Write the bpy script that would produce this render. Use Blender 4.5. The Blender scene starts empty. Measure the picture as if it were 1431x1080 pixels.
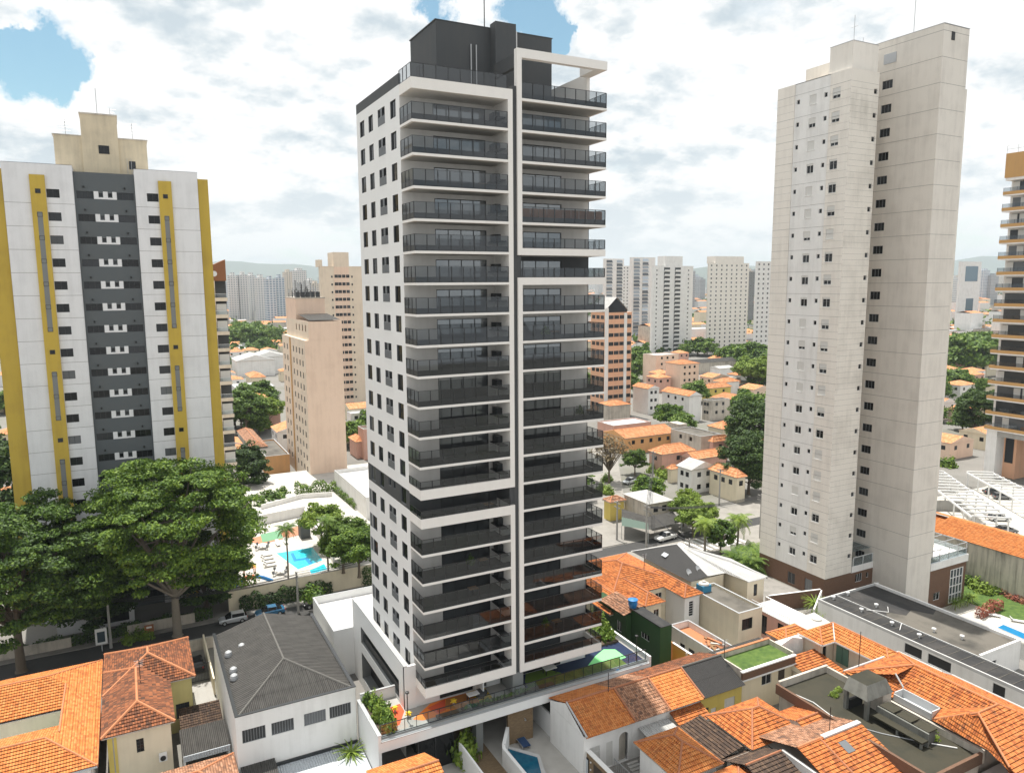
import bpy, bmesh, math, random
import numpy as np
from mathutils import Vector, Matrix

# ------------------------------------------------------------------ camera, sky, sun, exposure
scene = bpy.context.scene
FPX, PCX, PCY = 1040.0, 715.5, 540.0
CAM_H = 50.0
PITCH, ROLL = math.atan(143 / 1040.0), math.radians(0.38)
AZ = math.radians(62.5)                      # street grid against the viewing direction
_f = Vector((0, math.cos(PITCH), -math.sin(PITCH)))
_up = Vector((0, math.sin(PITCH), math.cos(PITCH)))
_r0 = Vector((1, 0, 0))
_r = _r0 * math.cos(ROLL) - _up * math.sin(ROLL)
_u = _up * math.cos(ROLL) + _r0 * math.sin(ROLL)
GU = Vector((math.sin(AZ), math.cos(AZ), 0)); GV = Vector((-math.cos(AZ), math.sin(AZ), 0)); GZ = Vector((0, 0, 1))
def togrid(w): return Vector((w.dot(GU), w.dot(GV), w.z))
CF, CR, CU = togrid(_f), togrid(_r), togrid(_u)
CAM = Vector((0, 0, CAM_H))
cd = bpy.data.cameras.new('camera'); cam = bpy.data.objects.new('camera', cd); scene.collection.objects.link(cam)
cd.sensor_width = 36; cd.lens = 36 * FPX / 1431.0; cd.clip_start = 0.5; cd.clip_end = 40000
B = -CF
cam.matrix_world = Matrix(((CR.x, CU.x, B.x, CAM.x), (CR.y, CU.y, B.y, CAM.y), (CR.z, CU.z, B.z, CAM.z), (0, 0, 0, 1)))
scene.camera = cam

SUN_EL = math.radians(74)
SUN_H = Vector((-0.065, 0.998, 0)).normalized()
SUN_DIR = Vector((SUN_H.x * math.cos(SUN_EL), SUN_H.y * math.cos(SUN_EL), math.sin(SUN_EL)))
sl = bpy.data.lights.new('sun', 'SUN'); sl.energy = 5.0; sl.angle = math.radians(0.6); sl.color = (1.0, 0.955, 0.88)
so = bpy.data.objects.new('sun', sl); scene.collection.objects.link(so)
so.rotation_euler = SUN_DIR.to_track_quat('Z', 'Y').to_euler(); so.location = (0, 0, 300)

scene.view_settings.view_transform = 'Standard'; scene.view_settings.look = 'None'
scene.view_settings.gamma = 1; scene.view_settings.exposure = 0.46
scene.cycles.max_bounces = 8; scene.cycles.transparent_max_bounces = 24
scene.cycles.diffuse_bounces = 3; scene.cycles.glossy_bounces = 3

def pxdir(px, py): return (CF + CR * ((px - PCX) / FPX) - CU * ((py - PCY) / FPX))
def G(px, py, z=0.0):
    d = pxdir(px, py); t = (z - CAM_H) / d.z
    return Vector((d.x * t, d.y * t, z))
def onv(px, py, v):
    d = pxdir(px, py); t = v / d.y
    return Vector((d.x * t, v, CAM_H + d.z * t))
def onu(px, py, u):
    d = pxdir(px, py); t = u / d.x
    return Vector((u, d.y * t, CAM_H + d.z * t))
def atr(px, py, rng):                        # point at a horizontal distance in front of the camera
    d = pxdir(px, py); h = Vector((CF.x, CF.y, 0)).normalized(); t = rng / d.dot(h)
    return CAM + d * t

w = bpy.data.worlds.new('World'); scene.world = w; w.use_nodes = True
nt = w.node_tree; nt.nodes.clear()
def N(t, ty, **k):
    n = t.nodes.new(ty)
    for a, b in k.items(): setattr(n, a, b)
    return n
def math_(t, op, a, b=None, clamp=False):
    n = t.nodes.new('ShaderNodeMath'); n.operation = op; n.use_clamp = clamp
    for i, x in enumerate((a, b)):
        if x is None: continue
        if isinstance(x, (int, float)): n.inputs[i].default_value = x
        else: t.links.new(x, n.inputs[i])
    return n.outputs[0]
def vmath(t, op, a, b=None):
    n = t.nodes.new('ShaderNodeVectorMath'); n.operation = op
    for i, x in enumerate((a, b)):
        if x is None: continue
        if isinstance(x, (tuple, Vector)): n.inputs[i].default_value = tuple(x)
        else: t.links.new(x, n.inputs[i])
    return n
def noise(t, vec, scale, detail=4, rough=0.55, dim='3D'):
    n = N(t, 'ShaderNodeTexNoise'); n.noise_dimensions = dim
    n.inputs['Scale'].default_value = scale; n.inputs['Detail'].default_value = detail; n.inputs['Roughness'].default_value = rough
    if vec is not None: t.links.new(vec, n.inputs['Vector'])
    return n.outputs['Fac']
def ramp(t, fac, stops, interp='LINEAR'):
    n = N(t, 'ShaderNodeValToRGB'); n.color_ramp.interpolation = interp
    e = n.color_ramp.elements
    while len(e) < len(stops): e.new(0.5)
    for x, (p, c) in zip(e, stops):
        x.position = p; x.color = (c[0], c[1], c[2], 1) if isinstance(c, (tuple, list)) else (c, c, c, 1)
    t.links.new(fac, n.inputs['Fac']); return n.outputs['Color']
def mixc(t, fac, a, b, blend='MIX'):
    n = N(t, 'ShaderNodeMix'); n.data_type = 'RGBA'; n.blend_type = blend
    if isinstance(fac, (int, float)): n.inputs[0].default_value = fac
    else: t.links.new(fac, n.inputs[0])
    for i, x in ((6, a), (7, b)):
        if isinstance(x, (tuple, list)): n.inputs[i].default_value = (x[0], x[1], x[2], 1)
        else: t.links.new(x, n.inputs[i])
    return n.outputs[2]

sky = N(nt, 'ShaderNodeTexSky', sky_type='NISHITA'); sky.sun_disc = False
sky.sun_elevation = SUN_EL; sky.sun_rotation = math.atan2(SUN_H.x, SUN_H.y)
sky.air_density = 1.0; sky.dust_density = 0.6; sky.ozone_density = 1.5
bg1 = N(nt, 'ShaderNodeBackground'); nt.links.new(vmath(nt, 'MULTIPLY', sky.outputs[0], (0.80, 1.0, 0.88)).outputs[0], bg1.inputs[0]); bg1.inputs[1].default_value = 0.11
tc = N(nt, 'ShaderNodeTexCoord'); dirv = tc.outputs['Generated']
sep = N(nt, 'ShaderNodeSeparateXYZ'); nt.links.new(dirv, sep.inputs[0])
zz = math_(nt, 'ADD', math_(nt, 'MAXIMUM', sep.outputs[2], 0.0), 0.42)
cmb = N(nt, 'ShaderNodeCombineXYZ')
nt.links.new(math_(nt, 'DIVIDE', sep.outputs[0], zz), cmb.inputs[0]); nt.links.new(math_(nt, 'DIVIDE', sep.outputs[1], zz), cmb.inputs[1])
nt.links.new(math_(nt, 'MULTIPLY', sep.outputs[2], 1.5), cmb.inputs[2])
n1 = noise(nt, cmb.outputs[0], 3.0, 9, 0.56)
n2 = noise(nt, vmath(nt, 'ADD', cmb.outputs[0], (3.7, 1.9, 0.4)).outputs[0], 3.6, 11, 0.58)
n3 = noise(nt, vmath(nt, 'ADD', cmb.outputs[0], (-9.0, 5.0, 2.0)).outputs[0], 9.0, 9, 0.62)
cover = math_(nt, 'ADD', math_(nt, 'MULTIPLY', n1, 1.0), 0.22)
n4 = noise(nt, dirv, 14.0, 9, 0.6)
wv = N(nt, 'ShaderNodeTexNoise'); wv.inputs['Scale'].default_value = 9.0; wv.inputs['Detail'].default_value = 6; nt.links.new(dirv, wv.inputs['Vector'])
dwarp = vmath(nt, 'ADD', dirv, vmath(nt, 'MULTIPLY', vmath(nt, 'SUBTRACT', wv.outputs['Color'], (.5, .5, .5)).outputs[0], (.10, .10, .10)).outputs[0]).outputs[0]
wv2 = N(nt, 'ShaderNodeTexNoise'); wv2.inputs['Scale'].default_value = 34.0; wv2.inputs['Detail'].default_value = 8; wv2.inputs['Roughness'].default_value = .65; nt.links.new(dirv, wv2.inputs['Vector'])
dwarp = vmath(nt, 'ADD', dwarp, vmath(nt, 'MULTIPLY', vmath(nt, 'SUBTRACT', wv2.outputs['Color'], (.5, .5, .5)).outputs[0], (.075, .075, .075)).outputs[0]).outputs[0]
for (px, py, rad, amt) in ((62, 55, .05, .85), (45, 105, .05, .9), (20, 40, .03, .6), (738, 8, .066, .9), (775, 42, .035, .7), (612, -2, .04, .75)):
    d = pxdir(px, py).normalized()
    dist = vmath(nt, 'DISTANCE', dwarp, d).outputs['Value']
    g = math_(nt, 'MULTIPLY', math_(nt, 'SUBTRACT', 1.0, math_(nt, 'DIVIDE', dist, rad), True), amt)
    g = math_(nt, 'MULTIPLY', g, math_(nt, 'ADD', math_(nt, 'MULTIPLY', n4, 2.4), -0.25))
    cover = math_(nt, 'SUBTRACT', cover, g)
mask = ramp(nt, cover, [(0.38, 0.0), (0.50, 0.55), (0.62, 1.0)])
n2b = noise(nt, vmath(nt, 'ADD', vmath(nt, 'MULTIPLY', cmb.outputs[0], (.955, .955, .955)).outputs[0], (3.7, 1.9, 0.4)).outputs[0], 3.6, 11, 0.58)
relief = math_(nt, 'MULTIPLY', math_(nt, 'SUBTRACT', n2, n2b), 0.75)
shade = math_(nt, 'ADD', math_(nt, 'ADD', math_(nt, 'MULTIPLY', n2, 0.74), math_(nt, 'MULTIPLY', n3, 0.28)), relief)
ccol = ramp(nt, shade, [(0.37, (0.55, 0.63, 0.685)), (0.44, (0.70, 0.755, 0.785)), (0.49, (0.85, 0.87, 0.88)), (0.535, (0.96, 0.96, 0.955)), (0.62, (1.0, 0.995, 0.98))])
ccol = mixc(nt, ramp(nt, sep.outputs[2], [(0.0, 0.75), (0.16, 0.0)]), ccol, (0.90, 0.915, 0.92))
edge = ramp(nt, cover, [(0.50, 1.0), (0.62, 0.0)])
ccol = mixc(nt, edge, ccol, (1.0, 1.0, 0.99))
bg2 = N(nt, 'ShaderNodeBackground'); nt.links.new(ccol, bg2.inputs[0]); bg2.inputs[1].default_value = 0.83
mx = N(nt, 'ShaderNodeMixShader'); nt.links.new(mask, mx.inputs[0]); nt.links.new(bg1.outputs[0], mx.inputs[1]); nt.links.new(bg2.outputs[0], mx.inputs[2])
wo = N(nt, 'ShaderNodeOutputWorld'); nt.links.new(mx.outputs[0], wo.inputs[0])

# ------------------------------------------------------------------ materials
MATS = {}
def newmat(name):
    m = bpy.data.materials.new(name); m.use_nodes = True; MATS[name] = m
    t = m.node_tree; b = t.nodes['Principled BSDF']
    return m, t, b
def uvout(t): return N(t, 'ShaderNodeUVMap').outputs[0]
def geopos(t): return N(t, 'ShaderNodeNewGeometry').outputs['Position']
def bump(t, b, h, strength=0.3, dist=0.02):
    n = N(t, 'ShaderNodeBump'); n.inputs['Strength'].default_value = strength; n.inputs['Distance'].default_value = dist
    t.links.new(h, n.inputs['Height']); t.links.new(n.outputs[0], b.inputs['Normal'])
def paint(name, col, stain=0.25, rough=0.75, streak=0.5, dirt=(0.16, 0.14, 0.11), scale=0.35):
    """wall paint with blotches and rain streaks that run down the wall"""
    m, t, b = newmat(name)
    uv = uvout(t); p = geopos(t)
    mp = N(t, 'ShaderNodeMapping'); mp.inputs['Scale'].default_value = (1.3, 0.09, 1); t.links.new(uv, mp.inputs[0])
    mp0 = vmath(t, 'ADD', mp.outputs[0], None)
    s = noise(t, mp0.outputs[0], 1.0, 5, 0.6)
    q = noise(t, p, scale, 5, 0.6)
    f = math_(t, 'ADD', math_(t, 'MULTIPLY', s, streak), math_(t, 'MULTIPLY', q, 1 - streak))
    fac = ramp(t, f, [(0.46, 0.0), (0.72, stain)])
    c = mixc(t, fac, col, dirt)
    fine = noise(t, p, 9.0, 3, 0.6)
    c = mixc(t, math_(t, 'MULTIPLY', fine, 0.10), c, (col[0] * .6, col[1] * .6, col[2] * .6))
    t.links.new(c, b.inputs['Base Color']); b.inputs['Roughness'].default_value = rough
    bump(t, b, fine, 0.15, 0.01)
    return m
def flat(name, col, rough=0.6, metal=0.0, var=0.12):
    m, t, b = newmat(name)
    n = noise(t, geopos(t), 3.0, 4, 0.6)
    c = mixc(t, math_(t, 'MULTIPLY', n, var * 2), col, (col[0] * .55, col[1] * .55, col[2] * .55))
    t.links.new(c, b.inputs['Base Color']); b.inputs['Roughness'].default_value = rough; b.inputs['Metallic'].default_value = metal
    return m
def tiles(name, c1, c2, c3, moss=0.25, wave=0.24, row=0.4, bstr=0.8):
    """clay pan tiles: rounded columns, random tint tile by tile, patches of lichen"""
    m, t, b = newmat(name)
    uv = uvout(t); s = N(t, 'ShaderNodeSeparateXYZ'); t.links.new(uv, s.inputs[0])
    cx = math_(t, 'DIVIDE', s.outputs[0], wave); cy = math_(t, 'DIVIDE', s.outputs[1], row)
    cell = N(t, 'ShaderNodeCombineXYZ'); t.links.new(math_(t, 'FLOOR', cx), cell.inputs[0]); t.links.new(math_(t, 'FLOOR', cy), cell.inputs[1])
    wn = N(t, 'ShaderNodeTexWhiteNoise'); wn.noise_dimensions = '2D'; t.links.new(cell.outputs[0], wn.inputs['Vector'])
    big = noise(t, geopos(t), 0.5, 5, 0.65)
    f = math_(t, 'ADD', math_(t, 'MULTIPLY', wn.outputs['Value'], 0.55), math_(t, 'MULTIPLY', big, 0.5))
    c = ramp(t, f, [(0.22, c2), (0.5, c1), (0.8, c3)])
    mo = ramp(t, noise(t, geopos(t), 1.3, 8, 0.75), [(0.52, 0.0), (0.70, 1.0)])
    c = mixc(t, math_(t, 'MULTIPLY', mo, moss), c, (0.05, 0.04, 0.03))
    fx = math_(t, 'FRACT', cx); fy = math_(t, 'FRACT', cy)
    gap = ramp(t, math_(t, 'ABSOLUTE', math_(t, 'SUBTRACT', fx, 0.5)), [(0.36, 0.0), (0.5, 1.0)])
    c = mixc(t, math_(t, 'MULTIPLY', gap, 0.45), c, (0.07, 0.035, 0.02))
    t.links.new(c, b.inputs['Base Color']); b.inputs['Roughness'].default_value = 0.85
    h = math_(t, 'SINE', math_(t, 'MULTIPLY', fx, math.pi))
    h = math_(t, 'ADD', h, math_(t, 'MULTIPLY', fy, -0.4))
    bump(t, b, h, bstr, 0.10)
    return m
def corrug(name, c1, c2, wave=0.2, stain=0.6, bstr=0.8, metal=0.0, rough=0.7, row=2.2):
    m, t, b = newmat(name)
    uv = uvout(t); s = N(t, 'ShaderNodeSeparateXYZ'); t.links.new(uv, s.inputs[0])
    mp = N(t, 'ShaderNodeMapping'); mp.inputs['Scale'].default_value = (3.0, 0.35, 1); t.links.new(uv, mp.inputs[0])
    st = noise(t, mp.outputs[0], 1.0, 6, 0.65); bg = noise(t, geopos(t), 0.7, 6, 0.7)
    f = math_(t, 'ADD', math_(t, 'MULTIPLY', st, 0.5), math_(t, 'MULTIPLY', bg, 0.5))
    c = mixc(t, ramp(t, f, [(0.38, 0.0), (0.66, stain)]), c1, c2)
    fy = math_(t, 'FRACT', math_(t, 'DIVIDE', s.outputs[1], row))
    c = mixc(t, ramp(t, fy, [(0.0, 0.4), (0.025, 0.0)]), c, (c2[0] * .5, c2[1] * .5, c2[2] * .5))
    t.links.new(c, b.inputs['Base Color']); b.inputs['Roughness'].default_value = rough; b.inputs['Metallic'].default_value = metal
    h = math_(t, 'SINE', math_(t, 'MULTIPLY', math_(t, 'DIVIDE', s.outputs[0], wave), 2 * math.pi))
    bump(t, b, h, bstr, 0.06)
    return m
def brick(name, c1, c2, mortar, w=0.24, h=0.075):
    m, t, b = newmat(name)
    n = N(t, 'ShaderNodeTexBrick'); t.links.new(uvout(t), n.inputs['Vector'])
    for k, c in (('Color1', c1), ('Color2', c2), ('Mortar', mortar)): n.inputs[k].default_value = (c[0], c[1], c[2], 1)
    n.inputs['Scale'].default_value = 1; n.inputs['Brick Width'].default_value = w; n.inputs['Row Height'].default_value = h; n.inputs['Mortar Size'].default_value = 0.01
    c = mixc(t, math_(t, 'MULTIPLY', noise(t, geopos(t), 0.6, 5, 0.6), 0.4), n.outputs['Color'], (c1[0] * .5, c1[1] * .5, c1[2] * .5))
    t.links.new(c, b.inputs['Base Color']); b.inputs['Roughness'].default_value = 0.85
    return m
def glass(name, tint, refl=0.12, rough=0.02, fres=0.75):
    m, t, b = newmat(name)
    tr = N(t, 'ShaderNodeBsdfTransparent'); tr.inputs[0].default_value = (tint[0], tint[1], tint[2], 1)
    gl = N(t, 'ShaderNodeBsdfGlossy'); gl.inputs['Roughness'].default_value = rough; gl.inputs[0].default_value = (0.9, 0.95, 1, 1)
    lw = N(t, 'ShaderNodeLayerWeight'); lw.inputs[0].default_value = 0.35
    f = math_(t, 'ADD', math_(t, 'MULTIPLY', lw.outputs['Fresnel'], fres), refl, True)
    ms = N(t, 'ShaderNodeMixShader'); t.links.new(f, ms.inputs[0]); t.links.new(tr.outputs[0], ms.inputs[1]); t.links.new(gl.outputs[0], ms.inputs[2])
    t.links.new(ms.outputs[0], t.nodes['Material Output'].inputs[0]); return m
def pane(name, col, rough=0.06, spec=0.3):
    """window glass over a dark room, each pane with its own tint"""
    m, t, b = newmat(name)
    oi = N(t, 'ShaderNodeObjectInfo'); r = oi.outputs['Random']
    c = mixc(t, math_(t, 'POWER', r, 2.0), (col[0] * .35, col[1] * .35, col[2] * .35), (col[0] * 1.9, col[1] * 1.9, col[2] * 1.9))
    t.links.new(c, b.inputs['Base Color']); b.inputs['Roughness'].default_value = rough; b.inputs['Specular IOR Level'].default_value = spec
    return m
def leaf(name, c1, c2, c3):
    m, t, b = newmat(name)
    g = N(t, 'ShaderNodeNewGeometry'); oi = N(t, 'ShaderNodeObjectInfo')
    f = math_(t, 'ADD', math_(t, 'MULTIPLY', g.outputs['Random Per Island'], 0.5), math_(t, 'MULTIPLY', noise(t, g.outputs['Position'], 0.45, 4, 0.6), 0.65))
    f = math_(t, 'ADD', f, math_(t, 'MULTIPLY', math_(t, 'SUBTRACT', oi.outputs['Random'], 0.5), 0.2))
    c = ramp(t, f, [(0.25, c1), (0.55, c2), (0.9, c3)])
    t.links.new(c, b.inputs['Base Color']); b.inputs['Roughness'].default_value = 0.65
    tr = N(t, 'ShaderNodeBsdfTranslucent'); t.links.new(c, tr.inputs[0])
    ms = N(t, 'ShaderNodeMixShader'); ms.inputs[0].default_value = 0.28
    t.links.new(b.outputs[0], ms.inputs[1]); t.links.new(tr.outputs[0], ms.inputs[2]); t.links.new(ms.outputs[0], t.nodes['Material Output'].inputs[0])
    return m

paint('white_wall', (0.82, 0.81, 0.79), 0.22)
paint('tower_white', (0.80, 0.80, 0.79), 0.05)
paint('fascia_white', (0.82, 0.79, 0.75), 0.08)
paint('tower_dark', (0.058, 0.062, 0.066), 0.15)
paint('slate_wall', (0.095, 0.108, 0.116), 0.15)
paint('panel_white', (0.76, 0.76, 0.77), 0.28, dirt=(.3, .3, .3))
paint('yellow_wall', (0.54, 0.38, 0.055), 0.35, dirt=(0.2, 0.12, 0.03))
paint('cream_wall', (0.62, 0.53, 0.38), 0.45)
paint('cream_tower', (0.81, 0.765, 0.70), 0.26, dirt=(0.3, 0.27, 0.23))
paint('pale_tower', (0.80, 0.79, 0.77), 0.24)
paint('stained_tower', (0.77, 0.725, 0.655), 0.45, dirt=(0.26, 0.24, 0.20), streak=0.3, scale=0.22)
paint('concrete_tower', (0.72, 0.675, 0.61), 0.35, dirt=(0.3, 0.27, 0.24))
paint('peach_wall', (0.80, 0.61, 0.48), 0.3, dirt=(0.4, 0.25, 0.17))
paint('beige_wall', (0.76, 0.65, 0.52), 0.25)
paint('house_cream', (0.74, 0.66, 0.50), 0.22)
paint('house_pink', (0.68, 0.40, 0.32), 0.3)
paint('house_yellow', (0.66, 0.52, 0.13), 0.25)
paint('house_orange', (0.70, 0.38, 0.16), 0.25)
paint('old_wall', (0.55, 0.50, 0.43), 0.75, dirt=(0.10, 0.09, 0.075))
paint('green_wall', (0.016, 0.06, 0.012), 0.25, dirt=(0.03, 0.05, 0.02))
paint('office_orange', (0.76, 0.43, 0.27), 0.2)
paint('ochre', (0.52, 0.30, 0.11), 0.2)
paint('stained_wall', (0.58, 0.54, 0.46), 0.95, dirt=(0.05, 0.045, 0.04), streak=0.75, scale=0.3)
paint('concrete', (0.36, 0.35, 0.33), 0.5)
paint('roof_slab', (0.125, 0.113, 0.094), 0.95, dirt=(0.026, 0.024, 0.02), streak=0.15, scale=0.25)
paint('mossy_slab', (0.032, 0.028, 0.014), 0.85, dirt=(0.010, 0.012, 0.005), streak=0.1, scale=0.5)
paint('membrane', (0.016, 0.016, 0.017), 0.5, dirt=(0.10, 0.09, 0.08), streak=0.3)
paint('pale_roof', (0.55, 0.55, 0.545), 0.35, streak=0.2)
paint('deck_stone', (0.50, 0.48, 0.445), 0.3, streak=0.1)
paint('green_court', (0.13, 0.30, 0.17), 0.2, streak=0.1)
paint('clay_court', (0.50, 0.20, 0.11), 0.2, streak=0.1)
paint('stone_grey', (0.20, 0.21, 0.21), 0.35)
paint('wood', (0.24, 0.14, 0.065), 0.3)
flat('dark_metal', (0.018, 0.019, 0.021), 0.4)
flat('dark_panel', (0.030, 0.033, 0.036), 0.35)
flat('grey_frame', (0.20, 0.21, 0.22), 0.5)
pane('balcony_blue', (0.34, 0.39, 0.44)); flat('grey_panel', (0.13, 0.14, 0.15), 0.6)
flat('white_frame', (0.75, 0.75, 0.74), 0.5)
flat('floor_tile', (0.03, 0.029, 0.028), 0.4); paint('mossy_concrete', (0.17, 0.172, 0.155), 0.85, dirt=(0.035, 0.04, 0.03), streak=0.5, scale=0.8)
paint('pale_yellow', (0.70, 0.62, 0.26), 0.2)
paint('soffit', (0.46, 0.445, 0.42), 0.15, streak=0.1)
paint('loggia_wall', (0.66, 0.64, 0.61), 0.2)
flat('joint', (0.24, 0.23, 0.22), 0.8)
flat('shutter', (0.66, 0.65, 0.62), 0.6)
flat('galv', (0.45, 0.46, 0.47), 0.45, 0.3)
flat('ridge_tile', (0.55, 0.22, 0.10), 0.85, var=0.25)
flat('ridge_dark', (0.42, 0.17, 0.085), 0.85, var=0.3)
flat('ridge_grey', (0.13, 0.125, 0.115), 0.85, var=0.3)
flat('bark', (0.16, 0.125, 0.09), 0.9, var=0.3)
flat('pale_bark', (0.27, 0.235, 0.19), 0.9, var=0.3)
flat('pole', (0.36, 0.35, 0.33), 0.85, var=0.2)
flat('cable', (0.03, 0.03, 0.032), 0.7)
flat('black', (0.012, 0.012, 0.013), 0.6)
flat('rubber', (0.02, 0.02, 0.02), 0.8)
flat('white_plastic', (0.78, 0.78, 0.77), 0.4)
flat('blue_plastic', (0.02, 0.19, 0.48), 0.4)
flat('orange_plastic', (0.75, 0.20, 0.03), 0.4)
flat('yellow_plastic', (0.78, 0.55, 0.03), 0.4)
flat('navy_fabric', (0.02, 0.06, 0.16), 0.8)
flat('terracotta', (0.50, 0.20, 0.09), 0.85, var=0.3)
flat('stone_tank', (0.50, 0.48, 0.44), 0.8)
flat('rust', (0.30, 0.12, 0.05), 0.8, var=0.3)
flat('soil', (0.10, 0.075, 0.05), 0.95, var=0.3)
flat('dark_door', (0.05, 0.035, 0.025), 0.6)  # dark brown tone for doors and gates
flat('green_shutter', (0.10, 0.20, 0.15), 0.6)
tiles('tile_orange', (0.53, 0.155, 0.032), (0.28, 0.072, 0.017), (0.60, 0.21, 0.058), 0.72)
tiles('tile_bright', (0.63, 0.205, 0.045), (0.46, 0.13, 0.028), (0.67, 0.26, 0.075), 0.45)
tiles('tile_old', (0.19, 0.062, 0.024), (0.075, 0.03, 0.015), (0.34, 0.115, 0.042), 0.75)
tiles('tile_brown', (0.075, 0.045, 0.03), (0.04, 0.026, 0.02), (0.13, 0.08, 0.05), 0.5)
tiles('tile_worn', (0.34, 0.16, 0.085), (0.14, 0.075, 0.05), (0.48, 0.26, 0.16), 0.6)
tiles('tile_far', (0.60, 0.25, 0.10), (0.48, 0.17, 0.065), (0.68, 0.34, 0.17), 0.25, wave=0.4, row=0.8)
corrug('fibre_cement', (0.085, 0.08, 0.073), (0.03, 0.028, 0.026), 0.36, 0.9, 1.6)
corrug('dark_sheet', (0.032, 0.03, 0.029), (0.02, 0.02, 0.02), 0.22, 0.6)
corrug('pale_sheet', (0.62, 0.66, 0.70), (0.40, 0.43, 0.46), 0.25, 0.5, rough=0.45)
corrug('white_sheet', (0.56, 0.56, 0.55), (0.34, 0.33, 0.31), 0.3, 0.7, 1.0)
brick('brown_brick', (0.17, 0.085, 0.045), (0.125, 0.06, 0.035), (0.16, 0.11, 0.08))
brick('stone_brick', (0.28, 0.19, 0.10), (0.20, 0.13, 0.07), (0.16, 0.12, 0.08), 0.3, 0.1)
glass('smoked_glass', (0.49, 0.51, 0.52), 0.04, fres=0.42)
m_, t_, b_ = newmat('door_glass')
gl_ = N(t_, 'ShaderNodeBsdfGlossy'); gl_.inputs['Roughness'].default_value = 0.03; gl_.inputs[0].default_value = (.8, .86, .9, 1); b_.inputs['Base Color'].default_value = (.035, .037, .04, 1); ms_ = N(t_, 'ShaderNodeMixShader'); ms_.inputs[0].default_value = .2
t_.links.new(b_.outputs[0], ms_.inputs[1]); t_.links.new(gl_.outputs[0], ms_.inputs[2]); t_.links.new(ms_.outputs[0], t_.nodes['Material Output'].inputs[0])
glass('clear_glass', (0.80, 0.86, 0.87), 0.08)
pane('pane_dark', (0.022, 0.024, 0.027))
pane('pane_grey', (0.085, 0.09, 0.095))
pane('pane_blue', (0.08, 0.12, 0.15))
leaf('leaf_deep', (0.024, 0.056, 0.007), (0.064, 0.135, 0.010), (0.19, 0.29, 0.020))
leaf('leaf_mid', (0.038, 0.080, 0.012), (0.085, 0.165, 0.018), (0.20, 0.29, 0.035))
leaf('leaf_light', (0.08, 0.14, 0.014), (0.17, 0.26, 0.025), (0.29, 0.38, 0.05))
leaf('leaf_dark', (0.014, 0.034, 0.008), (0.034, 0.078, 0.012), (0.085, 0.145, 0.018))
leaf('leaf_dry', (0.10, 0.08, 0.045), (0.17, 0.13, 0.07), (0.24, 0.18, 0.10))
leaf('leaf_red', (0.28, 0.07, 0.05), (0.42, 0.14, 0.09), (0.30, 0.20, 0.08))
def water(name, c1, c2, rough=0.05):
    m, t, b = newmat(name)
    v = N(t, 'ShaderNodeTexVoronoi'); v.inputs['Scale'].default_value = 1.6; t.links.new(geopos(t), v.inputs['Vector'])
    c = mixc(t, ramp(t, v.outputs['Distance'], [(0.1, 0.0), (0.7, 1.0)]), c1, c2)
    t.links.new(c, b.inputs['Base Color']); b.inputs['Roughness'].default_value = rough
    bump(t, b, noise(t, geopos(t), 3.0, 3, 0.5), 0.15, 0.05); return m
water('pool_water', (0.02, 0.46, 0.62), (0.05, 0.58, 0.72))
water('pool_dark', (0.008, 0.085, 0.16), (0.012, 0.12, 0.20))
def ground_mat(name, cols, scale, rough=0.95):
    m, t, b = newmat(name)
    n = noise(t, geopos(t), scale, 8, 0.65)
    c = ramp(t, n, [(0.3, cols[0]), (0.5, cols[1]), (0.7, cols[2])])
    c = mixc(t, math_(t, 'MULTIPLY', noise(t, geopos(t), 2.5, 4, 0.7), 0.35), c, (cols[0][0] * .7, cols[0][1] * .7, cols[0][2] * .7))
    t.links.new(c, b.inputs['Base Color']); b.inputs['Roughness'].default_value = rough; return m
ground_mat('city_ground', ((0.16, 0.155, 0.14), (0.22, 0.21, 0.195), (0.15, 0.155, 0.11)), 0.03)
ground_mat('asphalt', ((0.045, 0.045, 0.046), (0.055, 0.054, 0.053), (0.066, 0.065, 0.062)), 0.4)
ground_mat('worn_asphalt', ((0.22, 0.205, 0.185), (0.28, 0.265, 0.24), (0.33, 0.31, 0.28)), 0.3)
ground_mat('pavement', ((0.20, 0.19, 0.175), (0.27, 0.255, 0.235), (0.31, 0.29, 0.265)), 0.5)
ground_mat('paving', ((0.44, 0.42, 0.38), (0.52, 0.50, 0.45), (0.58, 0.55, 0.50)), 0.3)
ground_mat('grass', ((0.035, 0.075, 0.015), (0.075, 0.135, 0.022), (0.12, 0.18, 0.035)), 1.2)
ground_mat('hill', ((0.035, 0.055, 0.03), (0.05, 0.075, 0.04), (0.07, 0.09, 0.05)), 0.002)
flat('blue_tank', (0.03, 0.22, 0.38), .6); flat('pool_edge', (0.01, 0.20, 0.42), .08); flat('green_awning', (0.075, 0.115, 0.092), .8); flat('pool_step', (0.01, 0.27, 0.56), .1)
for n_, c in (('play_red', (0.64, 0.09, 0.03)), ('play_orange', (0.80, 0.21, 0.02)), ('play_ochre', (0.42, 0.17, 0.035)), ('play_yellow', (0.55, 0.38, 0.02)), ('play_navy', (0.006, 0.02, 0.065)), ('play_grass', (0.10, 0.17, 0.015)), ('play_green', (0.25, 0.74, 0.28)), ('play_blue', (0.02, 0.26, 0.55))): flat(n_, c, 0.85, var=.12)
flat('road_paint', (0.72, 0.72, 0.70), 0.8, var=0.2)

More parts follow.
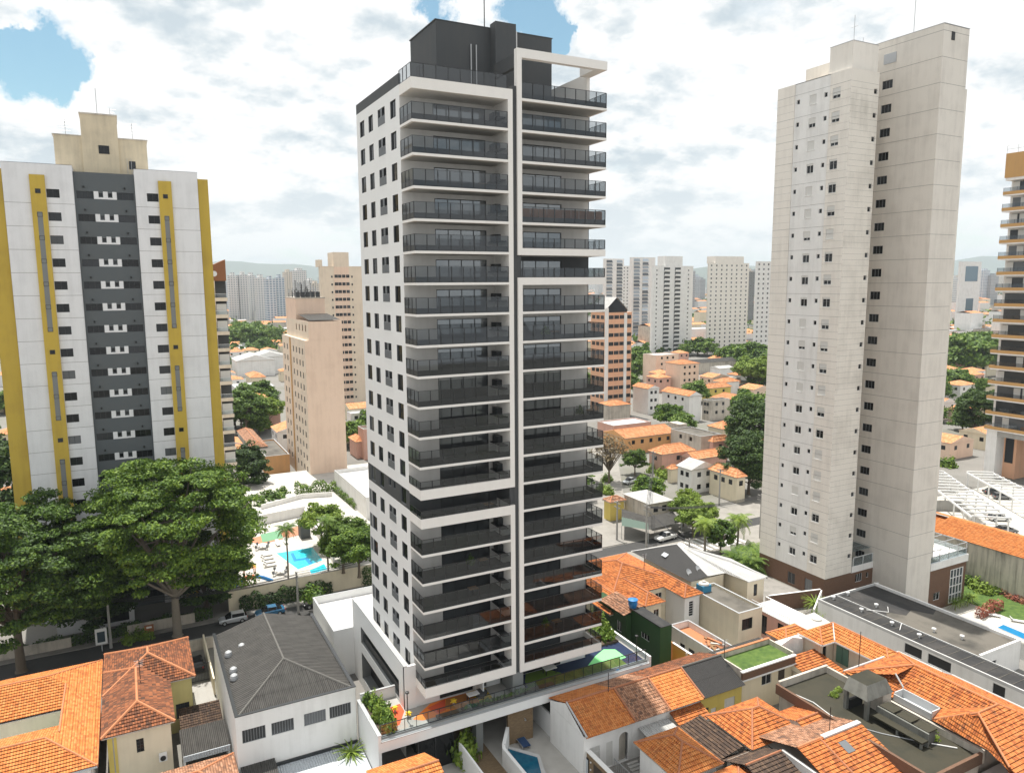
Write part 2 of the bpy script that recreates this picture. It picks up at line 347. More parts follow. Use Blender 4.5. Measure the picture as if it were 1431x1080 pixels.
# ------------------------------------------------------------------ builders
COL = scene.collection
def worg(o):
    v = Vector((0, 0, 0))
    while o is not None: v += o.location; o = o.parent
    return v
class MB:
    def __init__(s): s.v = []; s.f = []; s.m = []; s.ms = []
    def mi(s, m):
        if m not in s.ms: s.ms.append(m)
        return s.ms.index(m)
    def face(s, pts, m):
        i = len(s.v); s.v.extend([tuple(p) for p in pts]); s.f.append(tuple(range(i, i + len(pts)))); s.m.append(s.mi(m)); return s
    def box(s, x0, x1, y0, y1, z0, z1, m, skip=''):
        if x0 > x1: x0, x1 = x1, x0
        if y0 > y1: y0, y1 = y1, y0
        if z0 > z1: z0, z1 = z1, z0
        a = [(x0, y0, z0), (x1, y0, z0), (x1, y1, z0), (x0, y1, z0), (x0, y0, z1), (x1, y0, z1), (x1, y1, z1), (x0, y1, z1)]
        i = len(s.v); s.v.extend(a); k = s.mi(m)
        for t, q in (('b', (0, 3, 2, 1)), ('t', (4, 5, 6, 7)), ('f', (0, 1, 5, 4)), ('r', (1, 2, 6, 5)), ('k', (2, 3, 7, 6)), ('l', (3, 0, 4, 7))):
            if t in skip: continue
            s.f.append(tuple(i + j for j in q)); s.m.append(k)
        return s
    def obox(s, c, d, w, h, z0, m):
        """box whose long axis runs c -> d (2d points), width w, from z0 up by h"""
        a = Vector((c[0], c[1], 0)); b = Vector((d[0], d[1], 0)); n = (b - a).normalized(); p = Vector((-n.y, n.x, 0)) * (w / 2)
        return s.prism([a - p, b - p, b + p, a + p], z0, z0 + h, m)
    def prism(s, poly, z0, z1, m, mtop=None, bottom=True):
        n = len(poly); P = [(p[0], p[1]) for p in poly]
        ar = sum(P[i][0] * P[(i + 1) % n][1] - P[(i + 1) % n][0] * P[i][1] for i in range(n))
        if ar < 0: P.reverse()
        for i in range(n):
            a, b = P[i], P[(i + 1) % n]
            s.face([(a[0], a[1], z0), (b[0], b[1], z0), (b[0], b[1], z1), (a[0], a[1], z1)], m)
        s.face([(p[0], p[1], z1) for p in P], mtop or m)
        if bottom: s.face([(p[0], p[1], z0) for p in reversed(P)], m)
        return s
    def tube(s, pts, r, m, n=6, r1=None, cap=True):
        pts = [Vector(p) for p in pts]; k = s.mi(m); base = len(s.v); L = len(pts)
        for i, p in enumerate(pts):
            d = (pts[min(i + 1, L - 1)] - pts[max(i - 1, 0)]).normalized()
            a = d.cross(Vector((0, 0, 1)) if abs(d.z) < 0.9 else Vector((1, 0, 0))).normalized(); b = d.cross(a)
            rr = r if r1 is None else r + (r1 - r) * i / max(1, L - 1)
            for j in range(n):
                t = 2 * math.pi * j / n; s.v.append(tuple(p + a * (rr * math.cos(t)) + b * (rr * math.sin(t))))
        for i in range(L - 1):
            for j in range(n):
                q = (base + i * n + j, base + i * n + (j + 1) % n, base + (i + 1) * n + (j + 1) % n, base + (i + 1) * n + j)
                s.f.append(q); s.m.append(k)
        if cap:
            s.f.append(tuple(base + j for j in range(n))); s.m.append(k)
            s.f.append(tuple(base + (L - 1) * n + j for j in reversed(range(n)))); s.m.append(k)
        return s
    def lathe(s, c, prof, m, n=14):
        """prof: (radius, z) from bottom up"""
        base = len(s.v); k = s.mi(m)
        for r, z in prof:
            for j in range(n):
                t = 2 * math.pi * j / n; s.v.append((c[0] + r * math.cos(t), c[1] + r * math.sin(t), c[2] + z))
        for i in range(len(prof) - 1):
            for j in range(n):
                s.f.append((base + i * n + j, base + i * n + (j + 1) % n, base + (i + 1) * n + (j + 1) % n, base + (i + 1) * n + j)); s.m.append(k)
        s.f.append(tuple(base + (len(prof) - 1) * n + j for j in range(n))); s.m.append(k)
        s.f.append(tuple(base + j for j in reversed(range(n)))); s.m.append(k)
        return s
    def wall(s, face, plane, a0, a1, z0, z1, ops, m, depth=0.18, mr=None):
        """wall facing -v (face 'v', a = u) or -u (face 'u', a = v) with real openings (a0,a1,z0,z1)"""
        ops = [o for o in ops if o[1] > a0 and o[0] < a1 and o[3] > z0 and o[2] < z1]
        xs = sorted({a0, a1} | {min(max(round(o[i], 4), a0), a1) for o in ops for i in (0, 1)})
        zs = sorted({z0, z1} | {min(max(round(o[i], 4), z0), z1) for o in ops for i in (2, 3)})
        P = (lambda a, z, d: (a, plane + d, z)) if face == 'v' else (lambda a, z, d: (plane + d, a, z))
        flip = face == 'u'
        def q(pts, mm): s.face(list(reversed(pts)) if flip else pts, mm)
        for i in range(len(xs) - 1):
            run = None
            for j in range(len(zs)):
                solid = False
                if j < len(zs) - 1:
                    cx, cz = (xs[i] + xs[i + 1]) / 2, (zs[j] + zs[j + 1]) / 2
                    solid = not any(o[0] < cx < o[1] and o[2] < cz < o[3] for o in ops)
                if solid and run is None: run = zs[j]
                if not solid and run is not None:
                    q([P(xs[i], run, 0), P(xs[i + 1], run, 0), P(xs[i + 1], zs[j], 0), P(xs[i], zs[j], 0)], m); run = None
        mr = mr or m
        for b0, b1, c0, c1 in ops:
            q([P(b0, c0, 0), P(b0, c0, depth), P(b0, c1, depth), P(b0, c1, 0)][::-1], mr)
            q([P(b1, c0, 0), P(b1, c0, depth), P(b1, c1, depth), P(b1, c1, 0)], mr)
            q([P(b0, c0, 0), P(b1, c0, 0), P(b1, c0, depth), P(b0, c0, depth)][::-1], mr)
            q([P(b0, c1, 0), P(b1, c1, 0), P(b1, c1, depth), P(b0, c1, depth)], mr)
        return s
    def mesh(s, name, o=Vector((0, 0, 0)), smooth=False):
        me = bpy.data.meshes.new(name)
        me.from_pydata([(a - o[0], b - o[1], c - o[2]) for a, b, c in s.v], [], s.f)
        for m in s.ms: me.materials.append(MATS[m])
        me.polygons.foreach_set('material_index', s.m)
        if smooth: me.polygons.foreach_set('use_smooth', [True] * len(s.f))
        me.update()
        uv = me.uv_layers.new(name='UVMap'); buf = np.zeros(len(me.loops) * 2, dtype=np.float32); co = s.v
        for p in me.polygons:
            n = p.normal
            if abs(n.z) > 0.985: t = Vector((1, 0, 0)); q = Vector((0, 1, 0))
            else:
                t = Vector((-n.y, n.x, 0)).normalized(); q = n.cross(t)
            for li in p.loop_indices:
                c = co[me.loops[li].vertex_index]
                buf[li * 2] = c[0] * t.x + c[1] * t.y + c[2] * t.z; buf[li * 2 + 1] = c[0] * q.x + c[1] * q.y + c[2] * q.z
        uv.data.foreach_set('uv', buf)
        return me
    def build(s, name, parent=None, smooth=False, loc=None):
        o = worg(parent) if parent is not None else Vector(loc or (0, 0, 0))
        ob = bpy.data.objects.new(name, s.mesh(name, o, smooth)); COL.objects.link(ob)
        if parent is not None: ob.parent = parent
        else: ob.location = o
        return ob
def tag(o, label=None, cat=None, group=None, kind=None):
    if label: o['label'] = label
    if cat: o['category'] = cat
    if group: o['group'] = group
    if kind: o['kind'] = kind
    return o
def thing(name, label, cat, loc=(0, 0, 0), group=None, rz=0):
    o = bpy.data.objects.new(name, None); COL.objects.link(o); o.location = loc; o.rotation_euler = (0, 0, rz)
    o.empty_display_size = 0.5
    return tag(o, label, cat, group)
def inst(name, me, parent, loc, rz=0.0, scale=None):
    o = bpy.data.objects.new(name, me); COL.objects.link(o); o.parent = parent; o.location = loc; o.rotation_euler = (0, 0, rz)
    if scale: o.scale = scale
    return o
def copy_tree(o, parent=None):
    c = o.copy(); COL.objects.link(c); c.parent = parent
    for ch in list(o.children): copy_tree(ch, c)
    return c
def struct(name, mb): return tag(mb.build(name), kind='structure')
FRZ = {'v': 0.0, 'u': -math.pi / 2}
def facepos(face, plane, a, z, d, org):
    p = Vector((a, plane + d, z)) if face == 'v' else Vector((plane + d, a, z))
    return p - org
_wc = {}
def window_meshes(w, h, frame='dark_metal', glassm='pane_dark', cols=2, rows=1, fw=0.05):
    k = (round(w, 2), round(h, 2), frame, glassm, cols, rows, fw)
    if k in _wc: return _wc[k]
    f = MB()
    f.box(-w / 2, w / 2, 0, .06, 0, fw, frame).box(-w / 2, w / 2, 0, .06, h - fw, h, frame)
    for i in range(cols + 1):
        x = -w / 2 + (w - fw) * i / cols; f.box(x, x + fw, 0.002, .058, fw, h - fw, frame)
    for j in range(1, rows):
        z = h * j / rows; f.box(-w / 2 + fw, w / 2 - fw, 0.004, .056, z - fw / 2, z + fw / 2, frame)
    p = MB().box(-w / 2, w / 2, .03, .05, 0, h, glassm)
    _wc[k] = (f.mesh('window'), p.mesh('pane')); return _wc[k]
def window(parent, face, plane, a, z, w, h, depth=0.1, name='window', pname='pane', **kw):
    fm, pm = window_meshes(w, h, **kw)
    o = inst(name, fm, parent, facepos(face, plane, a, z, depth, worg(parent)), FRZ[face])
    inst(pname, pm, o, (0, 0, 0)); return o
# ================================================================== main residential tower
R = random.Random(4)
def main_tower():
    U0, U1, VF, VB, VK = 24.9, 46.6, 67.5, 70.8, 85.3
    t = thing('apartment_tower', 'tall white apartment tower with dark glass balconies and charcoal rooftop block', 'tower', (35, 76, 0))
    lev = [67.9 - 3 * k for k in range(21)]
    cols = [('a', 83.27, 1.65), ('b', 80.1, 1.55), ('c', 76.45, 2.3), ('d', 72.72, 1.65)]
    ops = []; H = 1.66
    for k in range(20):
        z1 = lev[k] - 0.02; z0 = z1 - H
        for n, c, w_ in cols:
            if n == 'c':
                ops += [(c - w_ / 2, c - w_ / 2 + .82, z0 + .85, z1), (c + w_ / 2 - .82, c + w_ / 2, z0 + .85, z1)]
            else: ops.append((c - w_ / 2, c + w_ / 2, z0, z1))
    low = [o for o in ops if o[3] < 27]; band = [o for o in ops if 27 < o[3] < 29]; high = [o for o in ops if o[3] > 29]
    m = MB()
    m.wall('u', U0, VB, VK, 29.0, 68.95, high, 'tower_white', .22, 'grey_panel')
    m.wall('u', U0, VB, VK, 4.0, 26.95, low, 'tower_white', .22, 'grey_panel')
    m.wall('u', U0 + .003, VB, VK, 26.95, 29.0, band, 'tower_dark', .22, 'grey_panel')
    for k in range(20):                                     # grey spandrels under the paired windows
        z0 = lev[k] - .02 - H
        if k != 13: m.box(U0 - .012, U0 + .1, 76.45 - 1.15, 76.45 + 1.15, z0, z0 + .84, 'grey_panel')
        if k != 13: m.box(U0 - .012, U0 + .1, 76.45 - .33, 76.45 + .33, z0 + .86, z0 + H, 'grey_panel')
        if k > 13: m.box(U0 - .012, U0 + .1, 84.25, 85.2, z0, z0 + H, 'grey_panel')
    m.box(U0 + .22, U1, VB + 0.2, VK, 4.0, 68.9, 'black', 'fl'); m.box(U0, U1, VK, VK + .1, 4, 68.95, 'tower_white')
    m.box(U1 - .1, U1, VB, VK, 4, 68.95, 'tower_white')
    m.build('wall', t)
    for k in range(20):
        z0 = lev[k] - .02 - H
        for n, c, w_ in cols:
            if n == 'c':
                for s in (-1, 1): window(t, 'u', U0, c + s * (w_ / 2 - .41), z0 + .85, .82, H - .85, .14, name='small_window', cols=1)
            else:
                window(t, 'u', U0, c, z0, w_, H, .12, cols=2, glassm='pane_dark' if R.random() < .75 else 'pane_grey')
    # back walls of the loggias
    m = MB()
    lo = []; ro = []
    for k in range(1, 21):
        lo.append((28.3, 34.0, lev[k] + .3, lev[k] + 2.6)); ro.append((36.7, 43.05, lev[k] + .3, lev[k] + 2.6))
    for k in range(1, 21):
        z0, z1 = lev[k], lev[k - 1]
        m.wall('v', VB, U0, 34.95, z0, z1, [lo[k - 1]], 'tower_dark' if k == 14 else 'loggia_wall', .25)
        m.wall('v', VB, 36.4, U1, z0, z1, [ro[k - 1]], 'tower_dark' if k == 6 else 'loggia_wall', .25)
    m.box(34.95, 36.4, VB, VB + .2, 4, 69, 'tower_dark')
    m.build('balcony_back_wall', t)
    m = MB().box(35.42, 35.92, VF + .2, VB, 4.9, 69.3, 'tower_dark')
    m.box(34.92, 36.43, VF + .25, VB - .01, 26.95, 28.85, 'tower_dark').box(35.425, 36.43, VF + .25, VB - .01, 50.65, 52.9, 'tower_dark')
    m.box(35.05, 36.35, VF + .1, VB - .6, 4.5, 7.9, 'stone_grey')
    m.build('spine', t)
    # white frames: fins and deep fascias
    m = MB(); f = 'fascia_white'
    for z0, z1 in ((28.85, 68.9), (7.9, 26.9)): m.box(34.9, 35.42, VF, VB, z0, z1, f)
    for z0, z1 in ((52.9, 72.85), (7.9, 50.65)): m.box(35.92, 36.45, VF, VB if z1 < 60 else VF + .6, z0, z1, f)
    m.box(35.92, 36.45, VF + .6, VB, 52.9, 68.9, f)
    for z0, z1 in ((67.9, 68.9), (28.85, 29.85), (25.9, 26.9), (7.9, 8.95)):
        m.box(U0, 34.9, VF, VF + .25, z0, z1, f); m.box(U0, U0 + .25, VF + .25, VB, z0, z1, f)
    m.box(U0 + .25, 34.9, VF + .25, VB, 67.9, 68.2, f)
    for z0, z1 in ((52.9, 53.6), (49.9, 50.65), (7.9, 8.8)):
        m.box(36.45, U1, VF, VF + .25, z0, z1, f); m.box(U1 - .25, U1, VF + .25, VB, z0, z1, f)
    m.box(36.45, 46.6, VF, VF + .6, 72.0, 72.85, f)
    m.box(45.3, 46.6, VF + .6, VB, 72.0, 72.85, f)
    m.build('frame', t)
    MB().box(46.2, 46.6, VB, 82.5, 68.95, 72.4, f).build('terrace_side_wall', t)
    # balconies
    def rail_mesh(u0, u1, side, h0, h1, dark):
        r = MB(); g = MB(); v = VF + .12; n = max(2, round((u1 - u0) / 1.22))
        r.box(u0, u1, v - .02, v + .02, h1 - .04, h1, 'dark_metal'); r.box(u0, u1, v - .02, v + .02, h0, h0 + .05, 'dark_metal')
        for i in range(n + 1):
            u = u0 + (u1 - u0 - .05) * i / n; r.box(u, u + .075, v - .03, v + .03, h0 + .05, h1 - .04, 'dark_metal')
        if dark: r.box(u0, u1, v + .002, v + .012, h0 + .05, h0 + dark, 'dark_panel')
        g.face([(u0, v, h0 + .05), (u1, v, h0 + .05), (u1, v, h1), (u0, v, h1)], 'smoked_glass')
        us = u0 + .02 if side < 0 else u1 - .02
        r.box(us - .02, us + .02, v + .02, VB, h1 - .04, h1, 'dark_metal').box(us - .02, us + .02, v + .02, VB, h0, h0 + .05, 'dark_metal')
        for k in range(1, 4):
            y = v + (VB - v - .05) * k / 3; r.box(us - .03, us + .03, y, y + .075, h0 + .05, h1 - .04, 'dark_metal')
        if dark: r.box(us - .005, us + .005, v + .02, VB, h0 + .05, h0 + dark, 'dark_panel')
        g.face([(us, VB, h0 + .05), (us, v, h0 + .05), (us, v, h1), (us, VB, h1)], 'smoked_glass')
        return r.mesh('railing'), g.mesh('railing_glass')
    def door_mesh(u0, u1):
        r = MB(); g = MB(); n = max(3, round((u1 - u0) / 1.45))
        r.box(u0, u1, VB + .06, VB + .14, 2.52, 2.6, 'dark_metal').box(u0, u1, VB + .06, VB + .14, .3, .36, 'dark_metal')
        for i in range(n + 1):
            u = u0 + (u1 - u0 - .09) * i / n; r.box(u, u + .09, VB + .062, VB + .138, .36, 2.52, 'dark_metal')
        g.box(u0, u1, VB + .09, VB + .11, .3, 2.6, 'door_glass')
        return r.mesh('sliding_door'), g.mesh('pane')
    rl = {}
    for key, a in {('L', 0): (24.9, 34.9, -1, .28, 1.86, .55), ('L', 1): (24.9, 34.9, -1, 1.0, 1.8, 0), ('R', 0): (36.45, 46.6, 1, .28, 1.86, .55), ('R', 1): (36.45, 46.6, 1, .75, 1.75, 0), ('LT', 0): (24.9, 34.9, -1, 1.0, 2.3, 0)}.items(): rl[key] = rail_mesh(*a)
    dl, dr = door_mesh(28.3, 34.0), door_mesh(36.7, 43.05)
    ac = MB().box(34.3, 34.9, 69.3, 70.5, 1.45, 2.15, 'dark_panel').box(34.05, 34.9, 68.0, 70.6, 1.33, 1.43, 'dark_metal').mesh('air_conditioner')
    og = worg(t)
    def level(side, k):
        z = lev[k]; L = side == 'L'; u0, u1 = (24.9, 34.9) if L else (36.45, 46.6)
        fas = k in ((0, 13, 14, 20) if L else (5, 6, 20))
        b = MB()
        if fas: b.box(u0 + .25, u1 - (0 if L else .25), VF + .25, VB, z + .02, z + .3, 'fascia_white')
        else: b.box(u0, u1, VF, VB, z + .04, z + .28, 'fascia_white')
        b.box(u0 + .27, u1 - .27, VF + .28, VB - .02, z + .034, z + .04, 'soffit', 't')
        sl_ = b.build('balcony', t)
        MB().box(u0 + .26, u1 - .26, VF + .27, VB - .01, z + .3, z + .315, 'floor_tile').build('floor', sl_)
        key = ('LT', 0) if (L and k == 0) else (side, 1 if fas else 0)
        inst('railing', rl[key][0], sl_, Vector((0, 0, z)) - og); inst('railing_glass', rl[key][1], sl_, Vector((0, 0, z)) - og)
        if k > 0:
            d = dl if L else dr
            inst('sliding_door', d[0], sl_, Vector((0, 0, z)) - og); inst('pane', d[1], sl_, Vector((0, 0, z)) - og)
            if L and k != 14: inst('air_conditioner', ac, sl_, Vector((0, 0, z)) - og)
        return sl_
    for k in range(21): level('L', k)
    slabs = [level('R', k) for k in range(21)]
    s4 = slabs[4]
    cur = MB()
    for i in range(20): cur.box(36.6 + i * .49, 37.06 + i * .49, VF + .35 + (i % 2) * .05, VF + .38 + (i % 2) * .05, lev[4] + .3, lev[4] + 1.7, 'rust')
    cur.build('privacy_screen', s4)
    # things on the balconies
    # roof
    m = MB().box(U0 + .3, U1, VB, VK, 68.9, 69.0, 'roof_slab').box(U0, U0 + .25, VB + .2, VK + .1, 68.95, 70.0, 'tower_dark').box(U0 + .25, U1, VK - .15, VK + .1, 68.95, 70.0, 'tower_dark')
    m.build('roof', t)
    m = MB().box(30.1, 43.7, 74.0, 81.5, 68.95, 76.5, 'tower_dark').box(36.2, 38.6, 72.7, 74, 68.95, 76.9, 'tower_dark')
    m.box(35.94, 36.42, VF + .62, 72.7, 71.2, 72.5, 'tower_dark')
    m.box(30.06, 30.1, 78.8, 79.8, 71.6, 73.3, 'black').box(30.0, 43.8, 73.96, 81.6, 76.5, 76.6, 'dark_panel')
    rb = m.build('roof_block', t)
    m = MB()
    for u in (33.9, 34.5): m.tube([(u, 73.8, 69), (u, 73.8, 74.6)], .07, 'galv')
    m.tube([(38.75, 72.9, 72), (38.75, 72.9, 76.3)], .07, 'white_plastic'); m.build('vent_pipe', t)
    MB().tube([(37.0, 77, 76.5), (37.0, 77, 81.8)], .06, 'cable', 5).build('lightning_mast', t)
    # podium wing on the left with parking slots
    m = MB(); PU = 23.6
    m.wall('u', PU, 70.3, 90.1, 0, 10.3, [(72.1, 86.5, 5.9, 8.0), (72.6, 86.5, 1.2, 4.6)], 'tower_white', 1.1, 'stone_grey')
    m.box(PU, U0, 70.3, 70.6, 4.5, 10.3, 'tower_white'); m.box(PU + .003, U0, 70.6, 88.5, 9.0, 9.1, 'pale_roof')
    m.box(PU + .012, PU + .3, 70.62, 88.5, 9.1, 10.28, 'tower_white', 'b'); m.box(PU + 1.12, PU + 1.2, 70.7, 88.4, 0.1, 8.9, 'black')
    m.box(PU - .02, PU + .34, 70.26, 88.5, 10.31, 10.4, 'galv')
    m.build('podium_wing', t)
    MB().box(PU + .3, PU + .34, 72.1, 86.5, 5.9, 6.9, 'dark_metal').build('parking_rail', t)
main_tower()

# ================================================================== left tower, white, slate and yellow
def left_tower():
    V = 126.0
    t = thing('apartment_tower', 'white apartment tower with yellow window strips and a dark slate centre bay', 'tower', (0, 133, 0))
    tops = [63.75 - 3.235 * k for k in range(20)]
    m = MB(); opsL = []; opsR = []; opsC = []; wins = []
    for k, z in enumerate(tops):
        opsL.append((-8.35, -6.75, z - 1.2, z)); wins.append((-7.55, z - 1.2, 1.6, 1.2, 'window'))
        opsR.append((4.45, 6.0, z - 1.2, z)); wins.append((5.22, z - 1.2, 1.55, 1.2, 'window'))
    m.wall('v', V, -13.45, -4.95, 0, 67.2, opsL, 'panel_white', .16); m.wall('v', V, 2.9, 11.57, 0, 67.2, opsR, 'panel_white', .16)
    m.box(-13.45, -4.95, V + .3, V + 14, 0, 67.15, 'panel_white', 'f'); m.box(2.9, 11.57, V + .3, V + 14, 0, 67.15, 'panel_white', 'f')
    for x0, x1 in ((-13.45, -4.95), (2.9, 11.57)):
        m.box(x0, x1, V, V + .3, 67.15, 67.2, 'galv')
        for z in tops: m.box(x0, x1, V - .006, V + .02, z - 2.05, z - 2.0, 'joint')
        m.box(x0, x0 + .02, V, V + .3, 0, 67.15, 'panel_white'); m.box(x1 - .02, x1, V, V + .3, 0, 67.15, 'panel_white')
    m.build('panel_wall', t)
    m = MB()
    m.box(11.57, 13.2, V + 1.5, V + 13, 0, 66.4, 'yellow_wall'); m.box(-15.9, -13.45, V + 1.5, V + 13, 0, 66.4, 'yellow_wall')
    m.build('yellow_side_wall', t)
    # slate centre with window bands
    ops = []
    for z in tops:
        zz_ = z - .05
        ops += [(-4.7, -2.55, zz_ - 1.05, zz_), (-1.9, -1.3, zz_ - .75, zz_ - .1), (-.7, -.1, zz_ - .75, zz_ - .1), (.5, 2.7, zz_ - 1.05, zz_)]
    m = MB().wall('v', V + .5, -4.95, 2.9, 0, 66.4, ops, 'slate_wall', .15)
    for z in tops:
        m.box(-2.5, .45, V + .485, V + .5, z - 1.1, z - .86, 'panel_white').box(-2.5, -1.9, V + .485, V + .5, z - .86, z, 'panel_white')
        m.box(-1.3, -.7, V + .485, V + .5, z - .86, z, 'panel_white').box(-.1, .45, V + .485, V + .5, z - .86, z, 'panel_white')
    m.box(-4.95, 2.9, V + .7, V + 14, 0, 66.4, 'slate_wall', 'f')
    m.build('slate_wall', t)
    for z in tops:
        zz_ = z - .05
        for a, w_ in ((-3.625, 2.15), (1.6, 2.2)): window(t, 'v', V + .5, a, zz_ - 1.05, w_, 1.05, .08, name='service_window', cols=3)
        for a in (-1.6, -.4): window(t, 'v', V + .5, a, zz_ - .75, .6, .65, .08, name='small_window', cols=1, frame='grey_frame')
    vm = MB().tube([(0, -.35, .12), (0, 0, .12)], .13, 'black', 8).tube([(0, -.3, .12), (0, -.3, -.05)], .1, 'black', 8).mesh('flue')
    for z in tops:
        for a in (-3.75, 1.55): inst('flue', vm, t, (a, V + .5 - 133, z + .45))
    for a, z0, w_, h, n in wins:
        window(t, 'v', V, a, z0, w_, h, .08, cols=2, glassm='pane_dark' if R.random() < .85 else 'pane_grey')
    # yellow strips with slots
    for x0, x1 in ((-10.25, -8.4), (6.05, 7.85)):
        c = (x0 + x1) / 2; st = MB(); zt = 65.6
        slots = [(1, 6), (8, 10), (12, 14), (16, 18)]
        st.box(x0, x1, V - .35, V - .002, 0, zt, 'yellow_wall')
        for a, b in slots: st.box(c - .32, c + .32, V - .365, V - .2, tops[b] - .7, tops[a] + .0, 'stone_grey')
        sp = st.build('yellow_strip', t)
        for k in range(20):
            window(sp, 'v', V - .36, c, tops[k] - .7, .66, .62, -.03, name='strip_window', cols=1)
    # rooftop
    m = MB().box(-7.14, 5.05, 130, 137, 66.4, 71.95, 'cream_wall').box(-3.58, 1.2, 129.7, 136, 66.4, 75.15, 'cream_wall')
    m.box(-7.3, 5.2, 129.9, 137.1, 71.95, 72.1, 'old_wall').box(-3.7, 1.3, 129.6, 136.1, 75.15, 75.35, 'old_wall')
    rp = m.build('penthouse', t)
    window(rp, 'v', 129.7, -.75, 69.6, 1.4, 1.2, -.06, cols=2, name='roof_window'); window(rp, 'v', 130, 2.9, 67.6, .9, 1.2, -.06, cols=1, name='roof_window')
    a = MB().tube([(-1.3, 131, 75.3), (-1.3, 131, 79.2)], .05, 'galv', 5).build('mast', t)
    for x, y, z, h in ((-5.6, 131, 72, 2.3), (3.2, 131, 72, 2.6), (.4, 131, 75.3, 1.2)):
        a = MB().tube([(x, y, z), (x, y, z + h)], .035, 'galv', 4)
        for q in range(4):
            zq = z + h - .15 - q * .45; L = .75 - .1 * (q % 2); a.tube([(x - L, y, zq), (x + L, y, zq)], .022, 'galv', 4)
        a.build('antenna', t)
    MB().box(2.2, 2.25, 129.9, 129.95, 66.4, 69.2, 'galv').box(2.75, 2.8, 129.9, 129.95, 66.4, 69.2, 'galv').build('ladder', t)
left_tower()

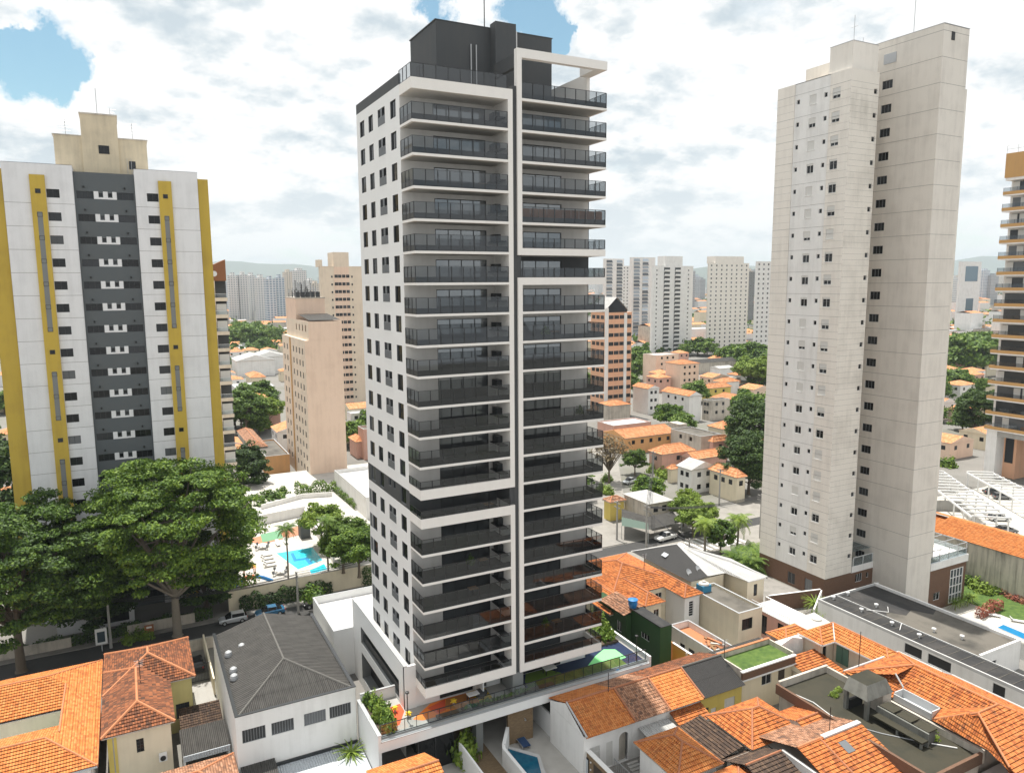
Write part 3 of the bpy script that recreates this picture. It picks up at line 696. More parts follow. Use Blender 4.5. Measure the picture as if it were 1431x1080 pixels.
# ================================================================== right tower, pale concrete
def right_tower():
    U_, V_ = 95.5, 76.8
    t = thing('apartment_tower', 'pale concrete apartment tower with small shuttered windows on a brown brick base', 'tower', (101, 78, 0))
    fl = [77.56 - 3.4 * k for k in range(22)]
    ops = []; opsf = []; opsw = []
    for k, z in enumerate(fl):
        zb = z - .75
        ops += [(78.55, 79.95, zb, zb + 1.5), (82.9, 84.2, zb, zb + 1.4), (80.9, 81.5, zb + .55, zb + 1.25), (86.05, 86.65, zb + .55, zb + 1.25)]
        opsf.append((101.2 - .75, 101.2, zb + .6, zb + 1.35))
        opsw.append((74.6, 76.3, zb - .1 + 1.7, zb + 1.0 + 1.7))
    opsw = [(a, b, c - .5, d - .4) for a, b, c, d in opsw]
    m = MB()
    m.wall('u', U_, 80.4, 87.0, 3.5, 80.5, ops, 'pale_tower', .2); m.wall('u', U_ - .06, V_, 80.4, 3.5, 80.5, ops, 'cream_tower', .2)
    m.wall('u', U_ - .06, 87.0, 90.5, 3.5, 80.5, [], 'cream_tower')
    m.box(U_ - .06, U_, 80.38, 80.4, 3.5, 80.5, 'cream_tower').box(U_ - .06, U_, 87.0, 87.02, 3.5, 80.5, 'cream_tower')
    m.wall('v', V_, U_ - .06, 101.5, 3.5, 80.5, opsf, 'stained_tower', .2)
    m.box(U_ + .2, 101.45, V_ + .2, 90.5, 3.5, 80.45, 'cream_tower', 'fl'); pass; m.box(U_, U_ + .2, V_ + .1, 90.5, 80.4, 80.5, 'galv')
    for k, z in enumerate(fl):
        m.box(U_ - .004, U_ + .02, 80.4, 87, z + 1.2, z + 1.24, 'joint'); m.box(U_ - .064, U_, V_, 80.38, z + 1.2, z + 1.24, 'joint'); m.box(U_ - .064, U_, 87.02, 90.5, z + 1.2, z + 1.24, 'joint')
        for d in (0, .85, 1.7, 2.55):
            if z + 1.2 - d > 3.6: m.box(U_ - .064, 101.5, V_ - .004, V_ + .02, z + 1.2 - d, z + 1.225 - d, 'joint')
        for d in (1.15, 2.3):
            if z + 1.2 - d > 3.6: m.box(U_ - .064, U_, V_, 80.38, z + 1.2 - d, z + 1.22 - d, 'joint'); m.box(U_ - .064, U_, 87.02, 90.5, z + 1.2 - d, z + 1.22 - d, 'joint')
    m.build('front_wall', t)
    m = MB(); WU = 106.8; K = WU / 101.5; zk = lambda z: 50 + (z - 50) * K; WF = 67.31 * K; WB = 81.5; WR = 107.15 * K
    opsw = [(a_ * K, b_ * K, zk(c_), zk(d_)) for a_, b_, c_, d_ in opsw]
    m.wall('u', WU, WF, WB, -3.5, zk(84.65), opsw, 'concrete_tower', .25)
    m.box(WU, WR, WF, WB, -3.5, zk(84.6), 'concrete_tower', 'lk'); m.box(WU, WR, WB, 90, 3, zk(84.65), 'concrete_tower')
    m.box(WU - .05, WR + .05, WF - .05, 90, zk(84.65), zk(84.72), 'galv')
    m.box(WR, WR + 1.4, WF + .6, 90, 0.0, zk(76.9), 'stained_tower')
    for k, z in enumerate(fl):
        zj = zk(z + 2.78); m.box(WU - .005, WR + .005, WF - .006, WB, zj, zj + .05, 'joint')
    m.box(WU - .005, WR + .005, WF - .006, WB, zk(83.75), zk(83.8), 'joint')
    m.box(101.45, WU + .1, 83, 90.4, 0, 84.2, 'concrete_tower')
    m.build('wing_wall', t)
    m = MB().box(96.0, 101.5, 77.2, 81.2, 80.5, 84.4, 'cream_tower').box(95.95, 101.5, 77.15, 81.25, 84.4, 84.47, 'galv')
    m.build('roof_block', t)
    MB().box(WU - .08, WU, 78.1, 80.2, zk(81.4), zk(82.8), 'galv').build('roof_louvre', t); MB().box(103.2 * K, 103.9 * K, WF - .07, WF, zk(82.7), zk(83.8), 'black').build('roof_vent', t)
    MB().tube([(107.9, 76.3, 86.4), (107.9, 76.3, 95.8)], .05, 'galv', 5).build('mast', t)
    a = MB().tube([(97.0, 78, 84.4), (97.0, 78, 88.2)], .04, 'galv', 5).tube([(97, 77.4, 86.6), (97.0, 78.6, 86.6)], .03, 'galv', 4); a.build('antenna', t); MB().tube([(99, 78, 84.4), (99, 78, 85.4)], .04, 'galv', 5).build('antenna', t)
    # windows: roller shutters at different heights
    rr = random.Random(11)
    def shut(parent, a, zb, w_, h, plane, name):
        o = window(parent, 'u', plane, a, zb, w_, h, .12, name=name, frame='white_frame', cols=2)
        r_ = rr.random(); f = 0.18 if r_ < .42 else (0.55 + .2 * rr.random() if r_ < .72 else 1.0)
        key = ('sh', w_, round(f, 1), h)
        if key not in _wc: _wc[key] = MB().box(-w_ / 2 + .01, w_ / 2 - .01, -.07, -.02, h * (1 - round(f, 1)) if f < 1 else .02, h - .01, 'shutter').mesh('roller_shutter')
        inst('roller_shutter', _wc[key], o, (0, 0, 0))
        key = ('sill', w_)
        if key not in _wc: _wc[key] = MB().box(-w_ / 2 - .08, w_ / 2 + .08, -.2, 0, -.06, -.003, 'white_frame').mesh('sill')
        inst('sill', _wc[key], o, (0, 0, 0))
    for k, z in enumerate(fl):
        zb = z - .75
        shut(t, 79.25, zb, 1.4, 1.5, U_ - .06, 'bedroom_window'); shut(t, 83.55, zb, 1.3, 1.4, U_, 'bedroom_window')
        window(t, 'u', U_, 81.2, zb + .55, .6, .7, .1, name='bathroom_window', cols=1, frame='white_frame'); window(t, 'u', U_, 86.35, zb + .55, .6, .7, .1, name='bathroom_window', cols=1, frame='white_frame')
        window(t, 'v', V_, 100.82, zb + .6, .75, .75, .1, name='bathroom_window', cols=1, frame='white_frame')
        o = opsw[k]; window(t, 'u', WU, (o[0] + o[1]) / 2, o[2], o[1] - o[0], o[3] - o[2], .12, name='kitchen_window', cols=3, frame='grey_frame')
    # brick base, terrace and annexe
    bo = [(79.2, 80.7, .4, 2.4), (82.7, 84.2, .4, 2.3)]
    m = MB().wall('u', U_ - .02, V_, 90.5, 0, 3.5, bo, 'brown_brick', .2); m.wall('v', V_ - .02, U_ - .02, 101.5, 0, 3.45, [], 'brown_brick')
    m.wall('v', V_ - .02, 101.5, WU, 0, 3.4, [(102.6, 104.2, 1.6, 3.0), (105.2, 105.8, 1.9, 2.8)], 'brown_brick'); m.box(101.5, WU, 77, 82, 0, 3.35, 'brown_brick', 'f'); b = m.build('brick_base', t)
    for c in (79.95, 83.45): window(b, 'u', U_ - .02, c, .4, 1.5, 1.95, .1, name='base_window', frame='grey_frame', glassm='pane_grey')
    window(b, 'v', V_ - .02, 103.4, 1.6, 1.6, 1.4, .08, name='base_window', frame='white_frame', cols=3); window(b, 'v', V_ - .02, 105.5, 1.9, .6, .9, .08, name='base_window', frame='white_frame', cols=1)
    m = MB().box(101.9, WU - .01, V_ - .05, V_ + .15, 3.4, 4.45, 'pale_tower').box(101.52, WU - .01, V_ + .15, 82, 3.4, 3.5, 'pale_tower').box(101.6, 101.9, V_ - .05, 80, 3.4, 4.4, 'pale_tower'); tr = m.build('terrace', t)
    g = MB()
    for u in (102.0, 104.3, 106.6): g.box(u - .04, u + .04, V_, V_ + .08, 4.45, 5.9, 'white_frame')
    g.box(101.95, WU - .05, V_, V_ + .08, 5.84, 5.92, 'white_frame').box(102, WU - .1, V_ + .03, V_ + .05, 4.45, 5.84, 'clear_glass').box(101.9, WU - .02, V_ + .6, 81, 6.6, 6.65, 'clear_glass')
    for v in (77.6, 79, 80.5): g.box(101.9, WU - .03, v, v + .08, 6.5, 6.6, 'white_frame')
    g.build('terrace_railing', tr)
    # east annexe with glazed stair, on the lower garden level
    A0, A1, AV = WR + .02, 122.5, WF + .1; Z0 = -3.45
    w_ = (118.4, 121.7, -3.1, 2.8); w2 = (114.2, 115.8, -1.7, -.4)
    m = MB().wall('v', AV, A0, A1, Z0, 3.67, [w_, w2], 'brown_brick', .2)
    m.box(A0, A1, AV + .2, 82, Z0, 3.6, 'brown_brick', 'f'); m.box(A0, A1 + .2, AV - .2, 82, 3.67, 4.85, 'pale_tower'); an = m.build('brick_annexe', t)
    fm = MB(); W_ = w_[1] - w_[0]; H_ = w_[3] - w_[2]
    for i in range(5): fm.box(w_[0] + W_ * i / 4 - .07, w_[0] + W_ * i / 4 + .07, AV - .03, AV + .1, w_[2], w_[3], 'white_frame')
    for j in range(5): fm.box(w_[0], w_[1], AV - .025, AV + .095, w_[2] + (H_ - .12) * j / 4, w_[2] + (H_ - .12) * j / 4 + .12, 'white_frame')
    gw = fm.build('stair_window', an); MB().box(w_[0], w_[1], AV + .1, AV + .12, w_[2], w_[3], 'pane_blue').build('pane', gw)
    window(an, 'v', AV, sum(w2[:2]) / 2, w2[2], w2[1] - w2[0], w2[3] - w2[2], .05, name='annexe_window', frame='white_frame', cols=2)
    g = MB(); zr = 6.9
    for u in (A0 + .1, 115.2, 117.6, 120, A1 - .1): g.box(u - .05, u + .05, AV, AV + .1, 4.85, zr, 'galv')
    g.box(A0, A1, AV, AV + .1, zr - .1, zr, 'galv').box(A0, A1, AV, AV + .1, 5.8, 5.88, 'galv').box(A0, A1, AV + .04, AV + .06, 4.85, 5.8, 'clear_glass')
    for v in (73, 75.2, 77.4): g.box(A0, A1, v, v + .1, zr - .1, zr, 'galv')
    g.box(A1 - .1, A1, AV + .1, 79.5, zr - .1, zr, 'galv').box(A1 - .06, A1 - .04, AV, 79.5, 4.85, 5.8, 'clear_glass').build('terrace_railing', an)
right_tower()
# ================================================================== shared house builders
def clip_s(poly, s0, s1):
    def cl(P, lim, keep_above):
        out = []
        for i in range(len(P)):
            a, b = P[i], P[(i + 1) % len(P)]
            ia = a[1] >= lim if keep_above else a[1] <= lim; ib = b[1] >= lim if keep_above else b[1] <= lim
            if ia: out.append(a)
            if ia != ib:
                f = (lim - a[1]) / (b[1] - a[1]); out.append((a[0] + (b[0] - a[0]) * f, lim))
        return out
    P = cl(poly, s0, True)
    return cl(P, s1, False) if len(P) > 2 else []
def roof_face(mb, pts, mat, row=0.4, lift=0.085):
    """one roof plane laid in overlapping rows of tiles"""
    P = [Vector(p) for p in pts]; n = Vector((0, 0, 0))
    for i in range(len(P)): n += P[i].cross(P[(i + 1) % len(P)])
    n.normalize()
    if n.z < 0: P.reverse(); n = -n
    mb.face([p - n * 0.02 for p in P], mat)
    if row <= 0 or abs(n.z) > 0.995: return
    t = Vector((-n.y, n.x, 0)).normalized(); s = n.cross(t)
    if s.z < 0: s = -s; t = -t
    o = P[0]; Q = [((p - o).dot(t), (p - o).dot(s)) for p in P]
    lo = min(q[1] for q in Q); hi = max(q[1] for q in Q); k = 0
    while lo + k * row < hi - 0.02:
        a, b = lo + k * row, min(lo + (k + 1) * row + 0.02, hi); k += 1
        c = clip_s(Q, a, b)
        if len(c) < 3: continue
        pp = [o + t * x + s * y + n * (lift * (1 - (y - a) / row) + 0.005) for x, y in c]
        ar = sum(((pp[i] - pp[0]).cross(pp[(i + 1) % len(pp)] - pp[0])).dot(n) for i in range(len(pp)))
        mb.face(pp if ar > 0 else pp[::-1], mat)
def roof_planes(u0, u1, v0, v1, z, h, kind):
    """-> list of planes, list of ridge lines, list of gable triangles"""
    cu, cv = (u0 + u1) / 2, (v0 + v1) / 2; Z = z + h
    A, B_, C_, D = (u0, v0, z), (u1, v0, z), (u1, v1, z), (u0, v1, z)
    if kind == 'gable_u':
        r0, r1 = (u0, cv, Z), (u1, cv, Z); return [[A, B_, r1, r0], [C_, D, r0, r1]], [(r0, r1)], [[A, r0, D], [B_, C_, r1]]
    if kind == 'gable_v':
        r0, r1 = (cu, v0, Z), (cu, v1, Z); return [[D, A, r0, r1], [B_, C_, r1, r0]], [(r0, r1)], [[A, B_, r0], [C_, D, r1]]
    if kind == 'shed_u': return [[A, B_, (u1, v1, Z), (u0, v1, Z)]], [], [[A, (u0, v1, Z), D], [B_, C_, (u1, v1, Z)]]
    if kind == 'shed_v': return [[A, (u1, v0, Z), (u1, v1, Z), D]], [], [[A, B_, (u1, v0, Z)], [C_, D, (u1, v1, Z)]]
    du, dv = u1 - u0, v1 - v0
    if du >= dv:
        k = dv / 2 * 0.98; r0, r1 = (u0 + k, cv, Z), (u1 - k, cv, Z)
        return [[A, B_, r1, r0], [C_, D, r0, r1], [D, A, r0], [B_, C_, r1]], [(r0, r1), (A, r0), (D, r0), (B_, r1), (C_, r1)], []
    k = du / 2 * 0.98; r0, r1 = (cu, v0 + k, Z), (cu, v1 - k, Z)
    return [[D, A, r0, r1], [B_, C_, r1, r0], [A, B_, r0], [C_, D, r1]], [(r0, r1), (A, r0), (B_, r0), (C_, r1), (D, r1)], []
def roof(parent, u0, u1, v0, v1, z, h, kind, mat='tile_orange', ridge='ridge_tile', row=0.4, gable=None, name='roof', fascia='old_wall', rr=0.11):
    pl, rl, gb = roof_planes(u0, u1, v0, v1, z, h, kind)
    m = MB()
    for p in pl: roof_face(m, p, mat, row)
    for g in gb:
        m.face(g, gable or fascia)
    m.box(u0 + .03, u1 - .03, v0 + .03, v1 - .03, z - .16, z - .03, fascia)
    o = m.build(name, parent)
    if rl and ridge:
        r = MB()
        for a, b in rl:
            if (Vector(a) - Vector(b)).length > .2: r.tube([Vector(a) + Vector((0, 0, .04)), Vector(b) + Vector((0, 0, .04))], rr, ridge, 6)
        if kind.startswith('shed') is False: r.build('ridge_tiles', o)
    return o
def walls(parent, u0, u1, v0, v1, z0, z1, mat, ops_v=(), ops_u=(), name='wall', depth=.15):
    m = MB().wall('v', v0, u0, u1, z0, z1, list(ops_v), mat, depth).wall('u', u0, v0, v1, z0, z1, list(ops_u), mat, depth)
    m.box(u0 + depth + .02, u1, v0 + depth + .02, v1, z0, z1 - .01, mat, 'fl')
    m.box(u1 - .02, u1, v0, v0 + depth + .02, z0, z1, mat).box(u0, u0 + depth + .02, v1 - .02, v1, z0, z1, mat)
    return m.build(name, parent)
def wins(parent, face, plane, lst, depth=.08, **kw):
    for a0, a1, z0, z1 in lst: window(parent, face, plane, (a0 + a1) / 2, z0, a1 - a0, z1 - z0, depth, **kw)
def pxrect(face, plane, p, q):
    A = (onv if face == 'v' else onu)(p[0], p[1], plane); B2 = (onv if face == 'v' else onu)(q[0], q[1], plane)
    i = 0 if face == 'v' else 1
    return (min(A[i], B2[i]), max(A[i], B2[i]), min(A.z, B2.z), max(A.z, B2.z))
def house(label, u0, u1, v0, v1, zw, h, kind, wall='house_cream', mat='tile_orange', ov=.45, cat='house', group=None, ops_v=(), ops_u=(), z0=0.0, ridge='ridge_tile', row=.4, name='house', **kw):
    t = thing(name, label, cat, ((u0 + u1) / 2, (v0 + v1) / 2, z0), group)
    walls(t, u0 + ov, u1 - ov, v0 + ov, v1 - ov, z0, zw - .1, wall, ops_v, ops_u)
    roof(t, u0, u1, v0, v1, zw, h, kind, mat, ridge, row, gable=wall, **kw)
    wins(t, 'v', v0 + ov, ops_v); wins(t, 'u', u0 + ov, ops_u)
    return t
def flat_house(label, u0, u1, v0, v1, z1, wall='house_cream', top='roof_slab', par=.5, cat='house', group=None, ops_v=(), ops_u=(), z0=0.0, name='house', cap='galv'):
    t = thing(name, label, cat, ((u0 + u1) / 2, (v0 + v1) / 2, z0), group)
    walls(t, u0, u1, v0, v1, z0, z1 - par, wall, ops_v, ops_u)
    m = MB().box(u0 + .2, u1 - .2, v0 + .2, v1 - .2, z1 - par, z1 - par + .03, top)
    m.box(u0, u1, v0, v0 + .2, z1 - par, z1, wall, 'b').box(u0, u1, v1 - .2, v1, z1 - par, z1, wall, 'b').box(u0, u0 + .2, v0 + .2, v1 - .2, z1 - par, z1, wall, 'b').box(u1 - .2, u1, v0 + .2, v1 - .2, z1 - par, z1, wall, 'b')
    if cap: m.box(u0 - .03, u1 + .03, v0 - .03, v0 + .23, z1 + .002, z1 + .04, cap).box(u0 - .03, u0 + .23, v0 + .23, v1, z1 + .002, z1 + .04, cap).box(u1 - .23, u1 + .03, v0 + .23, v1, z1 + .002, z1 + .04, cap).box(u0 + .23, u1 - .23, v1 - .23, v1 + .03, z1 + .002, z1 + .04, cap)
    m.build('roof', t)
    wins(t, 'v', v0, ops_v); wins(t, 'u', u0, ops_u)
    return t
def wall_thing(label, a, b, h, th=.2, mat='white_wall', z0=0.0, cap=None, name='boundary_wall', cat='wall', group=None):
    m = MB().obox(a, b, th, h, z0, mat)
    if cap: m.obox(a, b, th + .06, .06, z0 + h + .001, cap)
    c = ((a[0] + b[0]) / 2, (a[1] + b[1]) / 2, z0)
    return tag(m.build(name, loc=c), label, cat, group)

# ================================================================== ground, streets
g = MB(); LX0, LX1, LY0, LY1, LZ = 103.2, 130.9, 36.0, 76.7, -3.45      # sunken garden level beside the concrete tower
for a in ((-4000, LX0, -300, 14000), (LX1, 14000, -300, 14000), (LX0, LX1, -300, LY0), (LX0, LX1, LY1, 14000)): g.face([(a[0], a[2], -.03), (a[1], a[2], -.03), (a[1], a[3], -.03), (a[0], a[3], -.03)], 'city_ground')
g.face([(LX0, LY0, LZ), (LX1, LY0, LZ), (LX1, LY1, LZ), (LX0, LY1, LZ)], 'paving')
for a, b in (((LX0, LY0), (LX1, LY0)), ((LX1, LY0), (LX1, LY1)), ((LX1, LY1), (LX0, LY1)), ((LX0, LY1), (LX0, LY0))): g.face([(*a, LZ), (*a, -.03), (*b, -.03), (*b, LZ)], 'city_ground')
struct('ground', g)
m = MB()
m.face([(-60, 109.2, 0.0), (132, 109.2, 0.0), (132, 113.0, 0.0), (-60, 113.0, 0.0)][::1], 'asphalt')
m.face([(-60, 113.0, 0.002), (28, 113.0, 0.002), (28, 114.6, 0.002), (-60, 114.6, 0.002)], 'asphalt')
struct('street', m)
m = MB()
m.face([(74, 100.5, 0.004), (132, 100.5, 0.004), (132, 109.2, .004), (74, 109.2, .004)], 'worn_asphalt')
m.face([(70, 113.0, .004), (132, 113.0, .004), (132, 121.5, .004), (70, 121.5, .004)], 'worn_asphalt')
for i in range(30):
    a, b = i / 30, (i + 1) / 30
    f = lambda s: (86 + s * 46, 121.5 + s * 70)
    p, q = f(a), f(b); m.face([(p[0] - 4.5, p[1], .006), (p[0] + 4.5, p[1], .006), (q[0] + 4.5, q[1], .006), (q[0] - 4.5, q[1], .006)], 'worn_asphalt')
struct('side_street', m)
m = MB()
for i in range(9): m.box(92.6 + i * 1.45, 93.3 + i * 1.45, 102.6, 108.6, .008, .012, 'road_paint')
struct('crossing_paint', m)
m = MB()
m.box(-60, 24, 107.0, 109.2, 0, .13, 'pavement').box(-60, 29, 114.6, 116.2, 0, .13, 'pavement')
struct('pavement', m)
m = MB().box(52.6, 92, 98.5, 101, 0, .13, 'pavement').box(24, 84, 113.2, 116, .0, .13, 'pavement'); struct('pavement', m)

# ================================================================== deck at the foot of the main tower
def deck():
    t = thing('podium_deck', 'raised podium deck with painted play floors around the foot of the white tower', 'deck', (36, 70, 0))
    Z = 5.5
    m = MB().box(19.7, 23.6, 66.6, 73.6, Z - .35, Z, 'concrete').box(23.6, 52.6, 66.6, 70.8, Z - .35, Z, 'concrete').box(46.6, 52.6, 70.8, 86, Z - .35, Z, 'concrete').box(24.9, 46.6, 70.8, 72.5, Z - .35, Z, 'concrete')
    m.build('floor_slab', t)
    m = MB()
    def pat(pts, mat, z): m.face([(p[0], p[1], z) for p in pts], mat)
    c4 = lambda x, y: G(500 + x / 3.407, 880 + y / 3.407, Z)
    pat([c4(*p) for p in ((135, 375), (200, 350), (222, 385), (200, 450), (180, 460))], 'play_red', Z + .006)
    pat([c4(*p) for p in ((200, 450), (222, 385), (330, 355), (270, 400), (262, 425), (300, 425))], 'concrete', Z + .010)
    pat([c4(*p) for p in ((262, 425), (345, 350), (420, 325), (560, 290), (640, 322), (560, 372), (420, 400), (310, 430))], 'play_orange', Z + .014)
    pat([c4(*p) for p in ((330, 372), (415, 330), (420, 380), (380, 398))], 'play_red', Z + .018)
    pat([c4(*p) for p in ((415, 375), (420, 330), (600, 280), (640, 322), (560, 372))], 'play_ochre', Z + .022)
    pat([c4(*p) for p in ((520, 295), (605, 275), (640, 320), (590, 345))], 'play_yellow', Z + .026)
    pat([(37, 66.9), (46.5, 66.9), (52.4, 66.9), (52.4, 85), (46.7, 85), (46.7, 72), (37, 72)], 'play_navy', Z + .006)
    pat([c4(*p) for p in ((795, 250), (800, 205), (900, 185), (1000, 212), (960, 250), (850, 270))], 'play_grass', Z + .010)
    pat([c4(*p) for p in ((1060, 215), (1130, 125), (1170, 92), (1225, 92), (1278, 130), (1200, 160), (1110, 190))], 'play_green', Z + .012)
    pat([c4(*p) for p in ((1175, 185), (1215, 150), (1262, 172), (1240, 190), (1180, 195))], 'play_blue', Z + .016)
    m.build('play_floor', t)
    m = MB().box(19.7, 52.6, 66.2, 66.6, 4.3, 5.35, 'tower_white').box(19.65, 52.65, 66.15, 66.62, 5.35, 5.42, 'galv').box(19.7, 52.6, 66.6, 66.95, Z, Z + .12, 'stone_grey')
    m.box(19.4, 19.7, 66.2, 73.6, 0, 6.1, 'tower_white').box(19.35, 19.75, 66.2, 73.6, 6.1, 6.16, 'galv').box(52.6, 52.85, 66.2, 86, 4.3, 6.2, 'tower_white').box(19.7, 23.58, 73.4, 73.6, 0, 6.7, 'tower_white').box(19.7, 23.58, 73.36, 73.64, 6.7, 6.78, 'galv')
    m.build('edge_beam', t)
    r = MB(); n = 26
    for i in range(n + 1): u = 19.8 + 32.6 * i / n; r.box(u, u + .05, 66.72, 66.77, Z, 6.9, 'dark_metal')
    r.box(19.8, 52.45, 66.70, 66.79, 6.86, 6.92, 'dark_metal').box(19.8, 52.45, 66.72, 66.77, Z + .13, Z + .17, 'dark_metal')
    rr_ = r.build('railing', t)
    MB().face([(19.8, 66.745, Z + .15), (52.4, 66.745, Z + .15), (52.4, 66.745, 6.86), (19.8, 66.745, 6.86)], 'clear_glass').build('railing_glass', rr_)
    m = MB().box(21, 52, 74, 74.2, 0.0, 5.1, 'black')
    for u in (24.5, 30.5, 36.2, 42.6, 48.5): m.box(u, u + .8, 67.4, 68.6, 0, 5.15, 'stone_grey')
    m.build('undercroft', t)
    # lobby wall under the lowest balconies
    m = MB().wall('v', 70.4, 23.6, 34.9, Z, 7.95, [(27.6, 31.6, Z + .05, 7.7), (32.1, 33.2, Z + .05, 7.6)], 'tower_white', .2)
    m.box(24.9, 46.6, 70.8, 71, Z, 7.9, 'tower_white').box(31.9, 32.05, 68.6, 70.4, Z, 7.9, 'tower_white').box(24, 34, 70.62, 70.7, Z, 7.8, 'black').build('lobby_wall', t)
    w_ = MB().box(38, 43, 70.7, 70.78, Z + .1, 7.6, 'dark_metal'); w_.build('lobby_glazing', t)
    # planters
    for k, (u0, u1, v0, v1) in enumerate(((20.0, 21.7, 67.2, 73.3), (26, 40, 66.98, 67.6), (49.6, 52.3, 72, 85))):
        MB().box(u0, u1, v0, v1, Z + .005, Z + .25, 'soil').build('planter_bed', t)
deck()
# parking podium box beside the tower
t = flat_house('plain white windowless podium box with an empty flat roof beside the tower', 21.1, 32, 90.2, 102, 6.3, 'tower_white', 'pale_roof', 1.0, cat='building', name='podium_building')

# ================================================================== left foreground houses
t = thing('house', 'large house with a bright orange tiled roof around a small light well', 'house', (-14, 85, 0))
walls(t, -26, -5.5, 74.9, 83.3, 0, 5.9, 'white_wall'); walls(t, -26, -5.5, 86.8, 96, 0, 5.9, 'white_wall', name='wall'); walls(t, -8.3, -5.5, 83.3, 86.8, 0, 5.9, 'white_wall', ops_u=[(83.7, 85.6, 3.9, 5.3)])
wins(t, 'u', -8.3, [(83.7, 85.6, 3.9, 5.3)])
MB().box(-14.5, -8.3, 83.3, 86.8, 2.2, 2.3, 'green_court').box(-14.2, -11, 84.2, 85.6, 2.3, 3.2, 'pale_sheet').box(-8.5, -8.3, 86.6, 86.8, 2.3, 5.9, 'white_wall').box(-14, -8.32, 86.7, 86.8, 2.3, 5.85, 'house_cream').build('light_well', t)
pl = MB(); zr, ze, zi = 7.7, 6.0, 6.05
A_, B2_ = -26.0, -4.95
for q in ([(A_, 96.6, ze), (B2_, 96.6, ze), (-9.9, 91.6, zr), (A_, 91.6, zr)], [(A_, 86.8, zi), (-8.3, 86.8, zi), (-8.3, 90.0, 7.15), (-9.9, 91.6, zr), (A_, 91.6, zr)],
          [(A_, 74.4, ze), (B2_, 74.4, ze), (-9.32, 78.9, 7.5), (A_, 78.9, 7.5)], [(A_, 83.3, zi), (-8.3, 83.3, zi), (-8.3, 79.97, 7.15), (-9.32, 78.9, 7.5), (A_, 78.9, 7.5)],
          [(B2_, 74.4, ze), (B2_, 96.6, ze), (-8.3, 93.2, 7.15), (-8.3, 77.85, 7.15)], [(-8.3, 93.2, 7.15), (-9.9, 91.6, zr), (-8.3, 90.0, 7.15)], [(-8.3, 77.85, 7.15), (-8.3, 79.97, 7.15), (-9.32, 78.9, 7.5)]): roof_face(pl, q, 'tile_bright')
pl.box(-8.3, -8.15, 80, 90, 5.9, 7.12, 'white_wall')
pl.box(B2_ - .1, B2_ + .06, 74.4, 96.6, ze - .2, ze - .02, 'ridge_tile').box(A_, B2_, 96.5, 96.66, ze - .2, ze - .02, 'ridge_tile').box(A_, B2_, 74.36, 74.5, ze - .2, ze - .02, 'pale_sheet')
ro = pl.build('roof', t)
r = MB()
for a, b in (((A_, 91.6, zr), (-9.9, 91.6, zr)), ((A_, 78.9, 7.5), (-9.32, 78.9, 7.5)), ((B2_, 96.6, ze), (-9.9, 91.6, zr)), ((B2_, 74.4, ze), (-9.32, 78.9, 7.5)), ((-8.25, 80, 7.15), (-8.25, 90, 7.15)), ((-18, 96.6, ze), (-20.5, 91.6, zr))): r.tube([Vector(a) + Vector((0, 0, .05)), Vector(b) + Vector((0, 0, .05))], .1, 'ridge_tile')
r.build('ridge_tiles', ro)

t = thing('house', 'cream and yellow house under a weathered dark orange tiled roof with pale ridges', 'house', (-1, 88, 0))
wv = [pxrect('v', 78.3, (190, 1033), (202, 1049))]
walls(t, -4.2, 1.5, 78.3, 86.6, 0, 6.4, 'house_cream', wv); wins(t, 'v', 78.3, wv, cols=2, rows=4)
wv = [(2.3, 3.7, 1.6, 3.4)]
walls(t, -4.2, 4.1, 86.9, 96.4, 0, 6.4, 'pale_yellow', wv); wins(t, 'v', 86.9, wv, cols=3, rows=2)
roof(t, -4.7, 1.9, 77.9, 92.0, 6.5, 1.35, 'hip', 'tile_old', 'ridge_tile', gable='house_cream', rr=.14)
roof(t, -4.7, 4.5, 86.4, 96.9, 6.5, 1.8, 'hip', 'tile_old', 'ridge_tile', gable='house_yellow', rr=.14)
MB().tube([(-3.7, 78.25, 0), (-3.7, 78.25, 6.3)], .08, 'galv').box(-4.2, -3.4, 78.2, 78.29, 0, 6.2, 'house_yellow').build('drain_pipe', t)
MB().box(.2, .95, 77.75, 78.25, 2.6, 3.3, 'white_plastic').tube([(.57, 77.74, 2.95), (.57, 77.70, 2.95)], .27, 'black', 12).build('air_conditioner', t)

t = thing('house', 'white boxy building with a grey corrugated hipped roof and four barred windows', 'building', (13, 83, 0))
cw = lambda x, y: (260 + x / 3.857, 800 + y / 3.857)
wv = [pxrect('v', 73.1, cw(*a), cw(*b)) for a, b in (((301, 852), (431, 888)), ((459, 812), (583, 845)), ((635, 763), (755, 796)), ((772, 726), (890, 757)))]
walls(t, 7.1, 19.15, 73.1, 93.2, 0, 7.7, 'white_wall', wv); wins(t, 'v', 73.1, wv, cols=8, frame='grey_frame', glassm='pane_grey')
m = MB(); c = 13.1
for q in ([(7.35, 73.35, 7.75), (18.9, 73.35, 7.75), (c, 80, 9.4)], [(7.35, 73.35, 7.75), (c, 80, 9.4), (c, 93, 9.4), (7.35, 93, 7.75)], [(18.9, 73.35, 7.75), (c, 80, 9.4), (c, 93, 9.4), (18.9, 93, 7.75)]): roof_face(m, q, 'fibre_cement', 2.2, .03)
m.face([(7.35, 93, 7.75), (c, 93, 9.4), (18.9, 93, 7.75)], 'white_wall')
m.box(7.1, 19.15, 73.1, 73.34, 7.7, 7.95, 'white_wall').box(7.1, 7.34, 73.34, 93.2, 7.7, 7.95, 'white_wall').box(18.91, 19.15, 73.34, 93.2, 7.7, 7.95, 'white_wall')
m.box(7.05, 19.2, 73.05, 73.38, 7.95, 8.02, 'dark_panel').box(7.05, 7.4, 73.38, 93.2, 7.95, 8.02, 'dark_panel').box(18.86, 19.2, 73.38, 93.2, 7.95, 8.02, 'dark_panel')
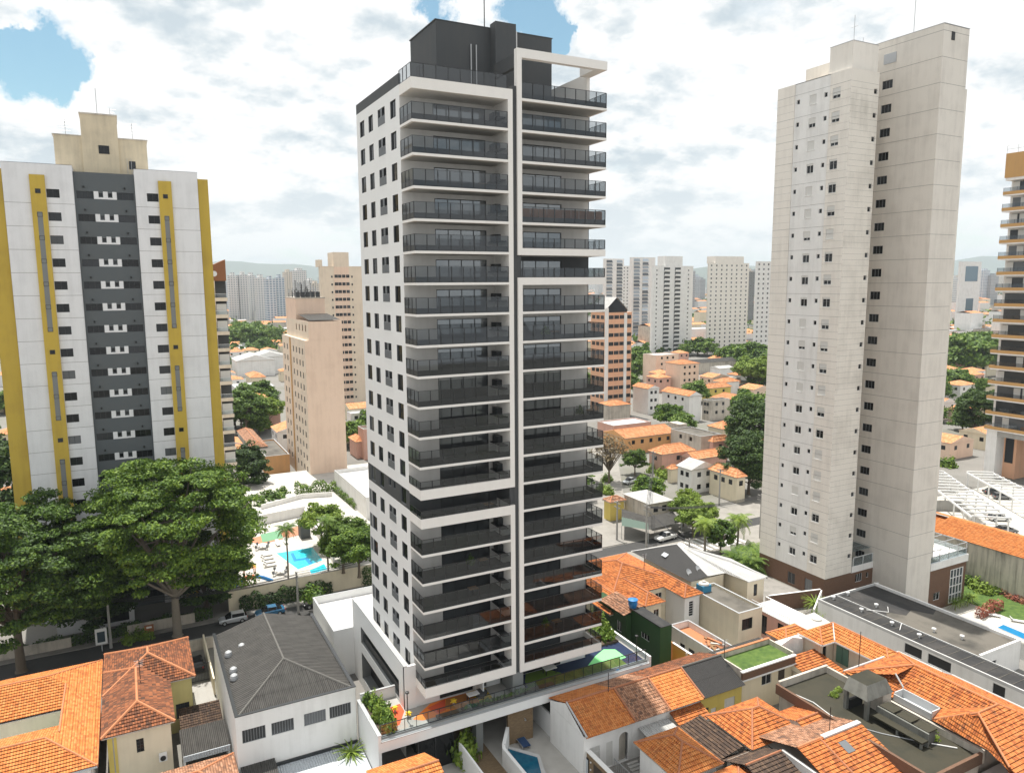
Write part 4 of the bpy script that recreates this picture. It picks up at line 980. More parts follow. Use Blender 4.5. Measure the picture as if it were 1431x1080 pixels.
ro = m.build('roof', t)
r = MB()
for a, b in (((c, 80, 9.42), (c, 93, 9.42)), ((c, 80, 9.42), (7.4, 73.4, 7.8)), ((c, 80, 9.42), (18.85, 73.4, 7.8))): r.tube([a, b], .13, 'ridge_grey')
r.build('ridge_tiles', ro)
for x, y in ((228, 435), (300, 395), (255, 523), (258, 560)):
    p = G(*cw(x, y), 8.3); d = MB()
    d.lathe((p.x, p.y, 8.0), ((.42, 0), (.42, .25), (.36, .5), (.2, .62), (.02, .66)), 'galv', 12).build('roof_vent', ro, smooth=False)

wall_thing('plain cream side wall of the driveway left of the white boxy building', (6.9, 93.2), (6.9, 106.5), 2.2, mat='house_cream')
wall_thing('low grey street wall in front of the driveway', (-5, 106.6), (20, 106.6), 1.6, mat='old_wall', cap='concrete')
t = thing('entrance_gate', 'dark metal driveway gate beside the yellow walled house', 'gate', (5.7, 97.5, 0))
m = MB()
for i in range(14): m.box(4.3 + i * .18, 4.34 + i * .18, 97.5, 97.54, .1, 2.3, 'dark_metal')
m.box(4.3, 6.8, 97.48, 97.56, 2.3, 2.36, 'dark_metal').box(4.3, 6.8, 97.48, 97.56, .1, .16, 'dark_metal').build('bars', t); MB().box(6.7, 6.85, 97.45, 97.6, 0, 2.5, 'pole').build('gate_post', t)
m = MB().box(4.2, 6.9, 86, 97, .01, .06, 'concrete'); struct('driveway', m)
t = thing('lean_to', 'dark corrugated lean to roof over the side passage of the white boxy building', 'lean to', (4.5, 80, 0))
m = MB(); roof_face(m, [(2.3, 77.6, 2.5), (6.9, 77.6, 2.5), (6.9, 82.3, 2.9), (2.3, 82.3, 2.9)], 'fibre_cement', 2.2, .02); m.build('roof', t)
MB().box(2.4, 2.6, 77.7, 82.2, 0, 2.4, 'white_wall').box(6.7, 6.85, 77.7, 82.2, 0, 2.4, 'white_wall').box(2.4, 6.9, 77.5, 77.6, 2.0, 2.6, 'pale_sheet').build('wall', t)
t = thing('shed', 'dark tiled shed roof behind the corrugated lean to', 'shed', (4.5, 84.5, 0))
m = MB(); roof_face(m, [(2.5, 82.6, 2.3), (6.8, 82.6, 2.3), (6.8, 86.5, 3.0), (2.5, 86.5, 3.0)], 'tile_brown'); m.build('roof', t); MB().box(2.6, 6.7, 86, 86.2, 0, 2.8, 'old_wall').build('wall', t)
house('low orange tiled roof at the bottom edge left of the white boxy building', -1.5, 7.0, 68.5, 75.8, 2.6, 1.4, 'hip', 'white_wall', 'tile_worn')
t = thing('lean_to', 'small grey fibre cement roof against the front of the white boxy building', 'lean to', (8.9, 71, 0))
m = MB(); roof_face(m, [(7.3, 68, 2.0), (10.6, 68, 2.0), (10.6, 73.05, 2.6), (7.3, 73.05, 2.6)], 'fibre_cement', 2.2, .02); m.build('roof', t); MB().box(7.4, 10.5, 68.2, 73, 0, 1.9, 'old_wall').build('wall', t)
t = thing('lean_to', 'pale blue corrugated metal roof below the front of the white boxy building', 'lean to', (15, 70, 0))
m = MB(); roof_face(m, [(10.6, 66, 1.1), (19.3, 66, 1.1), (19.3, 73.05, 1.7), (10.6, 73.05, 1.7)], 'pale_sheet', 3.4, .02); m.box(10.6, 19.15, 72.9, 73.08, 1.7, 2.0, 'dark_panel'); m.box(17.0, 19.3, 73.2, 90, 1.5, 1.55, 'pale_sheet'); m.build('roof', t)
MB().box(10.7, 19.2, 66.2, 72.9, 0, 1.05, 'old_wall').build('wall', t)
house('orange tiled roof at the bottom edge in front of the podium deck', 17.6, 23.6, 57, 64.6, 4.0, 1.5, 'gable_u', 'white_wall', 'tile_bright', ridge='ridge_dark')

# ================================================================== pool court of the main tower
def pool_court():
    m = MB().face([(23.6, 40, .02), (39.2, 40, .02), (39.2, 74, .02), (23.6, 74, .02)], 'deck_stone'); struct('pool_terrace', m)
    m = MB().face([(28.3, 50, .03), (32.0, 50, .03), (32.0, 73, .03), (28.3, 73, .03)], 'stone_brick'); struct('path', m)
    cp = lambda x, y, z=.7: (lambda p: (p.x, p.y))(G(660 + x / 8.418, 980 + y / 8.418, z))
    t = thing('swimming_pool', 'angular dark blue pool with pale stone rim in the white court below the tower', 'pool', (34.5, 62, 0))
    P = [cp(420, 545), cp(765, 645), cp(870, 990), cp(640, 842)]; P[2] = (33.8, 57.5); P.insert(3, (32.6, 57.5)); P[4] = cp(600, 842)
    MB().face([(p[0], p[1], .62) for p in P], 'pool_water_dark' if 0 else 'pool_dark').build('water', t)
    m = MB()
    outer = [cp(420, 520), cp(790, 618), (34.6, 57.3)]
    a, b, c_ = [cp(420, 520), cp(790, 618), cp(870, 850)]
    i0, i1, i2 = cp(420, 545), cp(765, 645), cp(815, 842)
    for q in ((a, b, i1, i0), (b, c_, i2, i1)): m.prism([Vector((*p, 0)) for p in q], .0, .68, 'pale_roof')
    m.build('rim', t)
    t = thing('boundary_wall', 'bent white raised wall along the left side of the pool', 'wall', (33, 64, 0))
    m = MB(); a, b, c_ = cp(415, 295, 2.4), cp(370, 540, 2.0), cp(620, 842, 2.0)
    m.obox(a, b, .35, 2.4, 0, 'tower_white').obox(b, (c_[0], c_[1] - 2), .35, 2.0, 0, 'tower_white').build('wall', t)
    t = tag(MB().box(34.2, 37.3, 67.15, 67.5, 0, 4.3, 'stone_brick').build('brick_pier', loc=(35.7, 67.3, 0)), 'brown stone wall with a shower under the deck beam', 'wall')
    MB().box(36.2, 36.3, 67.0, 67.15, 2.6, 2.65, 'galv').lathe((36.25, 66.95, 2.5), ((.12, 0), (.1, .05)), 'galv', 10).build('shower', t)
    # chaise longue
    t = thing('sun_lounger', 'navy blue chaise longue standing by the pool of the tower', 'lounger', (0, 0, .02))
    m = MB(); pts = [(0, 0, .95), (.35, 0, .42), (.7, 0, .36), (1.9, 0, .36)]
    for a, b in zip(pts, pts[1:]): m.face([(a[0], -.33, a[2]), (b[0], -.33, b[2]), (b[0], .33, b[2]), (a[0], .33, a[2])], 'navy_fabric'); m.face([(a[0], -.33, a[2] - .06), (a[0], .33, a[2] - .06), (b[0], .33, b[2] - .06), (b[0], -.33, b[2] - .06)], 'navy_fabric')
    m.build('cushion', None).parent = t; 
    m = MB()
    for s in (-.36, .36): m.tube([(x, s, z - .03) for x, y, z in pts], .03, 'galv')
    m.build('frame', None).parent = t
    for x in (.4, 1.8):
        for s in (-.34, .34): MB().tube([(x, s, 0), (x, s, .36)], .025, 'galv').build('leg', None).parent = t
    p = G(722, 1029, 0.02); q = G(737, 1048, .02); t.location = (p.x, p.y, .02); t.rotation_euler.z = math.atan2(q.y - p.y, q.x - p.x); t.scale = (1.4, 1.35, 1.3)
    # right boundary: white wall, brown wall with gates
    wall_thing('white rendered court wall behind the pool terrace', (39.1, 64.8), (39.1, 72), 2.7, mat='tower_white')
    t = thing('boundary_wall', 'brown stone court wall with black gates right of the pool', 'wall', (39.1, 58, 0))
    MB().box(39.0, 39.25, 50, 64.7, 0, 2.7, 'stone_brick').box(38.9, 39.4, 50, 64.7, 2.7, 2.8, 'white_wall').build('wall', t)
    MB().box(38.95, 39.0, 58.5, 63.6, .05, 2.1, 'black').build('gate', t); MB().box(38.92, 38.95, 58.6, 61.6, .1, 1.9, 'pale_sheet').build('white_panel', t); MB().box(38.95, 39.0, 52, 57.6, .05, 2.1, 'dark_door').build('gate', t)
    for v in (64.2, 58.1):
        for z in (1.1, 1.9): MB().box(38.9, 38.99, v - .06, v + .06, z, z + .14, 'white_plastic').build('wall_light', t)
    wall_thing('white patterned planter wall below the deck beam', (28.2, 58), (28.2, 66.6), 2.6, mat='tower_white')
    tag(MB().box(23.8, 27.8, 67.3, 67.45, 0, 3.9, 'pane_dark').box(23.8, 23.9, 67.2, 67.3, 0, 4, 'dark_metal').box(25.7, 25.8, 67.2, 67.3, 0, 4, 'dark_metal').box(27.7, 27.8, 67.2, 67.3, 0, 4, 'dark_metal').build('glass_door', loc=(25.8, 67.3, 0)), 'dark glazed entrance doors under the left of the deck beam', 'doors')
pool_court()
# ================================================================== right foreground: terrace row and garden houses
def row_houses():
    segs = [(38.6, 44.65, 'tile_bright', 'white_wall', 'white row house with bright orange tiles and an arched porch'),
            (44.65, 49.3, 'tile_worn', 'white_wall', 'row house with old lichen darkened tiles between two orange roofs'),
            (49.3, 54.0, 'tile_bright', 'white_wall', 'row house with orange tiles and a tiled lean to porch'),
            (54.0, 60.2, 'dark_sheet', 'house_yellow', 'yellow row house with a dark grey roof at the end of the row')]
    for i, (a, b, mat, wm, lab) in enumerate(segs):
        t = thing('row_house', lab, 'house', ((a + b) / 2, 62, 0), 'row houses with a shared ridge')
        b2 = b - .003; wv = []
        if i == 0: wv = [(39.3, 40.6, .9, 2.9), (41.4, 42.2, .1, 2.9), (43.0, 44.2, .1, 3.4)]
        if i == 3: wv = [(55.6, 56.4, .1, 2.6), (57.6, 59.2, 1.6, 3.2)]
        walls(t, a, b2, 58.9, 65.6, 0, 4.4, wm, wv)
        pl = MB()
        roof_face(pl, [(a, 58.35, 4.5), (b2, 58.35, 4.5), (b2, 62.4, 6.25), (a, 62.4, 6.25)], mat, .4 if 'tile' in mat else 2.2, .055 if 'tile' in mat else .02)
        roof_face(pl, [(a, 66.0, 4.9), (b2, 66.0, 4.9), (b2, 62.4, 6.25), (a, 62.4, 6.25)], 'tile_old' if i > 1 else mat)
        pl.face([(a + .01, 58.9, 4.4), (a + .01, 62.4, 6.2), (a + .01, 65.6, 4.9), (a + .01, 65.6, 4.4)][::-1], wm).face([(b2 - .01, 58.9, 4.4), (b2 - .01, 62.4, 6.2), (b2 - .01, 65.6, 4.9), (b2 - .01, 65.6, 4.4)], wm)
        ro = pl.build('roof', t)
        r = MB().tube([(a, 62.4, 6.3), (b2, 62.4, 6.3)], .12, 'ridge_dark' if i < 3 else 'ridge_grey').tube([(a + .1, 58.4, 4.6), (a + .1, 62.4, 6.33)], .11, 'galv' if i == 0 else 'ridge_dark'); r.build('ridge_tiles', ro)
        if i == 0:
            wins(t, 'v', 58.9, wv[:1], frame='white_frame', glassm='shutter', cols=2, rows=3)
            MB().box(41.4, 42.2, 58.98, 59.02, .1, 2.9, 'shutter').build('door', t); MB().box(43.0, 44.2, 59.4, 59.45, 0, 3.4, 'old_wall').build('porch', t)
            m = MB(); n = 10
            for k in range(n):
                t0, t1 = math.pi * k / n, math.pi * (k + 1) / n; f = lambda q, R_: (43.6 + R_ * math.cos(q), 58.84, 2.85 + R_ * math.sin(q))
                m.face([f(t0, .62), f(t0, .95), f(t1, .95), f(t1, .62)][::-1], wm)
            m.build('arch', t)
        if i == 3:
            MB().box(55.6, 56.4, 58.98, 59.03, .1, 2.6, 'white_frame').build('door', t); wins(t, 'v', 58.9, wv[1:], frame='white_frame', glassm='shutter', cols=3)
            MB().box(54.1, 55.2, 58.86, 58.9, 0, 2.9, 'black').build('porch', t)
        if i == 2:
            m = MB(); roof_face(m, [(49.6, 56.9, 3.1), (54.0, 56.9, 3.1), (54.0, 58.85, 3.9), (49.6, 58.85, 3.9)], 'tile_orange'); m.box(49.6, 54, 56.8, 56.9, 2.95, 3.1, 'galv'); m.build('porch_roof', t)
            for u in (49.8, 53.8): MB().box(u - .07, u + .07, 56.95, 57.09, 0, 3.0, 'house_yellow').build('porch_post', t)
    t = thing('awning', 'white corrugated awning in front of the old tiled row house', 'awning', (47, 57, 0))
    m = MB(); roof_face(m, [(45.4, 55.3, 2.9), (49.4, 55.3, 2.9), (49.4, 58.8, 3.4), (45.4, 58.8, 3.4)], 'white_sheet', 4, .02); m.build('roof', t)
    for u in (45.5, 49.3): MB().tube([(u, 55.4, 0), (u, 55.4, 2.9)], .05, 'galv').build('post', t)
    t = thing('staircase', 'grey front steps rising to the arched porch of the white row house', 'stairs', (43.2, 57.5, 0))
    m = MB()
    for k in range(6): m.box(42.9, 44.2, 55.6 + k * .3, 55.9 + k * .3, 0, .17 * (k + 1), 'concrete')
    m.build('steps', t); m = MB()
    for k in range(9): m.box(42.0 + 0 * k, 42.04, 55.4 + k * .35, 55.44 + k * .35, .1, 1.3, 'galv')
    m.box(41.98, 42.06, 55.4, 58.3, 1.25, 1.32, 'galv').build('railing', t)
row_houses()
m = MB().face([(39.3, 40, .015), (62, 40, .015), (62, 58.9, .015), (39.3, 58.9, .015)], 'pavement'); struct('yard', m)
m = MB().face([(53, 66, .015), (95, 66, .015), (95, 98.5, .015), (53, 98.5, .015)], 'pavement'); struct('yard', m)

house('bright orange pyramid roofed house in front of the row house steps', 42.4, 48.0, 48.9, 55.6, 4.5, 1.55, 'hip', 'white_wall', 'tile_bright', ridge='ridge_dark')
house('orange tiled house at the bottom edge below the bright pyramid roof', 41.5, 49.6, 41.5, 48.6, 4.2, 1.4, 'hip', 'white_wall', 'tile_orange', ridge='ridge_dark')
t = thing('house', 'house with long brown tiled roofs between the orange pyramid roofs', 'house', (50, 50, 0))
walls(t, 48.4, 51.4, 50.2, 55.8, 0, 3.8, 'old_wall'); walls(t, 49, 53.3, 42, 49.5, 0, 4.2, 'old_wall')
m = MB(); roof_face(m, [(48.1, 50.0, 3.9), (48.1, 56.2, 3.9), (51.6, 56.2, 4.5), (51.6, 50.0, 4.5)], 'tile_brown'); m.build('roof', t)
m = MB(); roof_face(m, [(48.8, 46.9, 5.3), (53.4, 46.9, 5.3), (53.4, 50.0, 3.9), (48.8, 50.0, 3.9)], 'tile_brown'); roof_face(m, [(48.8, 46.9, 5.3), (53.4, 46.9, 5.3), (53.4, 41, 3.4), (48.8, 41, 3.4)], 'tile_brown')
ro = m.build('roof', t); MB().tube([(48.8, 46.9, 5.35), (53.4, 46.9, 5.35)], .1, 'ridge_dark').box(53.4, 53.75, 41, 46.9, 4.6, 5.4, 'pale_roof').build('ridge_tiles', ro)
house('orange pyramid roofed house with dark hips beside the yellow row house', 51.9, 59.4, 49.1, 55.8, 4.5, 1.65, 'hip', 'old_wall', 'tile_orange', ridge='ridge_dark')
t = tag(MB().box(52.2, 54.2, 49.2, 50.4, 4.4, 4.5, 'white_plastic').box(52.25, 52.35, 49.3, 49.4, 3.6, 4.4, 'white_plastic').box(54.05, 54.15, 49.3, 49.4, 3.6, 4.4, 'white_plastic').box(52.25, 52.35, 50.2, 50.3, 3.6, 4.4, 'white_plastic').build('solar_panel', loc=(53.2, 49.8, 3.6)), 'small tilted white panel on the brown roof between the orange roofs', 'panel')
house('orange house whose low roof joins the mossy terrace wall', 58.2, 62.0, 46.2, 52.5, 4.6, 1.0, 'gable_u', 'old_wall', 'tile_orange', ridge='ridge_dark')
t = thing('house', 'large house with a long orange tiled ridge along the foot of the mossy terrace', 'house', (57, 43, 0))
walls(t, 53.9, 62, 39.5, 49.5, 0, 4.4, 'old_wall')
m = MB(); roof_face(m, [(53.6, 38.6, 4.3), (62.3, 38.6, 4.3), (62.3, 45.2, 6.55), (53.6, 45.2, 6.55)], 'tile_orange'); roof_face(m, [(53.6, 50, 4.9), (62.3, 50, 4.9), (62.3, 45.2, 6.55), (53.6, 45.2, 6.55)], 'tile_worn')
ro = m.build('roof', t); MB().tube([(53.6, 45.2, 6.6), (57, 45.2, 6.6)], .11, 'ridge_tile').box(57, 62.3, 45.0, 45.5, 6.5, 6.68, 'pale_roof').tube([(56.6, 39, 4.5), (56.6, 45.2, 6.62)], .1, 'ridge_dark').build('ridge_tiles', ro)
p = MB(); roof_face(p, [(58.0, 43.0, 5.92), (59.0, 43.0, 5.92), (59.0, 44.2, 6.33), (58.0, 44.2, 6.33)], 'pane_grey', 0); p.build('roof_light', ro)

# mossy roof terrace with barbecue hood
def mossy():
    t = thing('building', 'mossy flat roofed building with a brick edged terrace', 'building', (65, 46, 0))
    walls(t, 61.6, 69.0, 37.3, 54.7, 0, 5.4, 'old_wall')
    m = MB().box(61.6, 69.0, 37.3, 54.7, 5.4, 5.5, 'mossy_slab')
    for b in ((61.3, 61.6, 37, 55), (61.6, 69.0, 37, 37.3)): m.box(*b, 4.9, 6.0, 'brown_brick')
    m.box(61.6, 69.3, 54.7, 55, 4.9, 6.3, 'old_wall').box(69.0, 69.3, 37, 54.7, 4.9, 6.2, 'old_wall'); m.build('roof', t)
    m = MB(); p = [(62, 53.6), (62.6, 51), (62.2, 48.5), (62.4, 46)]
    m.tube([(x, y, 5.56) for x, y in p], .05, 'white_plastic').tube([(62.8, 46, 5.56), (64, 44, 5.56), (66, 41.5, 5.56)], .05, 'galv').tube([(66.8, 40.6, 5.57), (68.3, 39.0, 5.57)], .06, 'white_plastic'); m.build('pipe', t)
    t = thing('barbecue_hood', 'concrete barbecue shelter with a mossy tapered hood on the mossy terrace', 'barbecue', (66.5, 47.6, 5.5))
    m = MB(); B0 = [(64.6, 46.1), (68.6, 46.1), (68.6, 49.0), (64.6, 49.0)]; T0 = [(65.2, 46.7), (68.2, 46.7), (68.2, 48.9), (65.2, 48.9)]
    for i in range(4):
        a, b, c_, d = B0[i], B0[(i + 1) % 4], T0[(i + 1) % 4], T0[i]
        m.face([(*a, 7.6), (*b, 7.6), (*c_, 8.9), (*d, 8.9)], 'mossy_concrete')
    m.face([(*p_, 8.9) for p_ in T0], 'mossy_slab').face([(*p_, 7.6) for p_ in reversed(B0)], 'mossy_concrete').build('hood', t)
    for u, v in ((64.75, 46.25), (64.75, 48.7), (68.3, 48.7)): MB().box(u - .15, u + .25, v - .15, v + .2, 5.5, 7.6, 'mossy_concrete').build('post', t)
    MB().box(67.2, 68.5, 46.2, 47.6, 5.5, 7.6, 'old_wall').box(65, 67, 48.4, 48.8, 5.5, 6.5, 'black').build('oven', t)
    t = thing('bench', 'long mossy stone counter with slabs beside the barbecue shelter', 'counter', (66.2, 43.4, 5.5))
    m = MB().box(65.0, 66.0, 40.4, 46.0, 6.1, 6.25, 'mossy_slab').box(65.9, 66.1, 40.4, 46.0, 5.5, 6.9, 'mossy_concrete').box(65.1, 65.3, 40.5, 40.7, 5.5, 6.1, 'mossy_concrete').box(65.1, 65.3, 43, 43.2, 5.5, 6.1, 'mossy_concrete'); m.build('counter', t)
    for k in range(3): MB().box(66.2, 67.6, 40.6 + k * 1.85, 42.2 + k * 1.85, 6.75 + .02 * k, 6.9 + .02 * k, 'mossy_slab').box(66.3, 67.5, 40.7 + k * 1.85, 42.1 + k * 1.85, 5.5, 6.75, 'mossy_concrete').build('slab', t)
mossy()
# very large orange roof on the right
def big_orange():
    t = thing('house', 'very large orange tiled house with a sunken white light well', 'house', (74, 44, 0))
    walls(t, 69.35, 78.4, 38, 52.3, 0, 6.2, 'old_wall'); walls(t, 67.9, 80.2, 25.5, 37.5, 0, 3.4, 'white_wall')
    m = MB(); zr = 8.7; mt = 'tile_orange'
    roof_face(m, [(69.3, 52.6, 6.5), (78.8, 52.6, 6.5), (73.8, 47.3, zr), (70.9, 47.4, 8.3)], mt)
    roof_face(m, [(78.8, 52.6, 6.5), (78.8, 47.3, 6.5), (73.8, 47.3, zr)], mt); roof_face(m, [(78.8, 47.3, 6.5), (80.6, 47.3, 5.7), (80.6, 31.6, 5.7), (73.8, 38.6, zr), (73.8, 47.3, zr)], mt)
    roof_face(m, [(70.8, 46.5, 7.2), (70.8, 38.2, 7.2), (73.8, 38.6, zr), (73.8, 47.3, zr)], mt)
    roof_face(m, [(69.3, 52.6, 6.5), (69.3, 46.6, 6.5), (70.8, 46.5, 7.2), (73.8, 47.3, zr)], mt)
    roof_face(m, [(69.3, 42.3, 6.5), (70.8, 42.3, 7.2), (73.4, 38.6, 8.6), (70.5, 38.6, 8.3)], mt, 0)
    roof_face(m, [(69.3, 42.2, 6.4), (69.3, 36.0, 6.6), (67.6, 33.8, 6.5), (70.6, 38.6, 8.5)], mt)
    roof_face(m, [(70.6, 38.6, zr), (73.8, 38.6, zr), (84.4, 28, 4.9), (84.4, 25, 3.8), (66, 25, 3.8), (67.4, 33.8, 6.97)], mt)
    roof_face(m, [(69.3, 36.0, 6.5), (67.4, 33.8, 6.5), (66, 25, 3.8), (66.8, 25, 3.2)], mt)
    ro = m.build('roof', t); r = MB()
    for a, b in (((73.8, 47.3, zr), (73.8, 38.6, zr)), ((69.3, 52.6, 6.5), (73.8, 47.3, zr)), ((78.8, 52.6, 6.5), (73.8, 47.3, zr)), ((70.8, 38.0, 7.2), (73.8, 38.6, zr)), ((70.6, 38.6, zr), (67.4, 33.8, 7.0)), ((70.6, 38.6, zr), (73.8, 38.6, zr)), ((69.3, 42, 6.6), (70.6, 38.6, zr)), ((73.8, 38.6, zr), (80.6, 31.6, 5.75))): r.tube([Vector(a) + Vector((0, 0, .05)), Vector(b) + Vector((0, 0, .05))], .1, 'ridge_tile')
    r.tube([(70.85, 47.5, 8.4), (70.85, 46.5, 7.3)], .09, 'pale_roof').tube([(78.85, 52.6, 6.55), (78.85, 47.3, 6.6)], .1, 'pale_roof').tube([(69.3, 52.65, 6.55), (78.85, 52.65, 6.55)], .12, 'pale_roof').tube([(80.65, 47.3, 5.78), (80.65, 31.6, 5.78)], .1, 'pale_roof').tube([(78.85, 47.3, 6.55), (80.65, 47.3, 5.78)], .1, 'pale_roof').build('ridge_tiles', ro)
    m = MB().box(69.35, 70.7, 42.4, 46.45, 6.3, 6.35, 'pale_sheet').box(69.3, 69.4, 42.4, 46.5, 6.3, 7.0, 'pale_roof').box(70.65, 70.78, 42.4, 46.5, 6.3, 7.25, 'pale_roof').box(69.4, 70.65, 46.4, 46.5, 6.3, 7.2, 'pale_roof').box(69.4, 70.65, 42.3, 42.4, 6.3, 7.2, 'pale_roof')
    m.build('light_well', t)
big_orange()
# house with the grass roof, tile house beside it, beige walls
wv = [pxrect('v', 59.2, (1065, 938), (1078, 949)), pxrect('v', 59.2, (1088, 930), (1096.5, 951))]
wv[0] = (wv[0][0], wv[0][1], 3.0, 4.4); wv[1] = (wv[1][0], wv[1][1], 1.9, 4.6)
t = thing('house', 'white house with a flat grass covered roof and a brick edge', 'house', (64.5, 61, 0))
walls(t, 60.3, 68.6, 59.2, 62.9, 0, 4.7, 'house_cream', wv); window(t, 'v', 59.2, sum(wv[0][:2]) / 2, 3.0, wv[0][1] - wv[0][0], 1.4, .08, frame='white_frame'); MB().box(*wv[1][:2], 59.3, 59.34, 1.9, 4.6, 'dark_door').build('door', t)
m = MB().box(60.3, 68.8, 58.9, 59.15, 4.7, 5.6, 'brown_brick').box(60.2, 68.9, 58.85, 59.25, 5.6, 5.75, 'white_wall').box(60.2, 68.9, 58.8, 59.15, 4.55, 4.7, 'white_wall').box(60.3, 60.5, 59.25, 63, 4.7, 5.9, 'old_wall').box(68.6, 68.8, 59.25, 63, 4.7, 6.0, 'old_wall').box(60.3, 68.8, 63, 63.2, 4.7, 6.0, 'old_wall').box(60.25, 68.85, 62.95, 63.3, 6.0, 6.1, 'terracotta')
m.box(60.5, 68.6, 59.25, 63, 5.3, 5.38, 'grass'); m.build('roof', t)
house('orange tiled lower roof between the grass roof and the mossy terrace', 68.4, 73.6, 55.2, 60.2, 3.9, .9, 'shed_u', 'house_cream', 'tile_orange', ridge=None)
t = thing('house', 'beige house with an L shaped orange roof and green shutters', 'house', (75.5, 58.5, 0))
wv = [(73.85, 74.5, 4.0, 5.5)]; walls(t, 73.5, 78.9, 59.2, 62, 0, 5.9, 'beige_wall', wv); wins(t, 'v', 59.2, wv)
wu = [(56.9, 58.6, 3.4, 5.6)]; walls(t, 75.7, 78.9, 51.6, 59.15, 0, 5.9, 'beige_wall', [], wu); MB().box(75.55, 75.66, 56.9, 57.7, 3.4, 5.6, 'green_shutter').box(75.55, 75.66, 57.78, 58.6, 3.4, 5.6, 'green_shutter').build('shutter', t)
m = MB(); zr = 7.2
roof_face(m, [(73.1, 58.7, 6.0), (75.3, 58.7, 6.0), (77.2, 60.6, zr), (74.7, 60.5, zr)], 'tile_bright'); roof_face(m, [(73.1, 62.4, 6.0), (79.3, 62.4, 6.0), (77.2, 60.6, zr), (74.7, 60.5, zr)], 'tile_bright'); roof_face(m, [(73.1, 58.7, 6), (73.1, 62.4, 6), (74.7, 60.5, zr)], 'tile_bright')
roof_face(m, [(75.3, 58.7, 6.0), (75.3, 51.2, 6.0), (77.2, 53.1, zr), (77.2, 60.6, zr)], 'tile_bright'); roof_face(m, [(79.3, 62.4, 6), (79.3, 51.2, 6.0), (77.2, 53.1, zr), (77.2, 60.6, zr)], 'tile_bright'); roof_face(m, [(75.3, 51.2, 6), (79.3, 51.2, 6), (77.2, 53.1, zr)], 'tile_bright')
for b in ((73.05, 75.3, 58.62, 58.72), (75.22, 75.32, 51.1, 58.62), (73.0, 73.1, 58.62, 62.4), (75.32, 79.3, 51.1, 51.2)): m.box(*b, 5.85, 6.02, 'white_wall')
ro = m.build('roof', t); r = MB()
for a, b, q in (((74.7, 60.5, zr), (77.2, 60.6, zr), 'ridge_tile'), ((77.2, 60.6, zr), (77.2, 53.1, zr), 'ridge_tile'), ((75.3, 58.7, 6.05), (77.2, 60.6, zr), 'pale_roof'), ((73.1, 58.7, 6.05), (74.7, 60.5, zr), 'ridge_tile'), ((75.3, 51.2, 6.05), (77.2, 53.1, zr), 'ridge_tile'), ((79.3, 51.2, 6.05), (77.2, 53.1, zr), 'ridge_tile')): r.tube([Vector(a) + Vector((0, 0, .05)), Vector(b) + Vector((0, 0, .05))], .09, q)
r.build('ridge_tiles', ro)
t = thing('shed', 'plain white gabled wall and roof left of the beige house', 'shed', (71.5, 60.8, 0))
MB().wall('v', 61.6, 68.9, 73.2, 0, 5.6, [], 'white_wall').box(68.9, 73.2, 61.62, 62.6, 0, 5.7, 'white_wall', 'f').face([(68.9, 61.55, 5.6), (73.2, 61.55, 5.6), (71.2, 61.55, 6.3)], 'white_wall').build('wall', t)
house('small bright orange roof behind the white gabled wall', 71.6, 76.9, 62.8, 66.3, 4.7, .9, 'hip', 'house_pink', 'tile_bright')
t = thing('lean_to', 'pale cream lean to roof behind the beige house', 'lean to', (79.8, 65.5, 0))
m = MB(); roof_face(m, [(77.4, 63.6, 4.2), (82.2, 63.6, 4.2), (82.2, 67.6, 4.7), (77.4, 67.6, 4.7)], 'deck_stone', 0); m.build('roof', t); MB().box(77.6, 82, 63.8, 67.4, 0, 4.1, 'house_cream').build('wall', t)
t = thing('lean_to', 'dark stained roof beside the green house yard', 'lean to', (68, 65, 0))
m = MB(); roof_face(m, [(62.5, 63.4, 3.2), (71.2, 63.4, 3.2), (71.2, 67.0, 3.9), (62.5, 67.0, 3.9)], 'fibre_cement', 2.2, .02); m.build('roof', t); MB().box(62.6, 71, 63.5, 66.9, 0, 3.1, 'white_wall').build('wall', t)

# green house
t = thing('house', 'dark green house with a black flat roof beside the podium deck', 'house', (57, 74, 0))
wu = [pxrect('u', 56.0, (898, 874), (910, 884)), pxrect('u', 55.2, (868, 860), (877, 872))]
walls(t, 56.0, 57.8, 68.5, 74.4, 0, 8.0, 'green_wall', [], [(70.6, 72.3, 5.2, 6.0)]); wins(t, 'u', 56.0, [(70.6, 72.3, 5.2, 6.0)], frame='white_frame', cols=3)
walls(t, 55.2, 58.2, 74.4, 82, 0, 7.4, 'green_wall', [], [(75.4, 76.5, 4.6, 6.0), (79.5, 81.5, 4.6, 6.2)]); wins(t, 'u', 55.2, [(75.4, 76.5, 4.6, 6.0)], frame='white_frame'); wins(t, 'u', 55.2, [(79.5, 81.5, 4.6, 6.2)])
MB().box(55.98, 57.82, 68.48, 74.4, 8.0, 8.06, 'membrane').box(55.98, 56.1, 68.48, 74.4, 8.06, 8.16, 'black').build('roof', t)
m = MB(); roof_face(m, [(54.8, 74.4, 7.42), (54.8, 80, 7.42), (57.6, 80, 8.1), (57.6, 74.4, 8.1)], 'tile_worn'); m.build('tile_roof', t)
t = thing('house', 'white house with a wide mottled orange hipped roof and annexe wings', 'house', (63, 86, 0))
walls(t, 60.6, 63.3, 77.3, 82, 0, 6.4, 'house_cream', [(62.0, 62.9, 4.3, 5.5)]); wins(t, 'v', 77.3, [(62.0, 62.9, 4.3, 5.5)], frame='white_frame')
walls(t, 64.2, 69.6, 81.0, 94, 0, 6.4, 'house_cream', [(65.2, 66.4, 3.6, 5.8)]); wins(t, 'v', 81.0, [(65.2, 66.4, 3.6, 5.8)], frame='white_frame', rows=3)
